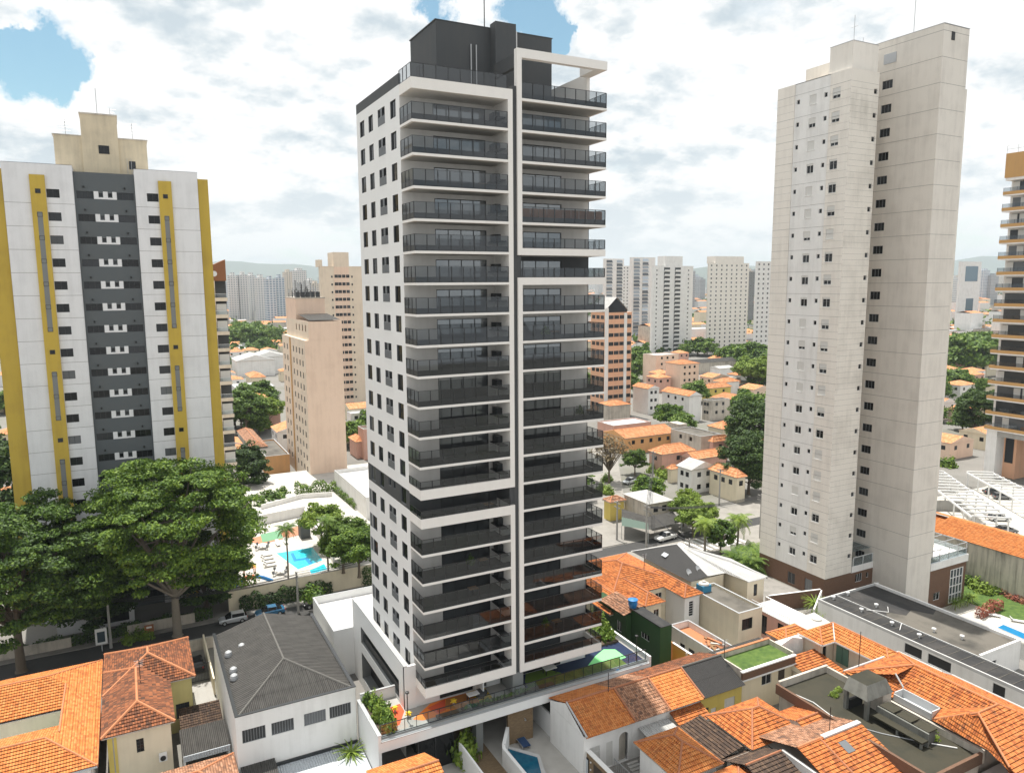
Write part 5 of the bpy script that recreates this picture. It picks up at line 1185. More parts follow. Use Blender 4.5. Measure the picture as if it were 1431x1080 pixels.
walls(t, 67.1, 69.8, 76.9, 80.98, 0, 6.4, 'white_wall', [(67.9, 68.7, 3.4, 5.6)]); wins(t, 'v', 76.9, [(67.9, 68.7, 3.4, 5.6)], frame='white_frame', rows=6, cols=1)
mt = 'tile_orange'; walls(t, 58, 64.2, 82, 94, 0, 6.3, 'house_cream')
roof(t, 57.5, 70.1, 81.0, 94.7, 6.5, 2.0, 'hip', mt, 'ridge_dark', rr=.12)
roof(t, 66.7, 70.08, 76.5, 86, 6.52, 1.05, 'hip', mt, 'ridge_dark'); roof(t, 60.2, 63.7, 76.9, 86, 6.51, 1.0, 'hip', mt, 'ridge_dark'); roof(t, 54.6, 60.3, 77.2, 88, 6.45, 1.1, 'hip', mt, 'ridge_dark')
# white terrace building with yellow yard, beige house, L building
t = flat_house('low white terrace house with clutter on its roof between the green and beige houses', 63.3, 66.6, 66.5, 75.5, 3.8, 'white_wall', 'terracotta', .9, ops_u=[(68, 69.4, .4, 2.3), (70.4, 71.6, .4, 2.3), (72.3, 73.3, .4, 2.3)])
for x, y, c_ in ((64.5, 70, 'rust'), (65.2, 69.2, 'white_plastic'), (65.0, 68.2, 'terracotta'), (64.2, 71.4, 'stone_tank')): pass
t = thing('crate_pile', 'jumbled pile of boards and tiles on the low white terrace roof', 'debris', (65, 69, 2.95)); m = MB(); r_ = random.Random(3)
for k in range(16):
    a = r_.uniform(0, 3.1); x, y = 64.3 + r_.random() * 1.6, 67.6 + r_.random() * 2.6; z = 2.97 + r_.random() * .5; L = .5 + r_.random() * .7
    MB_ = m.prism([Vector((x - L * math.cos(a) - .15 * math.sin(a), y - L * math.sin(a) + .15 * math.cos(a), 0)), Vector((x + L * math.cos(a) - .15 * math.sin(a), y + L * math.sin(a) + .15 * math.cos(a), 0)), Vector((x + L * math.cos(a) + .15 * math.sin(a), y + L * math.sin(a) - .15 * math.cos(a), 0)), Vector((x - L * math.cos(a) + .15 * math.sin(a), y - L * math.sin(a) - .15 * math.cos(a), 0))], z, z + .1 + r_.random() * .2, r_.choice(['rust', 'terracotta', 'white_plastic', 'stone_tank', 'wood']))
m.build('boards', t)
t = thing('boundary_wall', 'yellow and orange painted yard wall behind the dark green house', 'wall', (61.4, 70, 0))
MB().box(61.3, 61.5, 66.6, 72.5, 0, 3.0, 'house_yellow').box(61.25, 61.55, 66.6, 72.5, 3.0, 3.1, 'white_wall').box(61.2, 61.3, 69.4, 69.7, 0, 3.0, 'white_wall').build('wall', t); MB().box(58.8, 61.3, 72.4, 72.6, 0, 3.2, 'house_orange').build('orange_wall', t)
m = MB().face([(57.9, 66.2, .03), (61.3, 66.2, .03), (61.3, 72.4, .03), (57.9, 72.4, .03)], 'terracotta'); struct('patio', m)
wv = [pxrect('v', 69.8, (1037, 869), (1051.5, 872))]; wv = [(wv[0][0], wv[0][1], 3.6, 5.2)]
t = flat_house('beige house with a long flat stained roof and a blue rooftop tank', 70.3, 74.6, 69.8, 79.3, 6.2, 'house_cream', 'roof_slab', .35, ops_v=wv)
m = MB(); m.box(71.0, 72.6, 77.6, 79.0, 5.9, 6.9, 'blue_tank').lathe((71.8, 78.3, 6.9), ((.8, 0), (.75, .2), (.3, .35), (.28, .5)), 'stone_tank', 14)

tag(m.build('water_tank', loc=(71.8, 78.3, 5.9)), 'blue box water tank with a cream lid on the beige flat roof', 'water tank')
m = MB().lathe((56.6, 74.9, 8.0), ((.45, 0), (.62, .55), (.6, .95), (.66, 1.0), (.66, 1.1), (.2, 1.25)), 'blue_plastic', 18)
tag(m.build('water_tank', loc=(56.6, 74.9, 8.0)), 'round bright blue water tank on the dark green house', 'water tank')
t = thing('building', 'cream corner building with a dark slate roof and a white metal edge', 'building', (80, 86, 0))
wv = [(79.3, 80.0, 4.4, 6.2)]
walls(t, 70.9, 77.2, 80.0, 91, 0, 6.8, 'house_cream'); walls(t, 78.0, 81.3, 76.0, 86, 0, 7.0, 'house_cream', wv); wins(t, 'v', 76.0, wv); walls(t, 77.2, 80.2, 86, 90, 0, 6.8, 'house_cream')
m = MB(); A_, B_, C_, D_, E_, F_, G_ = (70.7, 94.2, 6.85), (77.0, 90.4, 8.2), (74.4, 80.2, 6.95), (70.7, 79.9, 6.85), (81.6, 75.7, 7.05), (77.9, 75.7, 7.0), (77.4, 79.9, 6.95); H_ = (77.4, 91.6, 7.0); I_ = (82.4, 84, 6.95)
for q in ((A_, D_, B_), (D_, C_, B_), (A_, B_, H_)): m.face(q if (Vector(q[1]) - Vector(q[0])).cross(Vector(q[2]) - Vector(q[0])).z > 0 else q[::-1], 'dark_sheet')
for q in ((B_, C_, G_), (B_, G_, F_), (B_, F_, E_), (B_, E_, I_), (B_, I_, H_)): m.face(q if (Vector(q[1]) - Vector(q[0])).cross(Vector(q[2]) - Vector(q[0])).z > 0 else q[::-1], 'white_sheet')
m.tube([B_, C_], .12, 'pale_roof', 5).tube([B_, (80.5, 82, 7.6), E_], .12, 'pale_roof', 5).tube([B_, A_], .1, 'pale_roof', 5)
m.box(77.9, 81.4, 75.75, 75.95, 6.85, 7.0, 'white_wall'); ro = m.build('roof', t)
p = MB(); q = [G(*((880 + x / 6.505), (740 + y / 6.505)), 7.35) for x, y in ((285, 240), (350, 178), (400, 195), (325, 262))]; p.face([(a.x, a.y, 7.55) for a in q], 'pale_sheet').build('roof_light', ro)
wall_thing('long white wall with a balcony rail between the beige house and the brown brick tower', (81.8, 60), (81.8, 76), 3.8, mat='white_wall', cap='white_wall')
t = thing('house', 'salmon pink house wall with a white railed walkway', 'house', (79.5, 70, 0))
wu = [(66.5, 67.6, 2.2, 3.4), (70.6, 71.6, .1, 3.6)]; walls(t, 77.5, 81.6, 67.7, 74.5, 0, 3.9, 'salmon' if 'salmon' in MATS else 'house_pink', [], [(68.6, 69.7, 2.2, 3.4), (71.6, 72.6, .6, 3.4)]); wins(t, 'u', 77.5, [(68.6, 69.7, 2.2, 3.4), (71.6, 72.6, .6, 3.4)])
m = MB()
for k in range(20): m.box(77.5, 77.54, 67.7 + k * .35, 67.74 + k * .35, 3.9, 4.8, 'white_frame')
m.box(77.48, 77.56, 67.7, 74.6, 4.8, 4.86, 'white_frame').box(77.4, 81.6, 67.6, 74.6, 3.9, 3.95, 'pale_roof').build('railing', t)
m = MB().lathe((81.0, 66.2, 3.5), ((.95, 0), (.95, .9), (.7, 1.0), (.68, 1.15), (.2, 1.2)), 'stone_tank', 18).box(79.8, 82.2, 65.0, 67.4, 0, 3.5, 'white_wall')
tag(m.build('water_tank', loc=(81, 66.2, 0)), 'grey round water tank on a white block beside the palms', 'water tank')

# podium roofs in front of the right tower
t = thing('podium_building', 'long podium building with a stained flat roof below the concrete tower', 'building', (94, 58, 0))
wu = [(55.4, 57.8, 2.0, 3.3), (51.6, 54.6, 2.0, 3.3), (45.2, 46.6, 2.0, 3.3)]
walls(t, 87.7, 91.6, 30, 50.3, 0, 3.55, 'pale_tower', [], [w for w in wu if w[1] < 50]); walls(t, 87.7, 100.3, 50.3, 71.6, 0, 3.55, 'pale_tower', [(93.5, 95, .8, 2.6)], [w for w in wu if w[0] > 50]); MB().box(87.85, 87.95, 44, 58, 1.9, 3.4, 'black').build('opening', t)
m = MB().box(91.6, 100.0, 50.6, 71.6, 3.56, 3.6, 'roof_slab').box(87.8, 91.5, 30, 71.6, 3.56, 3.62, 'membrane').box(91.5, 91.62, 30, 71.6, 3.55, 3.78, 'pale_roof').box(87.7, 87.9, 30, 71.6, 3.56, 3.95, 'pale_roof', 'b').box(100.0, 100.3, 50.3, 71.6, 3.56, 4.0, 'pale_tower', 'b').box(91.6, 100.0, 50.3, 50.6, 3.56, 4.0, 'pale_tower', 'b').box(87.9, 101, 71.4, 71.62, 3.56, 3.9, 'pale_roof', 'b')
for k in range(26): m.box(88.0, 91.3, 31 + k * 1.55, 31.06 + k * 1.55, 3.625, 3.66, 'roof_slab')
m.build('roof', t); MB().face([(91.7, 71.3, 3.612), (91.7, 63.2, 3.612), (93.2, 64.5, 3.612), (94.6, 62.4, 3.612), (96.8, 63.2, 3.612), (98.2, 60.8, 3.612), (99.9, 61.5, 3.612), (99.9, 71.3, 3.612)], 'membrane').build('dark_roof_patch', t)  # irregular dark area drawn over the slab nearest the tower
vt = MB().lathe((0, 0, 0), ((.12, 0), (.12, .35), (.28, .38), (.28, .55), (.1, .6)), 'white_plastic', 10).mesh('roof_vent')
for x, y in ((430, 592), (505, 570), (577, 657), (655, 633), (737, 728), (880, 792), (957, 762), (1105, 800), (1180, 700)):
    p = G(1050 + x / 3.756, 680 + y / 3.756, 3.6)
    if p.x < 99.9: inst('roof_vent', vt, t, (p.x - 94, p.y - 58, 3.6))
MB().tube([(91.0, 66, 3.8), (93, 64, 3.8), (94.5, 65.2, 3.8)], .05, 'white_plastic').tube([(89.5, 59.8, 3.75), (91.6, 61, 3.75)], .05, 'white_plastic').build('pipe', t)
t = wall_thing('brown brick boundary wall with a white cap beside the brick tower base', (84.6, 78), (93.5, 76.0), 2.6, mat='brown_brick', cap='white_wall')
wall_thing('white boundary wall below the brown brick tower base', (87.2, 71.8), (93.8, 76), 2.4, mat='white_wall')
# ================================================================== vegetation builders
def quad_mesh(name, C_, N_, L, W, mat, seed=0):
    """many leaf shaped quads: centres, normals, half lengths and half widths (numpy)"""
    rg = np.random.default_rng(seed); n = len(C_)
    N_ = N_ / (np.linalg.norm(N_, axis=1, keepdims=True) + 1e-9)
    r = rg.normal(size=(n, 3)); T = np.cross(N_, r); T /= (np.linalg.norm(T, axis=1, keepdims=True) + 1e-9); Bq = np.cross(N_, T)
    L = np.broadcast_to(L, (n,))[:, None]; W = np.broadcast_to(W, (n,))[:, None]
    V = np.stack([C_ - T * L, C_ - Bq * W + T * L * .15, C_ + T * L, C_ + Bq * W + T * L * .15], axis=1).reshape(-1, 3).astype(np.float32)
    me = bpy.data.meshes.new(name); me.vertices.add(4 * n); me.vertices.foreach_set('co', V.ravel())
    me.loops.add(4 * n); me.loops.foreach_set('vertex_index', np.arange(4 * n, dtype=np.int32))
    me.polygons.add(n); me.polygons.foreach_set('loop_start', np.arange(0, 4 * n, 4, dtype=np.int32))
    me.materials.append(MATS[mat]); me.update(calc_edges=True); return me
def crown_mesh(name, seed, rx, ry, rz, nclump, per, lsize, mat, cr=0.2, zmin=-0.35, flat=0.5, hollow=0.7, jag=0.18):
    rg = np.random.default_rng(seed)
    d = rg.normal(size=(nclump * 4, 3)); d /= np.linalg.norm(d, axis=1, keepdims=True); d = d[d[:, 2] > zmin][:nclump]
    rad = hollow + (1 - hollow) * rg.random(len(d)) ** 0.6
    lump = 1 + jag * np.sin(d[:, 0] * 5 + seed) * np.cos(d[:, 1] * 4 + seed * 2) + rg.normal(size=len(d)) * jag * .35
    cc = d * (rad * lump)[:, None] * np.array([rx, ry, rz])
    k = len(cc); S = (0.6 + 0.8 * rg.random(k)) * cr * (rx + ry) / 2
    off = rg.normal(size=(k, per, 3)); off /= np.linalg.norm(off, axis=2, keepdims=True); off *= (rg.random((k, per, 1)) ** 0.45)
    P = cc[:, None, :] + off * S[:, None, None] * np.array([1, 1, flat])
    Nn = off * 0.5 + d[:, None, :] * 0.35 + rg.normal(size=(k, per, 3)) * 0.55 + np.array([0, 0, 0.55])
    P = P.reshape(-1, 3); Nn = Nn.reshape(-1, 3)
    L = lsize * (0.6 + 0.8 * rg.random(len(P)))
    return quad_mesh(name, P, Nn, L, L * 0.55, mat, seed), cc
def trunk_mesh(name, seed, h, r, cc, zc, mat='bark', nl=14, lean=0.0):
    """tapered trunk with limbs that reach into the crown; cc are clump centres relative to the crown centre at height zc"""
    rg = random.Random(seed); m = MB(); fork = h
    base = [(0, 0, 0), (lean * .3, .05, fork * .5), (lean, 0, fork)]
    m.tube([(0, 0, -.1), (0, 0, .15)], r * 1.5, mat, 9, r * 1.1, cap=False); m.tube(base, r * 1.05, mat, 9, r * 0.72, cap=False)
    idx = list(range(len(cc))); rg.shuffle(idx)
    for i in idx[:nl]:
        e = Vector(cc[i]) + Vector((0, 0, zc)); s = Vector(base[2]) - Vector((0, 0, rg.random() * fork * .25))
        mid = s.lerp(e, .5) + Vector((0, 0, (e.z - s.z) * .12)) + Vector((rg.uniform(-.4, .4), rg.uniform(-.4, .4), 0))
        m.tube([s, mid, e], r * 0.42, mat, 6, r * 0.07, cap=False)
        if i + 1 < len(cc):
            e2 = Vector(cc[(i * 7 + 3) % len(cc)]) + Vector((0, 0, zc))
            if (e2 - mid).length < (e - s).length: m.tube([mid, mid.lerp(e2, .5) + Vector((0, 0, .3)), e2], r * 0.2, mat, 5, r * 0.05, cap=False)
    return m.mesh(name, smooth=True)
TREES = {}
def tree_kind(key, seed, rx, rz, zc, nclump, per, lsize, mat, trunk_r, fork, nl=14, **kw):
    bark = kw.pop('bark', 'bark'); ry = kw.pop('ry', rx)
    cm, cc = crown_mesh('crown', seed, rx, ry, rz, nclump, per, lsize, mat, **kw)
    tm = trunk_mesh('trunk', seed, fork, trunk_r, cc, zc, bark, nl)
    TREES[key] = (cm, tm, zc)
def tree(key, label, x, y, z=0.0, s=1.0, rz=None, name='tree', cat='tree', group=None, sz=None):
    cm, tm, zc = TREES[key]
    t = thing(name, label, cat, (x, y, z), group, rz if rz is not None else (x * 1.7 + y * .9) % 6.28); t.scale = (s, s, sz or s)
    inst('trunk', tm, t, (0, 0, 0)); inst('crown', cm, t, (0, 0, zc)); return t
def treep(key, label, px, py, z=0.0, s=1.0, **kw):
    p = G(px, py, z); return tree(key, label, p.x, p.y, z, s, **kw)
tree_kind('rain', 3, 11.6, 10.2, 15.6, 430, 300, .21, 'leaf_deep', .62, 7.5, 34, cr=.145, zmin=-.62, flat=.34, hollow=.60, jag=.15, bark='pale_bark')
tree_kind('rain2', 8, 11.0, 9.0, 13.5, 400, 300, .21, 'leaf_deep', .6, 6.5, 30, cr=.15, zmin=-.62, flat=.36, hollow=.60, jag=.16)
tree_kind('round', 5, 4.2, 3.8, 6.6, 130, 120, .26, 'leaf_mid', .3, 3.4, 14, cr=.26, zmin=-.6)
tree_kind('round2', 6, 4.4, 3.4, 6.2, 120, 120, .26, 'leaf_deep', .3, 3.2, 14, cr=.28, zmin=-.6, jag=.3)
tree_kind('light', 7, 3.6, 2.6, 5.6, 90, 100, .25, 'leaf_light', .22, 3.2, 14, cr=.28, zmin=-.5, jag=.3)
tree_kind('dark', 9, 5.4, 6.4, 8.0, 190, 130, .29, 'leaf_dark', .4, 3.0, 14, cr=.24, zmin=-.75, jag=.25)
tree_kind('far', 10, 4.6, 3.4, 4.6, 90, 50, .5, 'leaf_mid', .35, 2.4, 6, cr=.33, zmin=-.6, jag=.3)
tree_kind('far2', 12, 4.6, 3.0, 4.2, 90, 50, .5, 'leaf_deep', .35, 2.4, 6, cr=.33, zmin=-.6, jag=.35)
tree_kind('dry', 14, 3.8, 3.0, 6.2, 60, 12, .28, 'leaf_dry', .24, 3.0, 46, cr=.3, zmin=-.3, hollow=.5, bark='bark')
tree_kind('ball', 15, 2.2, 2.0, 3.6, 90, 60, .26, 'leaf_mid', .16, 2.2, 8, cr=.22, zmin=-.9, jag=.05, hollow=.75)
def bush_mesh(name, seed, rx, ry, rz, n, l, mat):
    rg = np.random.default_rng(seed); d = rg.normal(size=(n, 3)); d /= np.linalg.norm(d, axis=1, keepdims=True); d[:, 2] = np.abs(d[:, 2])
    lump = 1 + .3 * np.sin(d[:, 0] * 4 + seed) * np.cos(d[:, 1] * 5) + rg.normal(size=n) * .1
    P = d * (lump * (.55 + .45 * rg.random(n)))[:, None] * np.array([rx, ry, rz])
    return quad_mesh(name, P, d + rg.normal(size=(n, 3)) * .6 + np.array([0, 0, .4]), l * (0.6 + .8 * rg.random(n)), l * .5, mat, seed)
BUSH = {'g': bush_mesh('shrub', 1, 1, 1, 1.1, 420, .2, 'leaf_mid'), 'l': bush_mesh('shrub', 2, 1, 1, 1.2, 420, .2, 'leaf_light'), 'd': bush_mesh('shrub', 3, 1, 1, 1.1, 420, .2, 'leaf_deep'), 'r': bush_mesh('shrub', 4, 1, 1, .9, 380, .18, 'leaf_red')}
def bush(key, label, x, y, z=0.0, s=1.0, sz=None, group=None, name='shrub', cat='shrub', sx=None):
    o = bpy.data.objects.new(name, BUSH[key]); COL.objects.link(o); o.location = (x, y, z); o.scale = (sx or s, s, sz or s); o.rotation_euler = (0, 0, 0 if sx else (x * 3.1 + y) % 6.28)
    return tag(o, label, cat, group)
def bushp(key, label, px, py, z=0.0, s=1.0, **kw):
    p = G(px, py, z); return bush(key, label, p.x, p.y, z, s, **kw)
def hedge(label, a, b, w, h, z=0.0, mat='leaf_deep', dens=26, seed=1, name='hedge', cat='hedge'):
    rg = np.random.default_rng(seed); L = math.hypot(b[0] - a[0], b[1] - a[1]); n = int(L * (w + 2 * h) * dens)
    t = rg.random(n); q = rg.random(n) * 2 - 1; zz_ = rg.random(n)
    side = rg.random(n) < (2 * h / (w + 2 * h)); q = np.where(side, np.sign(q) * (0.8 + .2 * rg.random(n)), q); zz_ = np.where(side, zz_, .85 + .2 * rg.random(n))
    dx, dy = (b[0] - a[0]) / L, (b[1] - a[1]) / L; hh = h * (1 + .18 * np.sin(t * L * 1.3 + seed) + .1 * np.sin(t * L * 3.1))
    P = np.stack([a[0] + dx * t * L - dy * q * w / 2, a[1] + dy * t * L + dx * q * w / 2, z + zz_ * hh], axis=1)
    c = np.array([(a[0] + b[0]) / 2, (a[1] + b[1]) / 2, z]); Nn = np.stack([-dy * q, dx * q, zz_], axis=1) + rg.normal(size=(n, 3)) * .5
    me = quad_mesh(name, P - c, Nn, .2, .12, mat, seed); o = bpy.data.objects.new(name, me); COL.objects.link(o); o.location = c
    return tag(o, label, cat)
def palm_meshes(seed, h, r, n, L, droop, mat, feather=True, trunk='pale_bark'):
    rg = random.Random(seed); tm = MB().tube([(0, 0, 0), (.1, .05, h * .5), (0, 0, h)], r * 1.15, trunk, 8, r * .8).mesh('trunk', smooth=True)
    m = MB()
    for i in range(n):
        az = 2.4 * i + rg.random() * .4; el = 1.15 - 1.5 * (i / n); LL = L * (.85 + .3 * rg.random()); pts = []
        for k in range(7):
            f = k / 6; e = el - droop * f * f; pts.append(Vector((math.cos(az) * LL * f * math.cos(el * .6 - droop * f * .55), math.sin(az) * LL * f * math.cos(el * .6 - droop * f * .55), LL * (math.sin(el) * f - droop * .62 * f * f))))
        side = Vector((-math.sin(az), math.cos(az), 0))
        for k in range(6):
            a, b = pts[k], pts[k + 1]; d = (b - a)
            if feather:
                for q in range(3):
                    p = a + d * (q / 3); wdt = L * .22 * math.sin(math.pi * min(.95, (k + q / 3) / 6 + .12)) + .05
                    for s in (-1, 1): m.face([p, p + d * .22, p + d * .5 + side * s * wdt + Vector((0, 0, -wdt * .45)), p + d * .25 + side * s * wdt * .9 + Vector((0, 0, -wdt * .45))], mat)
            else:
                w0, w1 = .07 * (1 - k / 7) + .02, .07 * (1 - (k + 1) / 7) + .01; m.face([a - side * w0, b - side * w1, b + side * w1, a + side * w0], mat)
    return m.mesh('fronds'), tm, h
PALMS = {'tall': palm_meshes(1, 9.0, .14, 22, 2.1, 1.2, 'leaf_mid'), 'street': palm_meshes(2, 5.6, .18, 24, 2.7, 1.3, 'leaf_light'), 'phoenix': palm_meshes(3, 1.6, .35, 44, 3.4, .9, 'leaf_mid'), 'dracaena': palm_meshes(4, 1.5, .10, 60, 1.7, .7, 'leaf_light', False)}
def palm(key, label, x, y, z=0.0, s=1.0, group=None, cat='palm', name='palm_tree'):
    fm, tm, h = PALMS[key]; t = thing(name, label, cat, (x, y, z), group, (x + y) % 6.28); t.scale = (s, s, s)
    inst('trunk', tm, t, (0, 0, 0)); inst('fronds', fm, t, (0, 0, h)); return t
def palmp(key, label, px, py, z=0.0, s=1.0, **kw):
    p = G(px, py, z); return palm(key, label, p.x, p.y, z, s, **kw)

# ================================================================== cars, poles
def car_paint(name, col):
    m, t, b = newmat(name); b.inputs['Base Color'].default_value = (*col, 1); b.inputs['Roughness'].default_value = .3; b.inputs['Coat Weight'].default_value = .8; b.inputs['Metallic'].default_value = .2; return name
for n_, c in (('car_silver', (.52, .54, .56)), ('car_blue', (.02, .13, .26)), ('car_white', (.78, .78, .77)), ('car_black', (.02, .02, .022)), ('car_grey', (.13, .135, .14)), ('car_red', (.4, .03, .02))): car_paint(n_, c)
flat('tail_light', (.45, .02, .015), .3); flat('head_light', (.8, .82, .84), .2)
_cars = {}
def car_mesh(kind, paint_):
    """body lofted from stations along x: (x, half width, z low, z belt); cabin as a second loft"""
    if (kind, paint_) in _cars: return _cars[kind, paint_]
    if kind == 'pickup': st = [(-2.5, .80, .42, .82), (-2.35, .88, .34, .98), (-.6, .9, .30, 1.02), (.9, .9, .30, 1.04), (2.2, .87, .32, .92), (2.5, .74, .42, .74)]; cab = [(-.75, .72, 1.02, 1.02), (-.62, .68, 1.02, 1.62), (.45, .68, 1.04, 1.66), (1.25, .76, 1.03, 1.04)]; wx = (-1.55, 1.6)
    elif kind == 'sedan': st = [(-2.2, .74, .40, .80), (-2.1, .82, .30, .92), (-1.2, .86, .26, .96), (.8, .86, .26, .94), (1.9, .82, .28, .80), (2.2, .68, .38, .64)]; cab = [(-1.75, .70, .93, .94), (-.95, .62, .95, 1.40), (.35, .62, .94, 1.44), (1.15, .74, .92, .93)]; wx = (-1.35, 1.35)
    else: st = [(-1.95, .74, .40, .86), (-1.88, .82, .30, .98), (-1.0, .85, .26, .98), (.7, .85, .26, .95), (1.7, .82, .28, .84), (2.0, .68, .38, .66)]; cab = [(-1.92, .70, .95, .98), (-1.55, .62, .97, 1.46), (.25, .63, .96, 1.50), (1.1, .74, .93, .94)]; wx = (-1.2, 1.3)
    b = MB()
    def sec(x, w_, zl, zh): return [(x, -w_ * .9, zl), (x, -w_, zl + .12), (x, -w_, zh - .12), (x, -w_ * .92, zh), (x, w_ * .92, zh), (x, w_, zh - .12), (x, w_, zl + .12), (x, w_ * .9, zl)]
    S = [sec(*s) for s in st]
    for i in range(len(S) - 1):
        for j in range(8): b.face([S[i][j], S[i][(j + 1) % 8], S[i + 1][(j + 1) % 8], S[i + 1][j]][::-1], paint_)
    b.face(S[0], paint_).face(S[-1][::-1], paint_)
    roofp = MB(); gl = MB(); q = cab
    for i in range(3):
        x0, w0, l0, h0 = q[i]; x1, w1, l1, h1 = q[i + 1]
        for s in (-1, 1):
            f = [(x0, s * (w0 + .1), l0), (x1, s * (w1 + .1), l1), (x1, s * w1, h1), (x0, s * w0, h0)]; gl.face(f if s < 0 else f[::-1], 'pane_dark')
        f = [(x0, -w0, h0), (x1, -w1, h1), (x1, w1, h1), (x0, w0, h0)]; (b if i == 1 else gl).face(f, paint_ if i == 1 else 'pane_dark')
    for i in (1, 2):
        for s in (-1, 1):
            x0, w0, l0, h0 = q[i]; b.tube([(x0, s * (w0 + .09), l0), (x0, s * (w0 + .02), h0)], .045, paint_, 5)
    if kind == 'pickup': b.box(-2.3, -.85, -.7, .7, .985, 1.0, 'rubber')
    b.box(st[-1][0] - .1, st[-1][0] + .01, -.6, .6, .36, .46, 'rubber').box(st[0][0] - .01, st[0][0] + .1, -.6, .6, .38, .46, 'rubber')
    hl = MB().box(-.06, .06, -.2, .2, -.07, .07, 'head_light').mesh('headlight'); tl = MB().box(-.05, .05, -.1, .1, -.12, .12, 'tail_light').mesh('tail_light')
    ty = MB().lathe((0, 0, 0), ((.2, -.1), (.31, -.1), (.33, -.06), (.33, .06), (.31, .1), (.2, .1)), 'rubber', 18).mesh('wheel'); rim = MB().lathe((0, 0, 0), ((.19, -.104), (.19, .104)), 'galv', 12).mesh('rim')
    _cars[kind, paint_] = (b.mesh('body', smooth=False), gl.mesh('glass'), ty, rim, wx, hl, tl, st); return _cars[kind, paint_]
def car(label, x, y, rz, kind='hatch', paint_='car_silver', z=0.0, group=None, s=1.0):
    bm_, gm, ty, rim, wx, hl, tl, st = car_mesh(kind, paint_)
    t = thing('parked_car', label, 'car', (x, y, z), group, rz); t.scale = (s, s, s); bo = inst('body', bm_, t, (0, 0, 0)); inst('glass', gm, t, (0, 0, 0))
    for wxx in wx:
        for sgn in (-1, 1):
            o = inst('wheel', ty, t, (wxx, sgn * .78, .33)); o.rotation_euler = (math.pi / 2, 0, 0); inst('rim', rim, o, (0, 0, 0))
    for sgn in (-1, 1): inst('headlight', hl, t, (st[-1][0] - .06, sgn * .5, .62)); inst('tail_light', tl, t, (st[0][0] + .03, sgn * .68, .78))
    return t
def pole(label, x, y, h, arms=1, z=0.0, lamp=False, group=None, rot=0.0):
    t = thing('utility_pole', label, 'pole', (x, y, z), group, rot)
    MB_ = MB().tube([(x, y, z), (x, y, z + h)], .21, 'pole', 8, .14); MB_.build('post', t)
    m = MB()
    for k in range(arms): m.box(x - .06, x + .06, y - 1.0, y + 1.0, z + h - .5 - .9 * k, z + h - .38 - .9 * k, 'pole')
    m.box(x - .1, x + .1, y - .12, y + .12, z + h * .62, z + h * .72, 'galv').build('crossarm', t)
    m = MB()
    for k in range(arms):
        for q in (-.9, -.5, .5, .9): m.lathe((x, y + q, z + h - .38 - .9 * k), ((.05, 0), (.07, .08), (.04, .16)), 'stone_tank', 6)
    m.build('insulator', t)
    if lamp:
        MB().tube([(x, y, z + h * .75), (x + 1.2, y - .2, z + h * .9), (x + 2.0, y - .3, z + h * .92)], .04, 'galv', 6).box(x + 1.8, x + 2.5, y - .42, y - .18, z + h * .91, z + h * .94, 'galv').build('lamp_arm', t)
    return t
def wire(label, a, b, sag=.8, r=.045, group=None, n=14):
    a, b = Vector(a), Vector(b); P = [a.lerp(b, i / n) - Vector((0, 0, sag * 4 * (i / n) * (1 - i / n))) for i in range(n + 1)]; c = a.lerp(b, .5)
    return tag(MB().tube(P, r, 'cable', 4).build('overhead_wire', loc=c), label, 'wire', group)
# ================================================================== left: street, trees, pool club
tree('rain', 'huge spreading street tree with a dense rounded crown in front of the slate bay', 3.9, 112.8, rz=.4)
tree('rain2', 'huge dense tree at the left edge in front of the yellow striped tower', -15.0, 111.5, rz=1.3)
treep('dark', 'dark tree behind the left yellow side wall at the photo edge', 2, 760, s=1.5)
tree('dark', 'dark tree at the foot of the white and slate tower between the two huge trees', -6.5, 119.5, s=.95, sz=.8)
tree('dark', 'low dark tree behind the trunk of the rounded street tree', 8.5, 121, s=.9, sz=.62)
hedge('dark hedge along the low street wall under the huge trees', (-30, 116.4), (9, 116.4), 1.0, 1.6, seed=3, mat='leaf_dark')
wall_thing('pale low street wall under the huge left trees', (-26, 115.9), (-9.5, 115.9), 1.5, mat='old_wall')
wall_thing('pale street wall right of the utility pole in the tower shade', (-2.5, 115.9), (6.5, 115.9), 1.6, mat='old_wall')
pole('concrete utility pole with tangled wires in the shaded street on the left', -4.6, 113.1, 7.6, 2, lamp=False)
P2 = G(417, 856, 0); pole('concrete utility pole in front of the pool club wall', P2.x, P2.y, 6.6, 2)
for k in range(5): wire('thin overhead wire sagging from the shaded pole towards the left edge', (-4.6, 112.3 + k * .35, 7.3 - .3 * (k % 2)), (-40, 111 + k * .4, 7.0 - .3 * (k % 2)), 1.0, group='overhead wires over the left street')
for k in range(4): wire('thin overhead wire strung between the two concrete poles on the left', (-4.6, 112.3 + k * .4, 7.2 - .3 * (k % 2)), (P2.x, P2.y - .8 + k * .45, 6.2 - .3 * (k % 2)), .9, group='overhead wires over the left street')
for k in range(5): wire('overhead wire running from the pool club pole behind the main tower', (P2.x, P2.y - .8 + k * .4, 6.2 - .3 * (k % 2)), (52, 116 + k * .4, 7.4), .7, group='overhead wires over the left street', r=.03)
t = thing('billboard', 'small framed white sign board standing beside the shaded utility pole', 'sign', (-5.6, 112.9, 0))
MB().box(-6.4, -4.95, 112.6, 112.7, 1.0, 3.3, 'white_frame').build('board', t); MB().box(-6.15, -5.2, 112.56, 112.6, 1.35, 2.85, 'pane_blue').build('panel', t); MB().box(-5.75, -5.6, 112.62, 112.7, 0, 1.0, 'galv').build('post', t)
t = thing('notice_board', 'small brown notice board under the rounded street tree', 'sign', (.3, 113.6, 0))
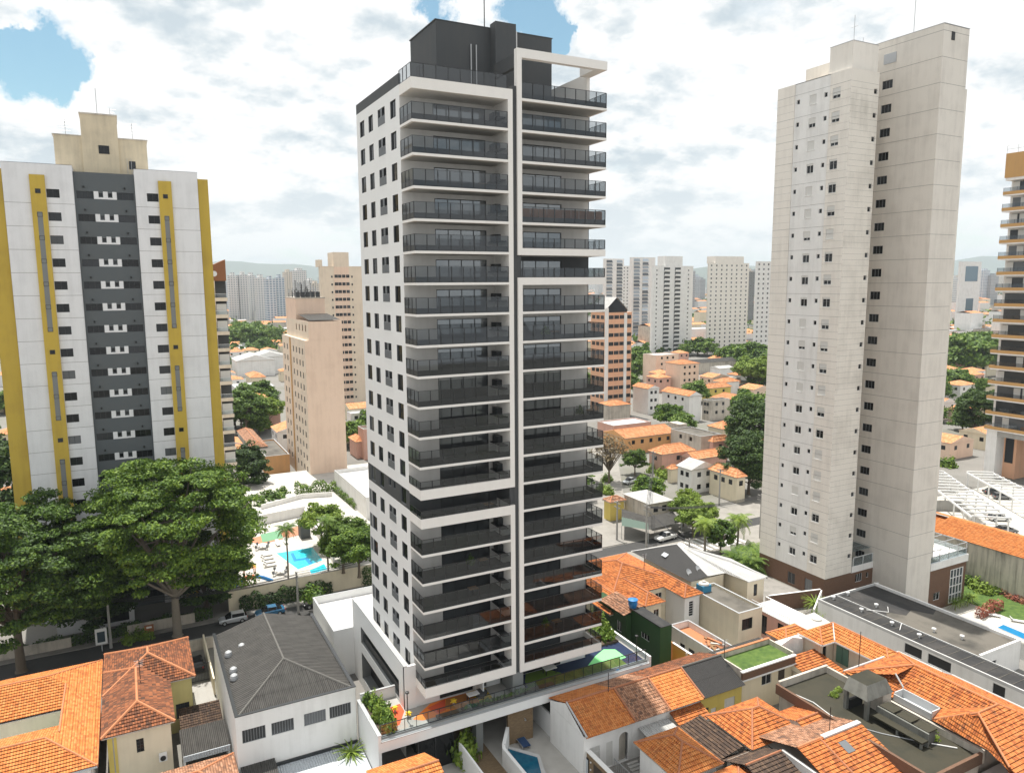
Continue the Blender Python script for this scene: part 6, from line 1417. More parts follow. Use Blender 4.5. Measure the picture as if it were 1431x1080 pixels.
MB().box(-.3, .9, 113.55, 113.62, 1.0, 2.1, 'rust').build('board', t); MB().box(-.05, .65, 113.52, 113.55, 1.6, 1.85, 'white_frame').build('panel', t); MB().box(.26, .34, 113.56, 113.6, 0, 1.0, 'galv').build('post', t)
for px, py, s in ((180, 898, 1.0), (192, 893, .9), (204, 892, 1.0)): bushp('l', 'yellow green garden shrub behind the weathered dark orange roof', px, py, 0, s, sz=1.3, group='garden shrubs by the street')
car('silver hatchback parked in the shaded street behind the white boxy building', 11.6, 113.5, math.pi, 'hatch', 'car_silver')
car('teal blue car parked behind the silver hatchback', 16.9, 113.4, math.pi, 'sedan', 'car_blue')
car('black car parked beside the pool club utility pole', 24.0, 113.4, math.pi, 'hatch', 'car_black')
car('black car standing in the driveway of the yellow walled house', 5.5, 101.5, math.pi / 2, 'hatch', 'car_black', .06)
# lower body of the left tower entrance
t = flat_house('low white entrance block at the foot of the yellow striped tower', -11.5, -1.5, 120.5, 125.8, 3.6, 'panel_white', 'roof_slab', .3, cat='building', ops_v=[(-7.5, -2.2, .6, 2.7)])

ZP = 3.0
def pg(*pts, z=ZP): return [(lambda q: (q.x, q.y))(G(x, y, z)) for x, y in pts]
cp5 = lambda x, y: (300 + x / 3.6, 560 + y / 3.6); cpp = lambda x, y: (370 + x / 6.753, 690 + y / 6.753)
a, b = G(300, 862, 0), G(540, 806, 0)
WV = 117.6
m = MB().prism([Vector((13, WV + .3, 0)), Vector((37, WV + .3, 0)), Vector((60, 190, 0)), Vector((22, 190, 0))], -.02, ZP - .02, 'deck_stone'); struct('pool_terrace', m)
wall_thing('long stained cream retaining wall of the pool club along the street', (11.5, WV), (37, WV), ZP + .5, .3, 'house_cream', cap='concrete')
hedge('dark climbing hedge in front of the cream pool club wall', (13, WV - .7), (27.3, WV - .7), 1.0, 2.2, seed=5, mat='leaf_dark'); hedge('dark creeper patch on the right end of the cream pool club wall', (32.5, WV - .4), (36.5, WV - .4), .6, 2.8, seed=6, mat='leaf_dark')
t = thing('swimming_pool', 'bright turquoise pool on the white terrace of the pool club', 'pool', (24, 130, ZP))
P = pg(*[cpp(*q) for q in ((110, 560), (450, 505), (545, 625), (315, 712))]); MB().face([(*p, ZP + .03) for p in P], 'pool_water').build('water', t)
Q = pg(*[cpp(*q) for q in ((270, 556), (300, 615), (400, 600), (455, 655), (420, 668), (380, 622), (275, 640), (240, 560))]); MB().face([(*p, ZP + .036) for p in Q], 'pool_step').build('step', t) if 'pool_step' in MATS else None
c_ = sum((Vector((*p, 0)) for p in P), Vector()) / 4
E_ = [c_ + (Vector((*p, 0)) - c_) * 1.1 for p in P]; MB().prism(E_, ZP - .01, ZP + .02, 'pale_roof').build('rim', t)
t = thing('hot_tub', 'small blue jacuzzi pool beside the turquoise pool', 'pool', (26, 124, ZP)); P = pg(*[cpp(*q) for q in ((425, 722), (560, 660), (590, 712), (440, 752))])
MB().face([(*p, ZP + .032) for p in P], 'pool_water').build('water', t); MB().prism([Vector((*p, 0)) for p in pg(*[cpp(*q) for q in ((405, 722), (565, 645), (605, 715), (435, 765))])], ZP - .01, ZP + .022, 'pale_roof').build('rim', t)
def poly_struct(name, pts, z, mat): struct(name, MB().face([(*p, z) for p in pg(*pts, z=z)], mat))
poly_struct('sports_court', [cp5(*q) for q in ((150, 700), (425, 628), (448, 668), (230, 722))], ZP + .02, 'clay_court')
poly_struct('sports_court', [cp5(*q) for q in ((230, 672), (330, 648), (345, 690), (240, 712))], ZP + .03, 'green_court')
poly_struct('sports_court', [cp5(*q) for q in ((370, 405), (450, 398), (465, 440), (385, 447))], .5, 'green_court')
p0, p1 = pg(cp5(150, 640), cp5(455, 575)); wall_thing('white wall between the clay court and the upper white court', p0, p1, 2.0, .3, 'white_wall', ZP)
p2 = pg(cp5(600, 815))[0]; wall_thing('white stepped wall along the right of the pool terrace', p1, p2, 1.4, .3, 'white_wall', ZP)
p3, p4 = pg(cp5(235, 545), cp5(440, 490)); wall_thing('curved white parapet behind the upper white court', p3, p4, 1.0, .2, 'white_wall', ZP); p5 = pg(cp5(590, 480))[0]; wall_thing('white parapet with railings at the back of the pool club', p4, p5, 1.0, .2, 'white_wall', ZP)
p = pg(cp5(458, 690))[0]; tag(MB().box(p[0] - .9, p[0] + .9, p[1] - .2, p[1] + 2.2, ZP, ZP + 3.3, 'slate_wall').box(p[0] - 1, p[0] + 1, p[1] - .3, p[1] + 2.3, ZP + 3.3, ZP + 3.45, 'stone_grey').build('pool_hut', loc=(*p, ZP)), 'narrow grey pool hut between the clay court and the pool', 'hut')
fm = MB().box(-.3, .3, -.95, .95, .25, .32, 'white_plastic'); fm.face([(-.3, .55, .32), (.3, .55, .32), (.3, 1.1, .8), (-.3, 1.1, .8)], 'white_plastic'); lm = fm.mesh('seat'); lgm = MB().box(-.03, .03, -.03, .03, 0, .25, 'white_plastic').mesh('leg')
def lounger(label, x, y, z, rz, group):
    t = thing('sun_lounger', label, 'lounger', (x, y, z), group, rz); inst('seat', lm, t, (0, 0, 0))
    for sx in (-.25, .25):
        for sy in (-.85, .8): inst('leg', lgm, t, (sx, sy, 0))
for i, (x, y) in enumerate(((262, 780), (268, 797), (276, 815), (282, 832))): q = pg(cp5(x, y))[0]; lounger('white sun lounger in the row at the left of the turquoise pool', *q, ZP, math.pi / 2, 'white loungers beside the turquoise pool')
for x, y in ((318, 725), (358, 715)): q = pg(cp5(x, y))[0]; lounger('white sun lounger at the far end of the turquoise pool', *q, ZP, 0, 'white loungers beyond the turquoise pool')
def table_set(label, q, z):
    t = thing('garden_table', label, 'table', (*q, z)); MB().lathe((*q, z), ((.05, 0), (.05, .68), (.75, .7), (.75, .75)), 'white_plastic', 14).build('top', t)
    for k in range(4):
        a = k * 1.57 + .5; x, y = q[0] + 1.15 * math.cos(a), q[1] + 1.15 * math.sin(a); c = thing('garden_chair', 'grey garden chair at the ' + label, 'chair', (x, y, z), 'garden chairs by the turquoise pool')
        MB().box(x - .24, x + .24, y - .24, y + .24, z + .38, z + .44, 'grey_frame').build('seat', c)
        MB().box(x + .24 * math.cos(a) - .2, x + .24 * math.cos(a) + .2, y + .24 * math.sin(a) - .03, y + .24 * math.sin(a) + .03, z + .44, z + .9, 'grey_frame').build('backrest', c)
        for sx in (-.2, .2):
            for sy in (-.2, .2): MB().box(x + sx - .02, x + sx + .02, y + sy - .02, y + sy + .02, z, z + .38, 'grey_frame').build('leg', c)
table_set('white table near the jacuzzi', pg(cp5(330, 870))[0], ZP); table_set('white table on the round paving left of the pool', pg(cp5(240, 742))[0], ZP)
q = pg(cp5(178, 925))[0]; t = thing('playground', 'colourful orange and blue slide set behind the pool club wall', 'playground', (*q, ZP))
x, y = q; m = MB().box(x - .8, x + .8, y - .8, y + .8, ZP + 1.2, ZP + 1.3, 'orange_plastic').face([(x - 1, y - 1, ZP + 3), (x + 1, y - 1, ZP + 3), (x, y, ZP + 3.7)], 'orange_plastic').face([(x + 1, y - 1, ZP + 3), (x + 1, y + 1, ZP + 3), (x, y, ZP + 3.7)], 'yellow_plastic').face([(x - 1, y + 1, ZP + 3), (x - 1, y - 1, ZP + 3), (x, y, ZP + 3.7)], 'yellow_plastic').face([(x + 1, y + 1, ZP + 3), (x - 1, y + 1, ZP + 3), (x, y, ZP + 3.7)], 'orange_plastic'); m.build('roof', t)
for sx in (-.8, .8):
    for sy in (-.8, .8): MB().tube([(x + sx, y + sy, ZP), (x + sx, y + sy, ZP + 3)], .07, 'orange_plastic').build('post', t)
MB().tube([(x + .8, y, ZP + 1.3), (x + 2, y - .2, ZP + .9), (x + 3.4, y - .3, ZP + .1)], .3, 'blue_plastic', 8).build('slide', t); MB().tube([(x - .8, y, ZP + 1.3), (x - 2.4, y + .2, ZP + .1)], .28, 'blue_plastic', 8).build('slide', t)
for (x, y, l_) in ((403, 813, 'tall slender palm standing beside the turquoise pool'), (459, 800, 'tall slender palm standing right of the jacuzzi')): q = pg((x, y))[0]; palm('tall', l_, *q, ZP, 1.0)
for x, y, k, s, l_ in ((450, 766, 'light', .95, 'bushy light green tree behind the stepped white pool wall'), (480, 800, 'round', .74, 'broad dark green tree right of the pool terrace'), (502, 806, 'round2', .8, 'dense tree against the white tower wall'), (492, 782, 'round', .7, 'round tree behind the broad dark tree by the pool')): treep(k, l_, x, y, ZP, s)
q = pg((436, 832))[0]; bush('d', 'dark bush spilling over the pool club wall by the pole', q[0], q[1], ZP - .5, 1.8)
for x, y, s in ((372, 700, 2.2), (385, 702, 2.4), (366, 712, 1.8), (395, 695, 2.0)): bushp('g', 'leafy bush at the left of the upper white court', x, y, ZP - 1, s, sz=2.2, group='bushes left of the upper court')
q0, q1 = pg((412, 690), (470, 684)); hedge('green hedge row behind the upper white court', q0, q1, 2.2, 3.0, ZP - 1, 'leaf_mid', seed=7)
hedge('long hedge strip on the tall grey wall right of the pool club', pg((468, 685))[0], pg((500, 712))[0], 1.2, 1.4, ZP, 'leaf_mid', seed=8)
# buildings behind the pool club
q = G(467, 657, 7.5); q2 = onu(516, 702, q.x)
t = flat_house('white roofed commercial building with a long grey side wall behind the pool club', q.x, q.x + 26, q2.y + 2, q.y, 7.5, 'pale_tower', 'pale_roof', .8, cat='building')
def house_px(label, near, right, left, z, h, kind='hip', wall='house_cream', mat='tile_far', ridge='ridge_tile', flat_=False, ov=.35, row=.8, wv=0, wu=0, z0=0.0, top='roof_slab', group=None, cat='house', fl=1):
    n, r, l = G(*near, z), G(*right, z), G(*left, z); u0, v0 = n.x, n.y; u1 = max(u0 + 2, onv(right[0], right[1], v0).x); v1 = max(v0 + 2, onu(left[0], left[1], u0).y)
    ops_v, ops_u = [], []
    for f in range(fl):
        zc = z - .9 - 3.0 * f
        for k in range(wv): c = u0 + (u1 - u0) * (k + 1) / (wv + 1); ops_v.append((c - .6, c + .6, zc - 1.2, zc))
        for k in range(wu): c = v0 + (v1 - v0) * (k + 1) / (wu + 1); ops_u.append((c - .6, c + .6, zc - 1.2, zc))
    if flat_: return flat_house(label, u0, u1, v0, v1, z, wall, top, .4, cat, group, ops_v, ops_u, z0)
    return house(label, u0, u1, v0, v1, z, h, kind, wall, mat, ov, cat, group, ops_v, ops_u, z0, ridge, row)
def tower_px(label, xl, xn, xr, ytop, rng, wall, cu=0, cv=0, fh=3.0, win=(1.3, 1.3), cat='tower', name='apartment_tower', glassm='pane_dark', frame='white_frame', zfirst=1.2, group=None, base=0.0, gm=None):
    """tower from the columns its edges have in view; windows in cu columns on the -u face and cv on the -v face"""
    n = atr(xn, ytop, rng); u0, v0, zt = n.x, n.y, n.z; u1 = onv(xr, ytop, v0).x; v1 = onu(xl, ytop, u0).y if xl < xn - .5 else v0 + 12
    t = thing(name, label, cat, (u0, v0, base), group)
    MB().box(u0, u1, v0, v1, base, zt, wall).box(u0 - .1, u1 + .1, v0 - .1, v1 + .1, zt, zt + .25, wall).build('wall', t)
    fm, pm = window_meshes(win[0], win[1], frame, glassm, 2); spots = []
    nf = int((zt - base - zfirst) / fh)
    for f in range(nf):
        z = zt - .9 - win[1] - f * fh
        for k in range(cu): spots.append(('u', u0, v0 + (v1 - v0) * (k + .5) / cu, z))
        for k in range(cv): spots.append(('v', v0, u0 + (u1 - u0) * (k + .5) / cv, z))
    for s in spots[:100]: o = inst('window', fm, t, facepos(s[0], s[1], s[2], s[3], -.05, worg(t)), FRZ[s[0]]); inst('pane', pm, o, (0, 0, 0))
    if len(spots) > 100:
        m = MB()
        for fc, pl_, a, z in spots[100:]:
            if fc == 'u': m.box(pl_ - .05, pl_ - .01, a - win[0] / 2, a + win[0] / 2, z, z + win[1], glassm)
            else: m.box(a - win[0] / 2, a + win[0] / 2, pl_ - .05, pl_ - .01, z, z + win[1], glassm)
        tag(m.build('windows', t), kind='stuff')
    return t, u0, u1, v0, v1, zt
# ================================================================== middle distance, left
def pink():
    U, V = 39.1, 184.8
    t = thing('apartment_building', 'peach slab building with dark antenna clutter on its raised roof block', 'building', (43, 198, 0))
    rows = [34.4 - 3.0 * k for k in range(11)]; cs_ = [188, 191.5, 195.2, 199, 207, 211]
    ops = [(c - .7, c + .7, z - 1.5, z) for z in rows for c in cs_]
    m = MB().wall('u', U, V, 214, 0, 36.6, ops, 'beige_wall', .18); m.wall('v', V, U, 48.4, 0, 36.6, [], 'peach_wall'); m.box(U + .2, 48.4, V + .2, 214, 0, 36.55, 'beige_wall', 'fl')
    m.box(U - .15, U + .02, 202.2, 203.4, 0, 36.4, 'ochre')
    m.build('wall', t)
    m = MB(); up = [(c - .6, c + .6, 38.6, 40.2) for c in cs_[:4]]
    m.wall('u', U + 1.0, V + .05, 212, 36.6, 41.2, up, 'beige_wall', .15); m.wall('v', V + .05, U + 1, 48.4, 36.6, 41.2, [], 'peach_wall'); m.box(U + 1.2, 48.4, V + .25, 212, 36.6, 41.15, 'peach_wall', 'fl')
    m.box(U + 1.0, 47.8, 199, 211.8, 41.2, 46.6, 'peach_wall').box(U + .9, 47.9, 198.9, 211.9, 46.6, 46.9, 'old_wall'); m.build('upper_block', t)
    p = MB(); roof_face(p, [(U + 1.4, V + .5, 41.5), (48.2, V + .5, 41.5), (48.2, 198.5, 42.6), (U + 1.4, 198.5, 42.6)], 'fibre_cement', 0); p.build('roof', t)
    for z in rows:
        for c in cs_: window(t, 'u', U, c, z - 1.5, 1.4, 1.5, .08, frame='grey_frame', glassm='pane_grey')
    r = random.Random(7); a = MB()
    for k in range(34):
        x, y = U + 1.3 + r.random() * 6.2, 199.3 + r.random() * 12; h = 1.2 + r.random() * 3.4; a.tube([(x, y, 46.9), (x, y, 46.9 + h)], .08, 'dark_metal', 4)
        if k % 2: a.box(x - .16, x + .16, y - .1, y + .1, 46.9 + h * .5, 46.9 + h * .95, 'galv')
        if k % 4 == 0: a.tube([(x - 1.2, y, 46.9 + h * .4), (x + 1.2, y, 46.9 + h * .4)], .05, 'dark_metal', 4)
    for k in range(5): a.box(U + 1.4 + k * 1.3, U + 2.4 + k * 1.3, 199.5, 200.3, 46.9, 48.3, 'dark_panel')
    a.build('antenna', t)
pink()
def narrow():
    V = 159.0; u1 = 18.8
    t = thing('apartment_building', 'narrow balcony tower with a pointed brown crest beside the yellow striped tower', 'tower', (14, 164, 0))
    m = MB().box(8, u1 - 2.2, V, V + 12, 0, 51, 'beige_wall').box(u1 - 2.2, u1, V + 1.3, V + 12, 0, 51, 'tower_dark'); m.build('wall', t)
    MB().prism([Vector((12, 0, 0)), Vector((u1, 0, 0)), Vector((u1, 1, 0)), Vector((12, 1, 0))], 0, 0.01, 'rust') 
    m = MB(); a = [(11.5, V, 51), (u1, V, 51), (u1, V, 55.2), (11.5, V, 51.8)]; b = [(x, V + 4, z) for x, y, z in a]
    m.face(a, 'rust').face(b[::-1], 'rust')
    for i in range(4): m.face([a[i], b[i], b[(i + 1) % 4], a[(i + 1) % 4]], 'rust')
    m.lathe((0, 0, 0), ((.01, 0), (.01, .01)), 'rust', 3)
    cr_ = m.build('crest', t); d = MB(); n = 18
    d.face([(16.6 + .55 * math.cos(6.283 * k / n), V - .02, 52.4 + .55 * math.sin(6.283 * k / n)) for k in range(n)], 'white_frame').build('round_window', cr_)
    for k in range(13):
        z = 47.2 - 3.35 * k; b = MB().box(13.5, u1, V - .4, V + 1.3, z - .2, z + .15, 'beige_wall').box(13.5, u1, V - .4, V - .3, z + .15, z + .5, 'beige_wall').build('balcony', t)
        MB().face([(13.6, V - .35, z + .5), (u1 - .05, V - .35, z + .5), (u1 - .05, V - .35, z + 1.25), (13.6, V - .35, z + 1.25)], 'clear_glass').box(13.5, u1, V - .38, V - .32, z + 1.25, z + 1.31, 'white_frame').build('railing', b)
        if k % 3: MB().box(u1 - 2.1, u1 - .2, V + .2, V + .25, z + .2, z + 2.6, 'shutter').build('blind', b)
        MB().box(13.6, u1 - 2.3, V - .03, V, z + .2, z + 2.4, 'pane_grey').build('sliding_door', b)
narrow()
t, *_ = tower_px('tall beige apartment tower with a water tank block behind the peach building', 445, 447, 514, 373, 292, 'beige_wall', 0, 0)
n = atr(447, 373, 292); V = n.y; sc = 292 / 1040
X = lambda px: onv(px, 420, V).x
MB().box(X(468), X(489.5), V + .1, V + 9, n.z + .25, atr(470, 352, 292).z, 'beige_wall').box(X(447), X(452.5), V + .2, V + 5, n.z, atr(450, 363, 292).z, 'beige_wall').build('tank_block', t)
MB().box(X(468), X(489), V - .06, V - .003, 0, n.z, 'peach_wall').build('recess', t)
fm, pm = window_meshes(1.3, 1.2, 'grey_frame', 'pane_dark', 2)
for k in range(22):
    z = n.z - 4.2 - 3.0 * k
    for px in (471, 476, 481.5, 487): o = inst('window', fm, t, facepos('v', V, X(px), z, -.12, worg(t)), 0); inst('pane', pm, o, (0, 0, 0))
fm2, pm2 = window_meshes(.6, .8, 'grey_frame', 'pane_dark', 1)
for k in range(22):
    for px in (465, 493): o = inst('small_window', fm2, t, facepos('v', V, X(px), n.z - 4.2 - 3.0 * k, -.06, worg(t)), 0); inst('pane', pm2, o, (0, 0, 0))
q = G(355, 648, 5)
house_px('low flat roofed ochre house beside the foot of the peach building', (371, 638), (404, 625), (352, 610), 5, 0, flat_=True, wall='house_orange', top='roof_slab')
house_px('small house with a worn grey tiled roof behind the rounded street tree', (350, 626), (374, 618), (331, 608), 5, 1.2, 'hip', 'old_wall', 'tile_worn')
house_px('long white warehouse with a sawtooth roof near the distant park trees', (330, 505), (384, 487), (322, 492), 9, 3, 'gable_v', 'pale_tower', 'white_sheet', row=0, ridge=None)
house_px('second long white warehouse in front of the distant towers', (352, 500), (402, 486), (345, 490), 10, 3, 'gable_v', 'pale_tower', 'white_sheet', row=0, ridge=None)
house_px('low building with a bright orange awning roof below the warehouses', (350, 528), (372, 522), (342, 522), 4, 1.6, 'hip', 'house_cream', 'tile_far')
house_px('white flat shed with a pale metal roof below the warehouses', (330, 543), (384, 531), (322, 535), 5, 0, flat_=True, wall='white_wall', top='pale_roof')
house_px('low orange roof between the peach building and the main tower', (497, 618), (514, 612), (486, 604), 5, 1.2, 'hip', 'house_pink', 'tile_far')
house_px('narrow pink house wall beside the main tower at mid height', (508, 600), (520, 596), (500, 594), 9, 0, flat_=True, wall='house_pink')
house_px('white building with a blue glazed front right of the peach building', (490, 578), (520, 570), (484, 560), 8, 0, flat_=True, wall='pale_tower', top='pale_roof', wv=3)
for px, py, s in ((345, 612, 1.5), (362, 606, 1.6), (338, 604, 1.4), (376, 600, 1.3), (352, 596, 1.4)): treep('round' if px % 2 else 'light', 'leafy street tree between the narrow balcony tower and the peach building', px, py, 0, s, group='trees beside the peach building')
treep('dark', 'dark round tree beside the narrow balcony tower', 344, 692, 0, .85)
for px, py, s in ((330, 487, 2.0), (342, 486, 2.3), (352, 488, 2.2), (364, 484, 2.0), (374, 484, 1.7), (384, 482, 1.6), (335, 476, 2.0), (357, 476, 2.0)): treep('far', 'park tree in the distant clump below the white towers', px, py, 0, s, group='distant park trees on the left')

# ================================================================== middle distance, right
c1 = lambda x, y: (820 + x / 4.0, 520 + y / 4.0)
house_px('corner shop with a white metal roof and cream walls', c1(345, 738), c1(487, 708), c1(198, 668), 5.2, .9, 'hip', 'old_wall', 'white_sheet', row=0, ridge=None, wv=2)
t = thing('awning', 'long grey and green shop awning around the white roofed corner shop', 'awning', (95, 118, 0)); P = pg(*[c1(*q) for q in ((195, 850), (345, 872), (530, 828), (480, 785), (340, 815), (195, 770))], z=3.0)
L2 = lambda a, b: ((a[0] + b[0]) / 2, (a[1] + b[1]) / 2); m = MB().face([(*P[0], 2.7), (*P[1], 2.7), (*L2(P[1], P[4]), 3.0), (*L2(P[0], P[5]), 3.0)], 'green_awning').face([(*L2(P[0], P[5]), 3.0), (*L2(P[1], P[4]), 3.0), (*P[4], 3.3), (*P[5], 3.3)], 'fibre_cement').face([(*P[1], 2.7), (*P[2], 2.7), (*P[3], 3.3), (*P[4], 3.3)], 'fibre_cement'); m.build('roof', t)
for p in (P[0], P[1], P[2]): MB().tube([(*p, 0), (*p, 2.75)], .06, 'galv').build('post', t)
house_px('small orange roofed annexe with roof tanks left of the corner shop', c1(130, 730), c1(222, 712), c1(85, 660), 4.2, .8, 'hip', 'house_yellow', 'tile_worn')
house_px('white two storey house with a pale gabled roof', c1(585, 548), c1(735, 512), c1(498, 518), 6.0, 1.6, 'gable_v', 'white_wall', 'white_sheet', row=0, ridge=None, wv=2, wu=2, fl=2)
house_px('cream two storey house with an orange roof and a shop front', c1(840, 592), c1(900, 570), c1(676, 540), 6.0, 1.5, 'hip', 'house_cream', 'tile_far', wv=1, wu=3, fl=1)
house_px('salmon pink house with a wide orange hipped roof', c1(420, 462), c1(612, 435), c1(340, 430), 5.6, 1.8, 'hip', 'house_pink', 'tile_far', wv=1, wu=1)
house_px('long orange walled building with an orange tiled roof and dark windows', c1(215, 372), c1(507, 318), c1(85, 335), 5.0, 1.6, 'gable_u', 'house_orange', 'tile_far', wv=5, wu=0)
house_px('grey beige flat roofed building with an open upper terrace', c1(640, 360), c1(752, 322), c1(470, 340), 6.5, 0, flat_=True, wall='old_wall', top='roof_slab', wu=2)
house_px('pink house with an orange roof against the dark tree', c1(705, 392), c1(800, 372), c1(690, 350), 6.0, 1.4, 'hip', 'house_pink', 'tile_far', wv=1)
house_px('house with a broad orange roof behind the pink house', c1(760, 320), c1(870, 270), c1(672, 262), 6.0, 1.8, 'hip', 'house_cream', 'tile_far')
house_px('orange roofed house row behind the white gabled house', c1(600, 490), c1(790, 455), c1(520, 465), 4.6, 1.4, 'gable_u', 'house_pink', 'tile_far')
house_px('low orange roof in front of the salmon pink house', c1(470, 545), c1(520, 530), c1(445, 520), 3.6, 1.0, 'hip', 'house_cream', 'tile_far')
house_px('worn white three storey flats with an orange roof and stained walls', c1(573, 136), c1(648, 125), c1(415, 80), 9.5, 1.5, 'gable_v', 'white_wall', 'tile_far', wv=0, wu=3, fl=3)
house_px('white three storey flats with recessed balconies and an orange roof', c1(343, 95), c1(412, 90), c1(252, 70), 10, 1.2, 'gable_v', 'white_wall', 'tile_far', wv=2, wu=0, fl=3)
house_px('old grey three storey block with stained walls beside the worn white flats', c1(690, 160), c1(800, 150), c1(648, 135), 7.5, 0, flat_=True, wall='old_wall', wv=2, wu=2, fl=2)
house_px('yellow house with an orange hipped roof below the pale flats', c1(680, 92), c1(812, 80), c1(640, 75), 5.5, 1.8, 'hip', 'house_yellow', 'tile_far', wv=2)
house_px('blue grey house with an orange roof behind the yellow house', c1(760, 58), c1(860, 45), c1(700, 40), 6, 1.5, 'hip', 'pale_tower', 'tile_far')
house_px('long low orange roofed house above the dark tree', c1(800, 160), c1(952, 165), c1(690, 125), 5, 1.4, 'gable_v', 'old_wall', 'tile_far')
house_px('pale flat roofed shed right of the old grey block', c1(870, 218), c1(990, 205), c1(805, 200), 4.5, 0, flat_=True, wall='pale_tower', top='pale_roof')
house_px('white flat roofed garage near the light green tree', c1(930, 152), c1(1000, 146), c1(900, 138), 4.5, 0, flat_=True, wall='white_wall', top='pale_roof')
house_px('grey house with orange roof and blue tarp left of the white flats', c1(130, 190), c1(250, 182), c1(60, 165), 7, 1.3, 'hip', 'old_wall', 'tile_far')
house_px('long flat roofed commercial shed behind the long orange building', c1(150, 300), c1(360, 268), c1(60, 285), 5, 0, flat_=True, wall='house_pink', top='pale_roof')
c8 = lambda x, y: (820 + x / 4.32, 330 + y / 4.32)
house_px('peach walk up apartment block with an ochre stairwell', c8(420, 720), c8(555, 712), c8(340, 705), 14.5, 0, flat_=True, wall='peach_wall', top='pale_roof', wv=3, wu=0, fl=4, cat='building')
house_px('peach apartment block with grey balconies and an orange and white roof', c8(566, 775), c8(684, 768), c8(470, 762), 13, 1.6, 'hip', 'peach_wall', 'tile_far', wv=3, wu=0, fl=4, cat='building')
house_px('long grey shed roof in front of the two pale towers', c8(640, 770), c8(905, 740), c8(590, 715), 6, 1.8, 'gable_u', 'old_wall', 'fibre_cement', row=0, ridge=None)
house_px('white low warehouse right of the peach apartment blocks', c8(800, 800), c8(890, 778), c8(740, 770), 6, 1.0, 'gable_u', 'white_wall', 'white_sheet', row=0, ridge=None)
house_px('orange roofed house beside the light green tree', c8(880, 890), c8(930, 870), c8(770, 850), 5, 1.4, 'hip', 'old_wall', 'tile_far')
house_px('orange and white roofed house above the light green tree', c8(905, 840), c8(990, 815), c8(845, 825), 5, 1.2, 'hip', 'pale_tower', 'tile_far')
# orange office with a gabled glass top
t, u0, u1, v0, v1, zt = tower_px('orange banded office tower with a dark glazed gable on top', 826, 846, 883, 438, 275, 'office_orange', 0, 0, cat='tower', name='office_tower')
cu_ = (u0 + u1) / 2; m = MB()
m.box(u0 - .2, u0 + 1.3, v0 - .25, v0 - .003, 0, zt + 2, 'white_wall').box(u0 + (u1 - u0) * .70, u0 + (u1 - u0) * .70 + 1.3, v0 - .25, v0 - .003, 0, zt, 'white_wall')
ga = u0 + (u1 - u0) * .70 + 1.3
for a in (v0, v0 + 4.9):
    pass
m.face([(u0, v0 + .0, zt), (ga, v0, zt), (ga, v0, zt + 1.2), ((u0 + ga) / 2, v0, zt + 5.6), (u0, v0, zt + 1.2)], 'pane_dark')
m.face([(u0 - .3, v0 - .4, zt + 1.1), ((u0 + ga) / 2, v0 - .4, zt + 5.9), ((u0 + ga) / 2, v0 + 9, zt + 5.9), (u0 - .3, v0 + 9, zt + 1.1)], 'white_sheet').face([(ga + .3, v0 - .4, zt + 1.1), (ga + .3, v0 + 9, zt + 1.1), ((u0 + ga) / 2, v0 + 9, zt + 5.9), ((u0 + ga) / 2, v0 - .4, zt + 5.9)], 'white_sheet')
m.build('gable', t)
fm, pm = window_meshes(2.1, 1.4, 'grey_frame', 'pane_dark', 3)
for k in range(12):
    z = zt - 2.2 - 3.3 * k
    for q in (.22, .42, .62, .89): o = inst('window', fm, t, facepos('v', v0, u0 + (u1 - u0) * q, z, -.06, worg(t)), 0); inst('pane', pm, o, (0, 0, 0))
    for q in (.2, .5, .8): o = inst('window', fm, t, facepos('u', u0, v0 + (v1 - v0) * q, z, -.06, worg(t)), FRZ['u']); inst('pane', pm, o, (0, 0, 0))
# pale towers across the neighbourhood
tower_px('pale tower with two dark balcony columns right of the blue glazed towers', 910, 912, 969, 372, 520, 'pale_tower', 0, 0)
def balc_cols(px_list, v, ztop, nf, t, u_of, w_=3.0, fh=3.0, mat='tower_dark'):
    bm = MB().box(-w_ / 2, w_ / 2, -.8, 0, 0, .25, 'pale_tower').box(-w_ / 2, w_ / 2, -.8, -.7, .25, 1.15, 'pale_tower' if mat != 'balcony_blue' else mat).box(-w_ / 2, w_ / 2, -.06, -.02, .3, 2.6, mat).mesh('balcony')
    for f in range(nf):
        for px in px_list: inst('balcony', bm, t, Vector((u_of(px), v - .02, ztop - 3.5 - fh * f)) - worg(t))
t = [o for o in COL.objects if o.get('label', '').startswith('pale tower with two dark')][0]
n = atr(912, 372, 520); uo = lambda px: onv(px, 430, n.y).x
balc_cols((931, 946), n.y, n.z, 27, t, uo, 5.2)
MB().box(uo(929), uo(953), n.y + .5, n.y + 9, n.z, n.z + 7, 'pale_tower').build('penthouse', t)
fm, pm = window_meshes(1.1, 1.1, 'white_frame', 'pane_grey', 1)
for f in range(27):
    for px in (917, 961): o = inst('window', fm, t, facepos('v', n.y, uo(px), n.z - 3.4 - 3 * f, -.06, worg(t)), 0); inst('pane', pm, o, (0, 0, 0))
t, u0, u1, v0, v1, zt = tower_px('pale concrete tower with a stepped crown between the other pale towers', 989, 991, 1047, 368, 530, 'cream_tower', 0, 8, win=(1.3, 1.3), glassm='pane_grey')
MB().box(u0 + 6, u1 - 5, v0 + .3, v0 + 9, zt, zt + 5, 'cream_tower').build('penthouse', t)
tower_px('pale tower partly hidden behind the concrete apartment tower', 1056, 1058, 1084, 366, 470, 'pale_tower', 0, 4, glassm='pane_grey')
t, u0, u1, v0, v1, zt = tower_px('tall white tower with blue glazed balconies behind the dark balcony columns', 880, 883, 916, 360, 640, 'pale_tower', 0, 0)
uo = lambda px: onv(px, 430, v0).x
balc_cols((889, 901), v0, zt, 32, t, uo, 6.0, 3.0, 'balcony_blue')
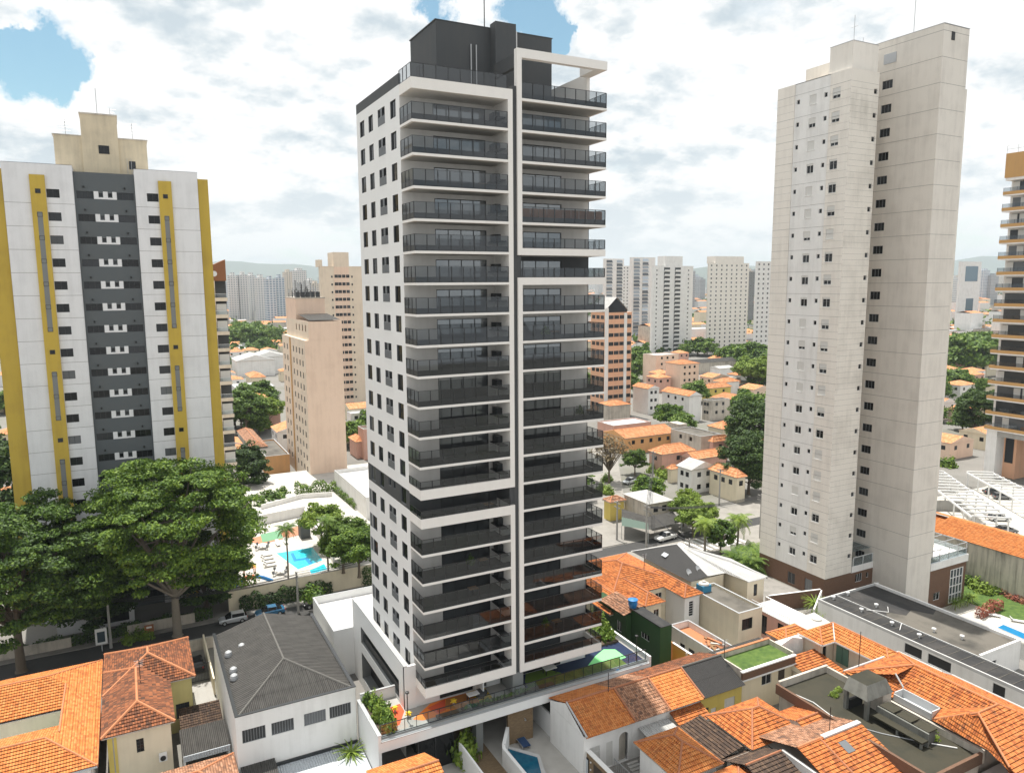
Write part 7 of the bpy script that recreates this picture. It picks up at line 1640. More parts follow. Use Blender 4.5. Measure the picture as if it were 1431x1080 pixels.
t, u0, u1, v0, v1, zt = tower_px('white tower with blue glazed balconies beside the main tower', 843, 846, 872, 362, 660, 'pale_tower', 0, 0)
uo = lambda px: onv(px, 430, v0).x
balc_cols((851, 865), v0, zt, 32, t, uo, 6.0, 3.0, 'balcony_blue')
tower_px('plain grey white tower gable between the two blue glazed towers', 868, 870, 884, 372, 690, 'pale_tower', 0, 3, glassm='pane_grey')
tower_px('dark narrow tower behind the pale concrete towers', 1047, 1048, 1055, 380, 900, 'stone_grey', 0, 2)
t, u0, u1, v0, v1, zt = tower_px('white and blue glass office tower right of the concrete apartment tower', 1340, 1343, 1372, 366, 700, 'pale_tower', 0, 0, cat='tower', name='office_tower')
MB().box(u0 + 8, u1 - 5, v0 - .2, v0 - .003, zt - 18, zt - 4, 'pane_blue').build('curtain_wall', t); MB().box(u0 + 12, u1 - 9, v0 - .2, v0 - .003, 6, zt - 34, 'pane_blue').build('curtain_wall', t)

# orange and white balcony tower at the right edge
def orange_tower():
    U, V1, V0 = 194.0, 110.5, 90.0
    t = thing('apartment_tower', 'white balcony tower with ochre bands at the right edge', 'tower', (200, 102, 0))
    MB().box(U + 2.2, U + 16, V0, V1 - .6, 12, 74.2, 'pale_tower').box(U, U + 16, V0, V1, 74.9, 80.7, 'ochre').box(U + .2, U + 16, V0, V1 - .2, 74.25, 74.9, 'white_wall').build('wall', t)
    m = MB().box(U + .5, U + 4, V1 - 3, V1 - .4, 0, 12.3, 'white_wall').box(U + 4, U + 14, V1 - 6, V1 - 1, 0, 12, 'office_orange').box(U + 1, U + 4, V0 + 6.5, V0 + 8.5, 0, 12, 'concrete').box(U + 1, U + 4, V0, V0 + 3, 0, 12, 'concrete').box(U + .5, U + 16, V0, V1 - 3, 11, 12.2, 'concrete')
    m.box(U + 3.9, U + 3.99, V1 - 5.4, V1 - 3.4, 4, 11, 'pane_dark'); m.build('pillar', t)
    r = random.Random(2)
    for k in range(16):
        z = 12.36 + 3.88 * k
        b = MB().box(U, U + 2.4, V0, V1, z, z + .3, 'white_wall').box(U - .05, U + .2, V0, V1 + .05, z + .3, z + 1.05, 'ochre').box(U, U + 2.2, V1 - .15, V1 + .05, z + .3, z + 1.05, 'ochre').build('balcony', t)
        g = MB().face([(U + .08, V0, z + 1.05), (U + .08, V1, z + 1.05), (U + .08, V1, z + 2.0), (U + .08, V0, z + 2.0)], 'smoked_glass')
        for q in range(14): v = V0 + (V1 - V0) * q / 13; g.box(U + .05, U + .1, v - .03, v + .03, z + 1.05, z + 2.02, 'dark_metal')
        g.build('railing', b)
        d = MB().box(U + 2.14, U + 2.19, V0 + .5, V1 - 1.2, z + .4, z + 3.5, 'pane_grey')
        for q in range(9):
            if r.random() < .45: v = V0 + 1 + q * 2.1; d.box(U + 1.9, U + 1.96, v, v + 1.6, z + .4, z + 3.4, 'shutter')
        d.build('sliding_door', b)
    m = MB()
    for q in range(9): v = V0 + (V1 - V0) * q / 8; m.tube([(U + .3, v, 80.7), (U + .3, v, 82.6)], .05, 'galv', 4)
    m.tube([(U + .3, V0, 82.6), (U + .3, V1, 82.6)], .05, 'galv', 4).tube([(U + .3, V0, 81.7), (U + .3, V1, 81.7)], .04, 'galv', 4).build('roof_railing', t)
orange_tower()
# car park with white pergolas, stained wall, garden
m = MB().face([(142, 74, .02), (190, 74, .02), (190, 104, .02), (142, 104, .02)], 'paving'); struct('car_park', m)
def pergola(label, a, b, w_, z=3.2):
    a, b = Vector((*a, 0)), Vector((*b, 0)); d = (b - a).normalized(); p = Vector((-d.y, d.x, 0)); L = (b - a).length
    t = thing('car_park_pergola', label, 'pergola', ((a + b) / 2)[:], 'white car park pergolas'); m = MB()
    for s in (0, 1): q = p * (w_ * s); m.obox((a + q)[:2], (b + q)[:2], .28, .35, z, 'white_frame')
    n = int(L / 2.6)
    for k in range(n + 1): q = a + d * (L * k / n); m.obox(q[:2], (q + p * w_)[:2], .3, .25, z + .36, 'white_frame')
    m.build('beams', t)
    for k in range(0, n + 1, 2):
        for s in (.06, .94): q = a + d * (L * k / n) + p * (w_ * s); MB().box(q.x - .12, q.x + .12, q.y - .12, q.y + .12, 0, z, 'white_frame').build('post', t)
A1, A2 = G(1319, 661, 3.2), G(1413, 727, 3.2); pergola('long white car park pergola beside the concrete tower', (A1.x, A1.y), (A2.x, A2.y), -7.0)
A1, A2 = G(1351, 661.5, 3.2), G(1440, 710, 3.2); pergola('white car park pergola in front of the ochre banded tower', (A1.x, A1.y), (A2.x, A2.y), 6.0)
for px, py, pt, k, l_ in ((1395, 727, 'car_white', 'hatch', 'white hatchback parked under the car park pergola'), (1388, 690, 'car_black', 'sedan', 'black car under the far car park pergola'), (1405, 744, 'car_grey', 'sedan', 'grey car behind the orange roof strip in the car park'), (1400, 697, 'car_grey', 'hatch', 'dark grey car at the far side of the car park')): q = G(px, py, .02); car(l_, q.x, q.y, -.55, k, pt, .02)
m = MB(); a = [(143, 100), (156.5, 97.3), (159.8, 94.6), (149.2, 83.4), (140, 83)]
for p, q in zip(a, a[1:]): m.obox(p, q, .4, 2.4, 0, 'concrete')
tag(m.build('boundary_wall', loc=(152, 90, 0)), 'grey concrete wall around the car park', 'wall')
t = thing('building', 'long stained old wall with a strip of orange roof beside the garden', 'building', (134, 74, 0))
m = MB().wall('u', 130.6, 36.2, 82.5, -3.44, 4.1, [], 'stained_wall').box(130.95, 141, 36, 88, 0, 4.0, 'old_wall', 'l').box(130.6, 130.95, 82.3, 82.5, 0, 4.1, 'old_wall'); m.build('wall', t)
m = MB(); roof_face(m, [(130.2, 36, 4.2), (130.2, 82.5, 4.2), (136, 82.5, 5.9), (136, 36, 5.9)], 'tile_bright'); roof_face(m, [(142, 36, 4.2), (142, 88, 4.2), (136, 88, 5.9), (136, 36, 5.9)], 'tile_bright'); roof_face(m, [(133, 82.3, 4.3), (133, 88.5, 4.3), (137, 88.5, 5.4), (137, 82.3, 5.4)], 'tile_bright'); m.build('roof', t)
GZ0 = -3.45
m = MB().face([(122.6, 62, GZ0 + .02), (130.8, 62, GZ0 + .02), (130.8, 76, GZ0 + .02), (122.6, 76, GZ0 + .02)], 'grass').face([(127.5, 40, GZ0 + .02), (130.8, 40, GZ0 + .02), (130.8, 61.9, GZ0 + .02), (127.5, 61.9, GZ0 + .02)], 'grass'); struct('lawn', m)
t = thing('swimming_pool', 'deep blue pool at the right edge beside the podium roof', 'pool', (116, 55, GZ0)); P = [G(1394, 877, GZ0), G(1402, 873, GZ0), G(1450, 893, GZ0), G(1446, 900, GZ0)]; MB().face([(p.x, p.y, GZ0 + .08) for p in P], 'pool_edge').build('water', t)
c_ = sum(P, Vector()) / 4; MB().prism([c_ + (p - c_) * 1.12 for p in P], GZ0 + .01, GZ0 + .07, 'pale_roof').build('rim', t)

for i, (px, py, k, s) in enumerate(((1350, 815, 'd', 1.5), (1358, 808, 'd', 1.6), (1366, 822, 'l', 1.6), (1376, 828, 'l', 1.5), (1386, 822, 'd', 1.5), (1372, 812, 'l', 1.3), (1393, 828, 'l', 1.2))): bushp(k, 'garden shrub between the brick annexe and the stained wall' if k == 'd' else 'bright yellow green garden shrub behind the red leaved hedge', px, py, GZ0, s, group='dark garden shrubs' if k == 'd' else 'bright garden shrubs')
for px, py in ((1402, 830), (1412, 834), (1422, 838), (1432, 842)): bushp('r', 'reddish shrub in the row along the stained wall', px, py, GZ0, 1.2, group='reddish shrubs along the stained wall')
q0, q1 = pg((1366, 864), (1398, 850), z=GZ0); hedge('red leaved hedge beside the garden pool', q0, q1, 1.0, 1.7, GZ0, 'leaf_red', seed=9)
for px, py, s in ((1334, 852, .8), (1342, 848, .7), (1352, 846, .9), (1358, 842, .7)): palmp('dracaena', 'spiky palm like plant at the foot of the brick annexe', px, py, GZ0, s, group='spiky plants by the brick annexe', cat='plant', name='spiky_plant')
for px, py, s in ((1138, 858, 1.15), (1156, 862, 1.1), (1168, 868, 1.15), (1150, 872, 1.0)): palmp('dracaena', 'spiky green palm beside the long podium roof', px, py, 0, s, group='spiky palms beside the podium', cat='plant', name='spiky_plant')
for px, py in ((1388, 861), (1422, 869)): q = G(px, py, GZ0); lounger('brown sun lounger by the deep blue pool', q.x, q.y, GZ0, .6, 'loungers by the deep blue pool')

# crossing, street trees, cars and poles on the right
for px, py, s, l_ in ((985, 772, 1.05, 'palm tree with a leaning crown at the left of the crossing'), (1030, 768, 1.1, 'tall palm tree behind the ball shaped tree')): palmp('street', l_, px, py, 0, s)
treep('ball', 'neat ball shaped tree beside the crossing', 1007, 774, 0, 1.15)
for px, py, s in ((1032, 790, 1.0), (1052, 796, 1.05), (1048, 780, .9)): palmp('phoenix', 'low feathery date palm beside the brown brick tower base', px, py, 0, s, group='date palms by the brick base')
for px, py, s in ((955, 735, .72), (968, 750, .75), (982, 742, .72), (962, 716, .62)): treep('light', 'light green street tree in front of the white gabled house', px, py, 0, s, group='light green street trees')
treep('dry', 'nearly bare spreading tree beside the side street', 851, 675, 0, 1.3); treep('round2', 'small dark olive tree behind the parked silver sedan', 887, 664, 0, .68)
treep('dark', 'large dark tree against the concrete tower, lower part', 1046, 690, 0, 1.0); treep('dark', 'tall dark tree rising beside the concrete tower above the orange roofs', 1050, 650, 0, 1.25)
for px, py in ((848, 672), (842, 686), (850, 690)): bushp('l', 'bright green bush at the foot of the bare tree', px, py, 0, 1.6, group='bushes below the bare tree')
for px, py in ((912, 660), (925, 664), (930, 668)): bushp('l', 'green bush on the garden wall of the salmon pink house', px, py, 0, 1.8, group='bushes by the salmon pink house')
q = G(930, 754); car('white pickup truck with a black load bed at the crossing', q.x, q.y, math.pi + .12, 'pickup', 'car_white', .01); q = G(880, 675); car('silver sedan parked beside the bare tree', q.x, q.y, math.pi + .3, 'sedan', 'car_silver', .01)
for px, py, h, l_ in ((903, 765, 8.5, 'concrete utility pole in front of the shop awning'), (912, 676, 8.5, 'utility pole beside the parked silver sedan'), (1005, 706, 8.5, 'utility pole in front of the cream two storey house'), (1062, 752, 9, 'utility pole against the side of the concrete tower'), (862, 755, 8, 'utility pole at the left end of the shop awning'), (962, 812, 7.5, 'pale concrete pole on the dark slate roof')):
    q = G(px, py); pole(l_, q.x, q.y, h, 2)
p1_, p2_, p3_, p4_ = G(903, 765), G(1062, 752), G(912, 676), G(962, 812)
for k in range(4): wire('overhead wire crossing above the street palms', (p1_.x, p1_.y + k * .4 - .6, 8), (p2_.x, p2_.y + k * .4 - .6, 8.6), 1.0, group='wires over the crossing')
for k in range(3): wire('overhead wire from the shop pole towards the silver sedan', (p1_.x, p1_.y + k * .4 - .6, 8), (p3_.x, p3_.y + k * .4 - .6, 8), .8, group='wires over the side street')
for k in range(2): wire('overhead wire above the dark slate roof', (p4_.x, p4_.y + k * .5, 7), (p1_.x, p1_.y + k * .5, 7.8), .7, group='wires over the slate roof')
# plants on the deck of the main tower
r = random.Random(5)
for k in range(9): bush('l' if k % 2 else 'g', 'tall green shrub in the planter at the left end of the podium deck', 20.3 + r.random() * 1.0, 67.5 + k * .66, 5.7, .6 + .25 * r.random(), sz=1.4, group='shrubs on the left of the deck')
hedge('low planting along the glass railing of the podium deck', (29, 67.25), (37, 67.25), .4, .4, 5.6, 'leaf_mid', 30, 11)
hedge('planting strip along the right side of the podium deck', (51.2, 72), (51.2, 85), 1.8, .9, 5.6, 'leaf_mid', 22, 12)
for k in range(6): bush('l', 'palm like shrub in the planter beside the dark green house', 51 + r.random(), 73 + k * 2.1, 5.9, .8, sz=1.6, group='shrubs on the right of the deck')
m = MB().face([(37.3, 66.95, 5.52), (50, 66.95, 5.52), (50, 68.8, 5.52), (37.3, 68.8, 5.52)], 'grass'); struct('lawn', m)
bushp('l', 'yellow green shrub in the white planter wall below the deck', 650, 1062, .3, 1.5, sz=2.4); bushp('l', 'small yellow green bush left of the planter wall', 655, 1040, .3, 1.0, sz=1.6)
palmp('dracaena', 'young palm on the pale blue metal roof edge', 492, 1072, 0, 1.1)
# deck furniture
def deck_table(label, px, py, mat, w_=1.5, d_=.9):
    q = G(px, py, 5.55); t = thing('table', label, 'table', (q.x, q.y, 5.53)); MB().box(q.x - w_ / 2, q.x + w_ / 2, q.y - d_ / 2, q.y + d_ / 2, 6.2, 6.28, mat).build('top', t)
    for sx in (-1, 1):
        for sy in (-1, 1): MB().box(q.x + sx * (w_ / 2 - .1) - .04, q.x + sx * (w_ / 2 - .1) + .04, q.y + sy * (d_ / 2 - .1) - .04, q.y + sy * (d_ / 2 - .1) + .04, 5.53, 6.2, 'dark_metal').build('leg', t)
deck_table('white topped table tennis table on the green deck floor', 768, 940, 'white_plastic'); deck_table('low table with a pale top on the orange deck floor', 661, 977, 'white_plastic', 1.3, .8)
q = G(672, 974, 5.55); tag(MB().lathe((q.x, q.y, 5.53), ((.3, 0), (.35, .05), (.75, .6), (.7, .7)), 'dark_panel', 16).build('fire_bowl', loc=(q.x, q.y, 5.53)), 'round dark bowl table beside the pale table on the deck', 'table')
for px, py, l_ in ((634, 984, 'yellow spring rider at the edge of the orange deck floor'), (571, 1002, 'yellow spring rider on the grey part of the deck'), (552, 994, 'yellow toy rider on the red deck floor')):
    q = G(px, py, 5.55); t = thing('spring_rider', l_, 'play equipment', (q.x, q.y, 5.53)); MB().tube([(q.x, q.y, 5.53), (q.x + .03, q.y, 5.9)], .12, 'galv', 8).build('spring', t)
    m = MB()
    for a in (.3, 2.0, 3.4, 5.0): m.prism([Vector((q.x + .12 * math.cos(a + k) + .35 * math.cos(a) * (k % 2 == 0), q.y + .12 * math.sin(a + k) + .35 * math.sin(a) * (k % 2 == 0), 0)) for k in (-1.2, 0, 1.2)], 5.9, 6.0, 'yellow_plastic')
    m.box(q.x - .2, q.x + .2, q.y - .2, q.y + .2, 5.88, 6.15, 'yellow_plastic').build('seat', t)
for px, py, l_ in ((570, 1008, 'thin black lamp post on the left of the deck'), (889, 924, 'thin black lamp post at the right corner of the deck')):
    q = G(px, py, 5.5); t = thing('lamp_post', l_, 'lamp', (q.x, q.y, 5.5)); MB().tube([(q.x, q.y, 5.5), (q.x, q.y, 8.6)], .05, 'dark_metal', 6).build('post', t); MB().lathe((q.x, q.y, 8.6), ((.08, 0), (.22, .05), (.2, .18), (.05, .22)), 'dark_metal', 10).build('lamp', t)

for px, py, s_ in ((1303, 1032, .55), (1312, 1022, .45), (1340, 1026, .4), (1166, 972, .5), (1172, 965, .4)): bushp('l', 'bright green weeds growing on the mossy terrace', px, py, 5.5, s_, group='weeds on the mossy terrace')

# a few balconies of the main tower in use
r = random.Random(17)
for k in (1, 3, 4, 8, 11, 14, 16, 17, 19):
    z = 67.9 - 3 * k + .3; L = r.random() < .55; x = r.uniform(26, 33) if L else r.uniform(38, 45)
    if r.random() < .6: bush('g', 'potted plant on a balcony of the white tower', x, 68.3 + r.random(), z + .45, .45, sz=.8, group='balcony plants of the white tower', name='potted_plant', cat='plant')
    t = thing('balcony_table', 'small dark table on a balcony of the white tower', 'table', (x + 1.4, 69.2, z), 'balcony tables of the white tower'); MB().box(x + .9, x + 1.9, 68.8, 69.6, z + .7, z + .75, 'wood').build('top', t); MB().box(x + 1.3, x + 1.5, 69.1, 69.3, z, z + .7, 'dark_metal').build('leg', t)

def roof_antenna(label, px, py, z, h, bars=True):
    q = G(px, py, z); t = thing('roof_antenna', label, 'antenna', (q.x, q.y, z)); MB().tube([(q.x, q.y, z), (q.x, q.y, z + h)], .045, 'dark_metal', 5).build('mast', t)
    if bars:
        m = MB()
        for k in range(4): m.tube([(q.x - .5 + .06 * k, q.y, z + h - .1 - .22 * k), (q.x + .5 - .06 * k, q.y, z + h - .1 - .22 * k)], .02, 'galv', 4)
        m.build('aerial', t)
roof_antenna('thin dark mast on the front edge of the very large orange roof', 1200, 931, 6.6, 4.2, False)
roof_antenna('thin dark mast at the edge of the long orange ridge by the mossy terrace', 1159, 1022, 6.2, 2.6, False)
roof_antenna('television aerial on the dark roof of the yellow row house', 1012, 920, 6.2, 2.4)
roof_antenna('television aerial on the bright orange row house roof', 850, 966, 6.2, 2.2)
roof_antenna('television aerial on the weathered dark orange roof', 196, 948, 7.9, 2.2)
roof_antenna('television aerial on the mottled orange hipped roof behind the green house', 900, 795, 8.0, 2.4)
for px, py, h_, l_ in ((1003, 690, 1.2, 'a'),): pass
def dish(label, px, py, z):
    q = G(px, py, z); t = thing('satellite_dish', label, 'satellite dish', (q.x, q.y, z)); MB().tube([(q.x, q.y, z), (q.x, q.y, z + .7)], .04, 'galv', 5).build('stand', t)
    m = MB(); n = 14; c = Vector((q.x - .1, q.y - .1, z + .95)); ax = Vector((.3, -.75, .6)).normalized(); e1 = ax.cross(Vector((0, 0, 1))).normalized(); e2 = ax.cross(e1)
    for k in range(n):
        a0, a1 = 6.2832 * k / n, 6.2832 * (k + 1) / n; P = lambda a, r_, d_: c + e1 * (r_ * math.cos(a)) + e2 * (r_ * math.sin(a)) + ax * d_
        m.face([P(a0, .6, .14), P(a1, .6, .14), P(a1, .3, .03), P(a0, .3, .03)], 'galv').face([P(a0, .3, .03), P(a1, .3, .03), c], 'galv')
    m.build('reflector', t)
dish('grey satellite dish at the corner of the cream building roof, left one', 962, 808, 6.3); dish('grey satellite dish at the corner of the cream building roof, right one', 975, 803, 6.3)
# ================================================================== the distant city
def far_mat(name, wall, win, cu=3.2, ch=3.0, gx=.5, gy=.5):
    m, t, b = newmat(name); uv = uvout(t); s = N(t, 'ShaderNodeSeparateXYZ'); t.links.new(uv, s.inputs[0])
    fx = math_(t, 'FRACT', math_(t, 'DIVIDE', s.outputs[0], cu)); fy = math_(t, 'FRACT', math_(t, 'DIVIDE', s.outputs[1], ch))
    w_ = math_(t, 'MULTIPLY', math_(t, 'LESS_THAN', fx, gx), math_(t, 'LESS_THAN', fy, gy))
    g = N(t, 'ShaderNodeNewGeometry'); sn = N(t, 'ShaderNodeSeparateXYZ'); t.links.new(g.outputs['Normal'], sn.inputs[0]); w_ = math_(t, 'MULTIPLY', w_, math_(t, 'LESS_THAN', math_(t, 'ABSOLUTE', sn.outputs[2]), .5))
    c = mixc(t, w_, wall, win); t.links.new(c, b.inputs['Base Color']); b.inputs['Roughness'].default_value = .7
far_mat('far_white', (.70, .69, .67), (.22, .25, .28)); far_mat('far_blue', (.62, .64, .66), (.18, .25, .33), 4.0, 3.0, .65, .6); far_mat('far_cream', (.66, .60, .52), (.24, .22, .20), 3.6, 3.0, .45, .5); far_mat('far_grey', (.42, .43, .44), (.16, .18, .2), 3.0, 3.0, .6, .5)
def skyline(label, x0, x1, yt, rng, mat, group):
    a = atr(x0, yt, rng); u0, v0 = a.x, a.y; u1 = max(u0 + 8, onv(x1, yt, v0).x); t = MB(); z = a.z; d = 16 + (x0 * 7 % 9)
    t.box(u0, u1, v0, v0 + d, 0, z, mat).box(u0 + (u1 - u0) * .3, u0 + (u1 - u0) * .7, v0 + 2, v0 + d - 2, z, z + 4, mat)
    return tag(t.build('distant_tower', loc=(u0, v0, 0)), label, 'tower', group)
lw = 'white skyscraper in the pale cluster far behind the peach building'
for x0, x1, y, r_, mt in ((319, 332, 385, 1000, 'far_white'), (333, 346, 384, 1010, 'far_white'), (347, 357, 385, 1040, 'far_white'), (358, 372, 388, 980, 'far_white'), (372, 385, 390, 950, 'far_blue'), (386, 397, 388, 1000, 'far_blue'), (398, 408, 380, 1150, 'far_cream'), (410, 428, 378, 1200, 'far_white'), (428, 440, 392, 1300, 'far_white'), (436, 447, 396, 1250, 'far_cream')): skyline(lw, x0, x1, y, r_, mt, 'white skyscrapers on the left horizon')
r = random.Random(21)
lf = 'hazy distant tower on the horizon'
for k in range(120):
    px = r.uniform(-40, 1470); rg_ = r.uniform(1100, 4200); yt = r.uniform(372, 397)
    if 290 < px < 450 or 960 < px < 990: yt = r.uniform(386, 399)
    skyline(lf, px, px + r.uniform(5, 14) * 1300 / rg_ + 2, yt, rg_, r.choice(['far_white', 'far_blue', 'far_cream', 'far_grey', 'far_white']), 'hazy towers on the horizon')
for px, w_, yt, rg_, mt in ((1376, 8, 378, 1500, 'far_blue'), (1386, 10, 385, 1500, 'far_grey'), (1332, 8, 388, 1400, 'far_white'), (970, 9, 386, 1900, 'far_blue'), (978, 8, 390, 1700, 'far_grey')): skyline(lf, px, px + w_, yt, rg_, mt, 'hazy towers on the horizon')
# hills
def hills(name, y0, span, h, seed, mat='hill'):
    m = MB(); n = 90; fx = lambda i: -span + 2 * span * i / n
    d0 = Vector((CF.x, CF.y, 0)).normalized(); s0 = Vector((d0.y, -d0.x, 0)); P = []
    for i in range(n + 1):
        x = fx(i); hh = h * (.55 + .25 * math.sin(x * .0006 + seed) + .14 * math.sin(x * .0017 + seed * 2) + .06 * math.sin(x * .005 + seed))
        a = d0 * y0 + s0 * x; b = d0 * (y0 + 1600) + s0 * x; c_ = d0 * (y0 + 3600) + s0 * x; P.append(((a.x, a.y, -1), (b.x, b.y, hh), (c_.x, c_.y, -1)))
    for i in range(n): m.face([P[i][0], P[i + 1][0], P[i + 1][1], P[i][1]], mat).face([P[i][1], P[i + 1][1], P[i + 1][2], P[i][2]], mat)
    struct(name, m)
hills('hills', 7600, 9000, 330, 1.3); hills('hills', 9500, 12000, 430, 4.1)
# neighbourhood carpet: houses beyond the ones built one by one
occ = []
for o in COL.objects:
    if o.parent is None and o.get('category') and o.get('kind') is None:
        pts = []
        for q in [o] + list(o.children):
            if q.type == 'MESH': pts += [Vector(c) * 1.0 + q.location + (o.location if q is not o else Vector()) for c in q.bound_box]
        if pts and o.get('category') in ('house', 'building', 'tower', 'pool', 'wall', 'pergola', 'shed', 'awning', 'lean to'): occ.append((min(p.x for p in pts) - 1.5, max(p.x for p in pts) + 1.5, min(p.y for p in pts) - 1.5, max(p.y for p in pts) + 1.5))
occ += [(-60, 135, 98, 122), (13, 62, 116, 192), (60, 130, 100, 124), (-40, 40, 100, 150), (140, 192, 72, 110), (86, 90, 120, 130), (70, 96, 74, 101)]
def sidest(x, y): s = (y - 121.5) / 70; return 0 < s < 1.05 and abs(x - (86 + s * 46)) < 7
def free(a, b, c_, d): return not any(a < o[1] and b > o[0] and c_ < o[3] and d > o[2] for o in occ)
def inview(x, y, m_=60):
    q = Vector((x, y, 0)) - CAM; z = q.dot(CF)
    if z < 20: return False
    return -m_ < PCX + FPX * q.dot(CR) / z < 1431 + m_ and PCY - FPX * q.dot(CU) / z < 1080
HM = []
for i in range(8):
    w_, d, h = r.uniform(7, 12), r.uniform(8, 14), r.uniform(3.6, 7.0); wallm = ['house_cream', 'white_wall', 'old_wall', 'house_pink', 'pale_tower', 'house_cream', 'white_wall', 'peach_wall'][i]
    b = MB().box(-w_ / 2 + .3, w_ / 2 - .3, -d / 2 + .3, d / 2 - .3, 0, h, wallm)
    for s in (-.25, .25): b.box(w_ * s - .6, w_ * s + .6, -d / 2 + .27, -d / 2 + .31, h - 2.2, h - 1, 'pane_dark'); b.box(-w_ / 2 + .27, -w_ / 2 + .31, d * s - .6, d * s + .6, h - 2.2, h - 1, 'pane_dark')
    rm = MB(); fl_ = i in (2, 4)
    if fl_: rm.box(-w_ / 2, w_ / 2, -d / 2, d / 2, h, h + .3, ['roof_slab', 'pale_roof'][i == 4]).box(-w_ / 4, w_ / 5, -d / 4, d / 5, h + .3, h + 1.8, wallm)
    else:
        for q in roof_planes(-w_ / 2, w_ / 2, -d / 2, d / 2, h, 1.5, ['hip', 'gable_v', 'x', 'hip', 'x', 'gable_u', 'hip', 'gable_v'][i])[0]: rm.face(q if (Vector(q[1]) - Vector(q[0])).cross(Vector(q[2]) - Vector(q[0])).z > 0 else q[::-1], 'tile_far')
        for q in roof_planes(-w_ / 2, w_ / 2, -d / 2, d / 2, h, 1.5, ['hip', 'gable_v', 'x', 'hip', 'x', 'gable_u', 'hip', 'gable_v'][i])[2]: rm.face(q, wallm)
    HM.append((b.mesh('wall'), rm.mesh('roof'), w_, d, fl_))
cnt = 0; tries = 0; LT = 0
while cnt < 298 and tries < 16000:
    tries += 1; rg_ = 110 + 520 * r.random() ** 1.3; px = r.uniform(-170, 1530); p = atr(px, 398, rg_); x, y = round(p.x / 11) * 11 + r.uniform(-1, 1), round(p.y / 13) * 13 + r.uniform(-1, 1)
    if y < 60 or not inview(x, y, 170): continue
    i = r.randrange(8); bm_, rm_, w_, d, fl_ = HM[i]
    if x > 100 and y < 122 and x < 190: continue
    if sidest(x, y) or not free(x - w_ / 2, x + w_ / 2, y - d / 2, y + d / 2): continue
    side = 'left' if (x * CR.x + y * CR.y) < 0 else 'right'
    lab = ('small flat roofed house in the dense blocks beyond the near houses' if fl_ else 'small house with an orange tiled roof in the dense blocks beyond the near houses')
    t = thing('house', lab, 'house', (x, y, 0), 'flat roofed houses in the far blocks' if fl_ else 'orange roofed houses in the far blocks')
    inst('wall', bm_, t, (0, 0, 0)); inst('roof', rm_, t, (0, 0, 0)); occ.append((x - w_ / 2, x + w_ / 2, y - d / 2, y + d / 2)); cnt += 1
cnt = 0; tries = 0
while cnt < 240 and tries < 16000:
    tries += 1; rg_ = 130 + 620 * r.random() ** 1.2; px = r.uniform(-170, 1530); p = atr(px, 398, rg_)
    if p.y < 60 or (100 < p.x < 190 and p.y < 122) or sidest(p.x, p.y) or not free(p.x - 3, p.x + 3, p.y - 3, p.y + 3): continue
    s = r.uniform(.7, 1.3); tree('far' if r.random() < .55 else 'far2', 'leafy tree among the roofs of the far blocks', p.x, p.y, 0, s, group='trees among the far blocks'); occ.append((p.x - 3, p.x + 3, p.y - 3, p.y + 3)); cnt += 1
for px, py, s, k in ((885, 512, 1.5, 'far2'), (892, 520, 1.4, 'far'), (888, 532, 1.2, 'far'), (890, 468, 1.8, 'far'), (898, 472, 1.7, 'far2'), (907, 470, 1.6, 'far'), (975, 497, 1.6, 'far2'), (985, 498, 1.5, 'far2'), (1022, 512, 1.6, 'far2'), (1040, 515, 1.9, 'far2'), (1055, 518, 2.0, 'far2'), (1066, 520, 1.8, 'far2')): treep(k, 'rounded tree in front of the pale towers', px, py, 0, s, group='trees at the foot of the pale towers')
for px, py, s in ((1045, 545, 1.8), (1060, 548, 1.9), (1070, 540, 1.6)): treep('light', 'bright green tree left of the concrete tower', px, py, 0, s, group='bright trees left of the concrete tower')
for px, py, s in ((1338, 520, 2.3), (1352, 522, 2.4), (1366, 521, 2.3), (1380, 518, 2.1), (1345, 510, 2.2), (1362, 508, 2.2), (1392, 514, 2.0)): treep('far', 'broad green tree in the clump right of the concrete tower', px, py, 0, s, group='tree clump right of the concrete tower')
treep('dark', 'dark tree left of the ochre banded tower', 1362, 610, 0, 1.1); bushp('d', 'round green bush beside the grey shed right of the concrete tower', 1325, 652, 0, 2.4)
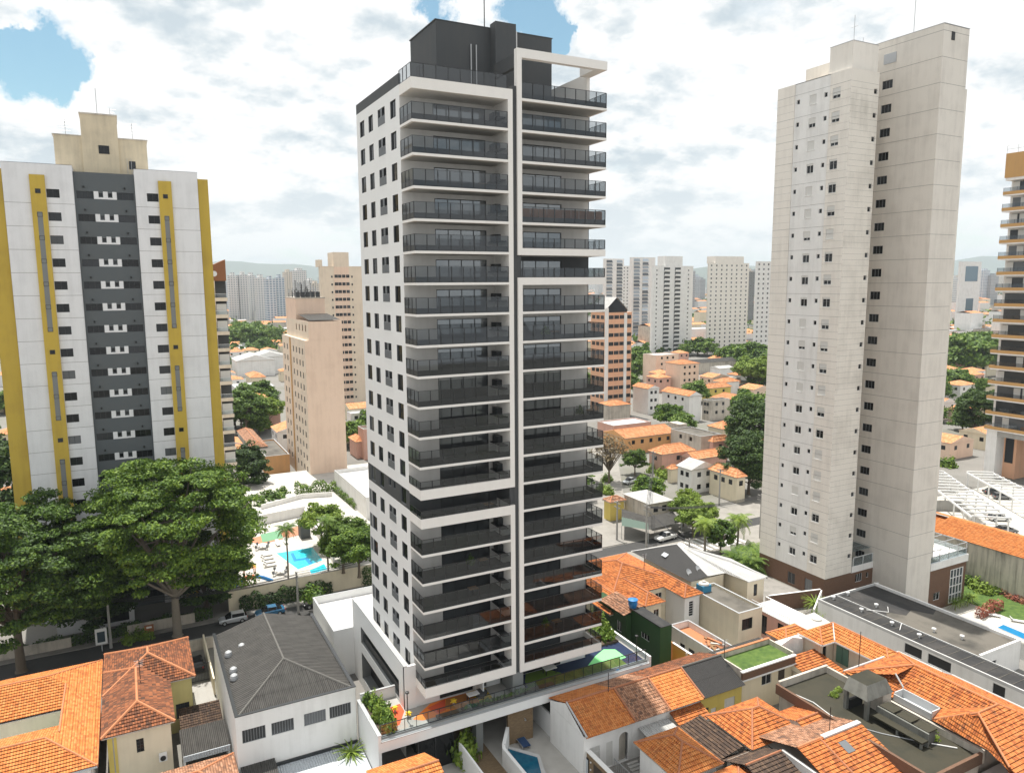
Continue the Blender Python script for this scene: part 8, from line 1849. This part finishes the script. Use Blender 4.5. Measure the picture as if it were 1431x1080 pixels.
# far beyond counting: rooftops and woods
g = MB()
for k in range(5200):
    rg_ = 560 + 3600 * r.random() ** 1.5; px = r.uniform(-60, 1490); p = atr(px, 398, rg_); w_, d, h = r.uniform(6, 16) * (1 + rg_ / 2500), r.uniform(6, 14) * (1 + rg_ / 2500), r.uniform(3, 8) if r.random() < .85 else r.uniform(9, 22)
    if not free(p.x - w_ / 2, p.x + w_ / 2, p.y - d / 2, p.y + d / 2): continue
    x0, x1, y0, y1 = p.x - w_ / 2, p.x + w_ / 2, p.y - d / 2, p.y + d / 2; wm = r.choice(['white_wall', 'house_cream', 'pale_tower', 'old_wall', 'pale_tower']); tm = r.choice(['tile_far', 'tile_far', 'tile_far', 'pale_roof', 'roof_slab', 'fibre_cement'])
    g.box(x0, x1, y0, y1, 0, h, wm, 'bk'); zr = h + (1.6 if tm == 'tile_far' else .4); ym = (y0 + y1) / 2
    g.face([(x0, y0, h + .01), (x1, y0, h + .01), (x1, ym, zr), (x0, ym, zr)], tm).face([(x1, y1, h + .01), (x0, y1, h + .01), (x0, ym, zr), (x1, ym, zr)], tm)
tag(g.build('distant_rooftops'), 'carpet of distant rooftops reaching to the horizon', 'rooftops', kind='stuff')
rgn = np.random.default_rng(5); n = 900; C_ = []
for k in range(n):
    rg_ = 520 + 3600 * r.random() ** 1.4; px = r.uniform(-60, 1490); p = atr(px, 398, rg_); s = r.uniform(5, 11) * (1 + rg_ / 1800)
    m_ = 44; o_ = rgn.normal(size=(m_, 3)) * np.array([s * .5, s * .5, s * .22]); C_.append(o_ + np.array([p.x, p.y, s * .38]))
C_ = np.concatenate(C_); me = quad_mesh('distant_trees', C_, rgn.normal(size=C_.shape) + np.array([0, 0, .8]), 2.6, 1.8, 'leaf_deep', 5)
o = bpy.data.objects.new('distant_trees', me); COL.objects.link(o); tag(o, 'scattered distant woods between the far rooftops', 'trees', kind='stuff')

# ================================================================== haze
m = bpy.data.materials.new('haze'); m.use_nodes = True; t_ = m.node_tree; t_.nodes.clear()
pv = t_.nodes.new('ShaderNodeVolumePrincipled'); pv.inputs['Color'].default_value = (0.80, 0.90, 0.97, 1); pv.inputs['Density'].default_value = 9e-5; pv.inputs['Anisotropy'].default_value = 0.0
t_.links.new(pv.outputs[0], t_.nodes.new('ShaderNodeOutputMaterial').inputs['Volume']); MATS['haze'] = m
tag(MB().box(-4200, 15000, -320, 15000, -2.5, 520, 'haze').build('haze'), 'thin pale haze hanging over the far city', 'haze', kind='stuff')
scene.cycles.volume_bounces = 0; scene.cycles.volume_step_rate = 10
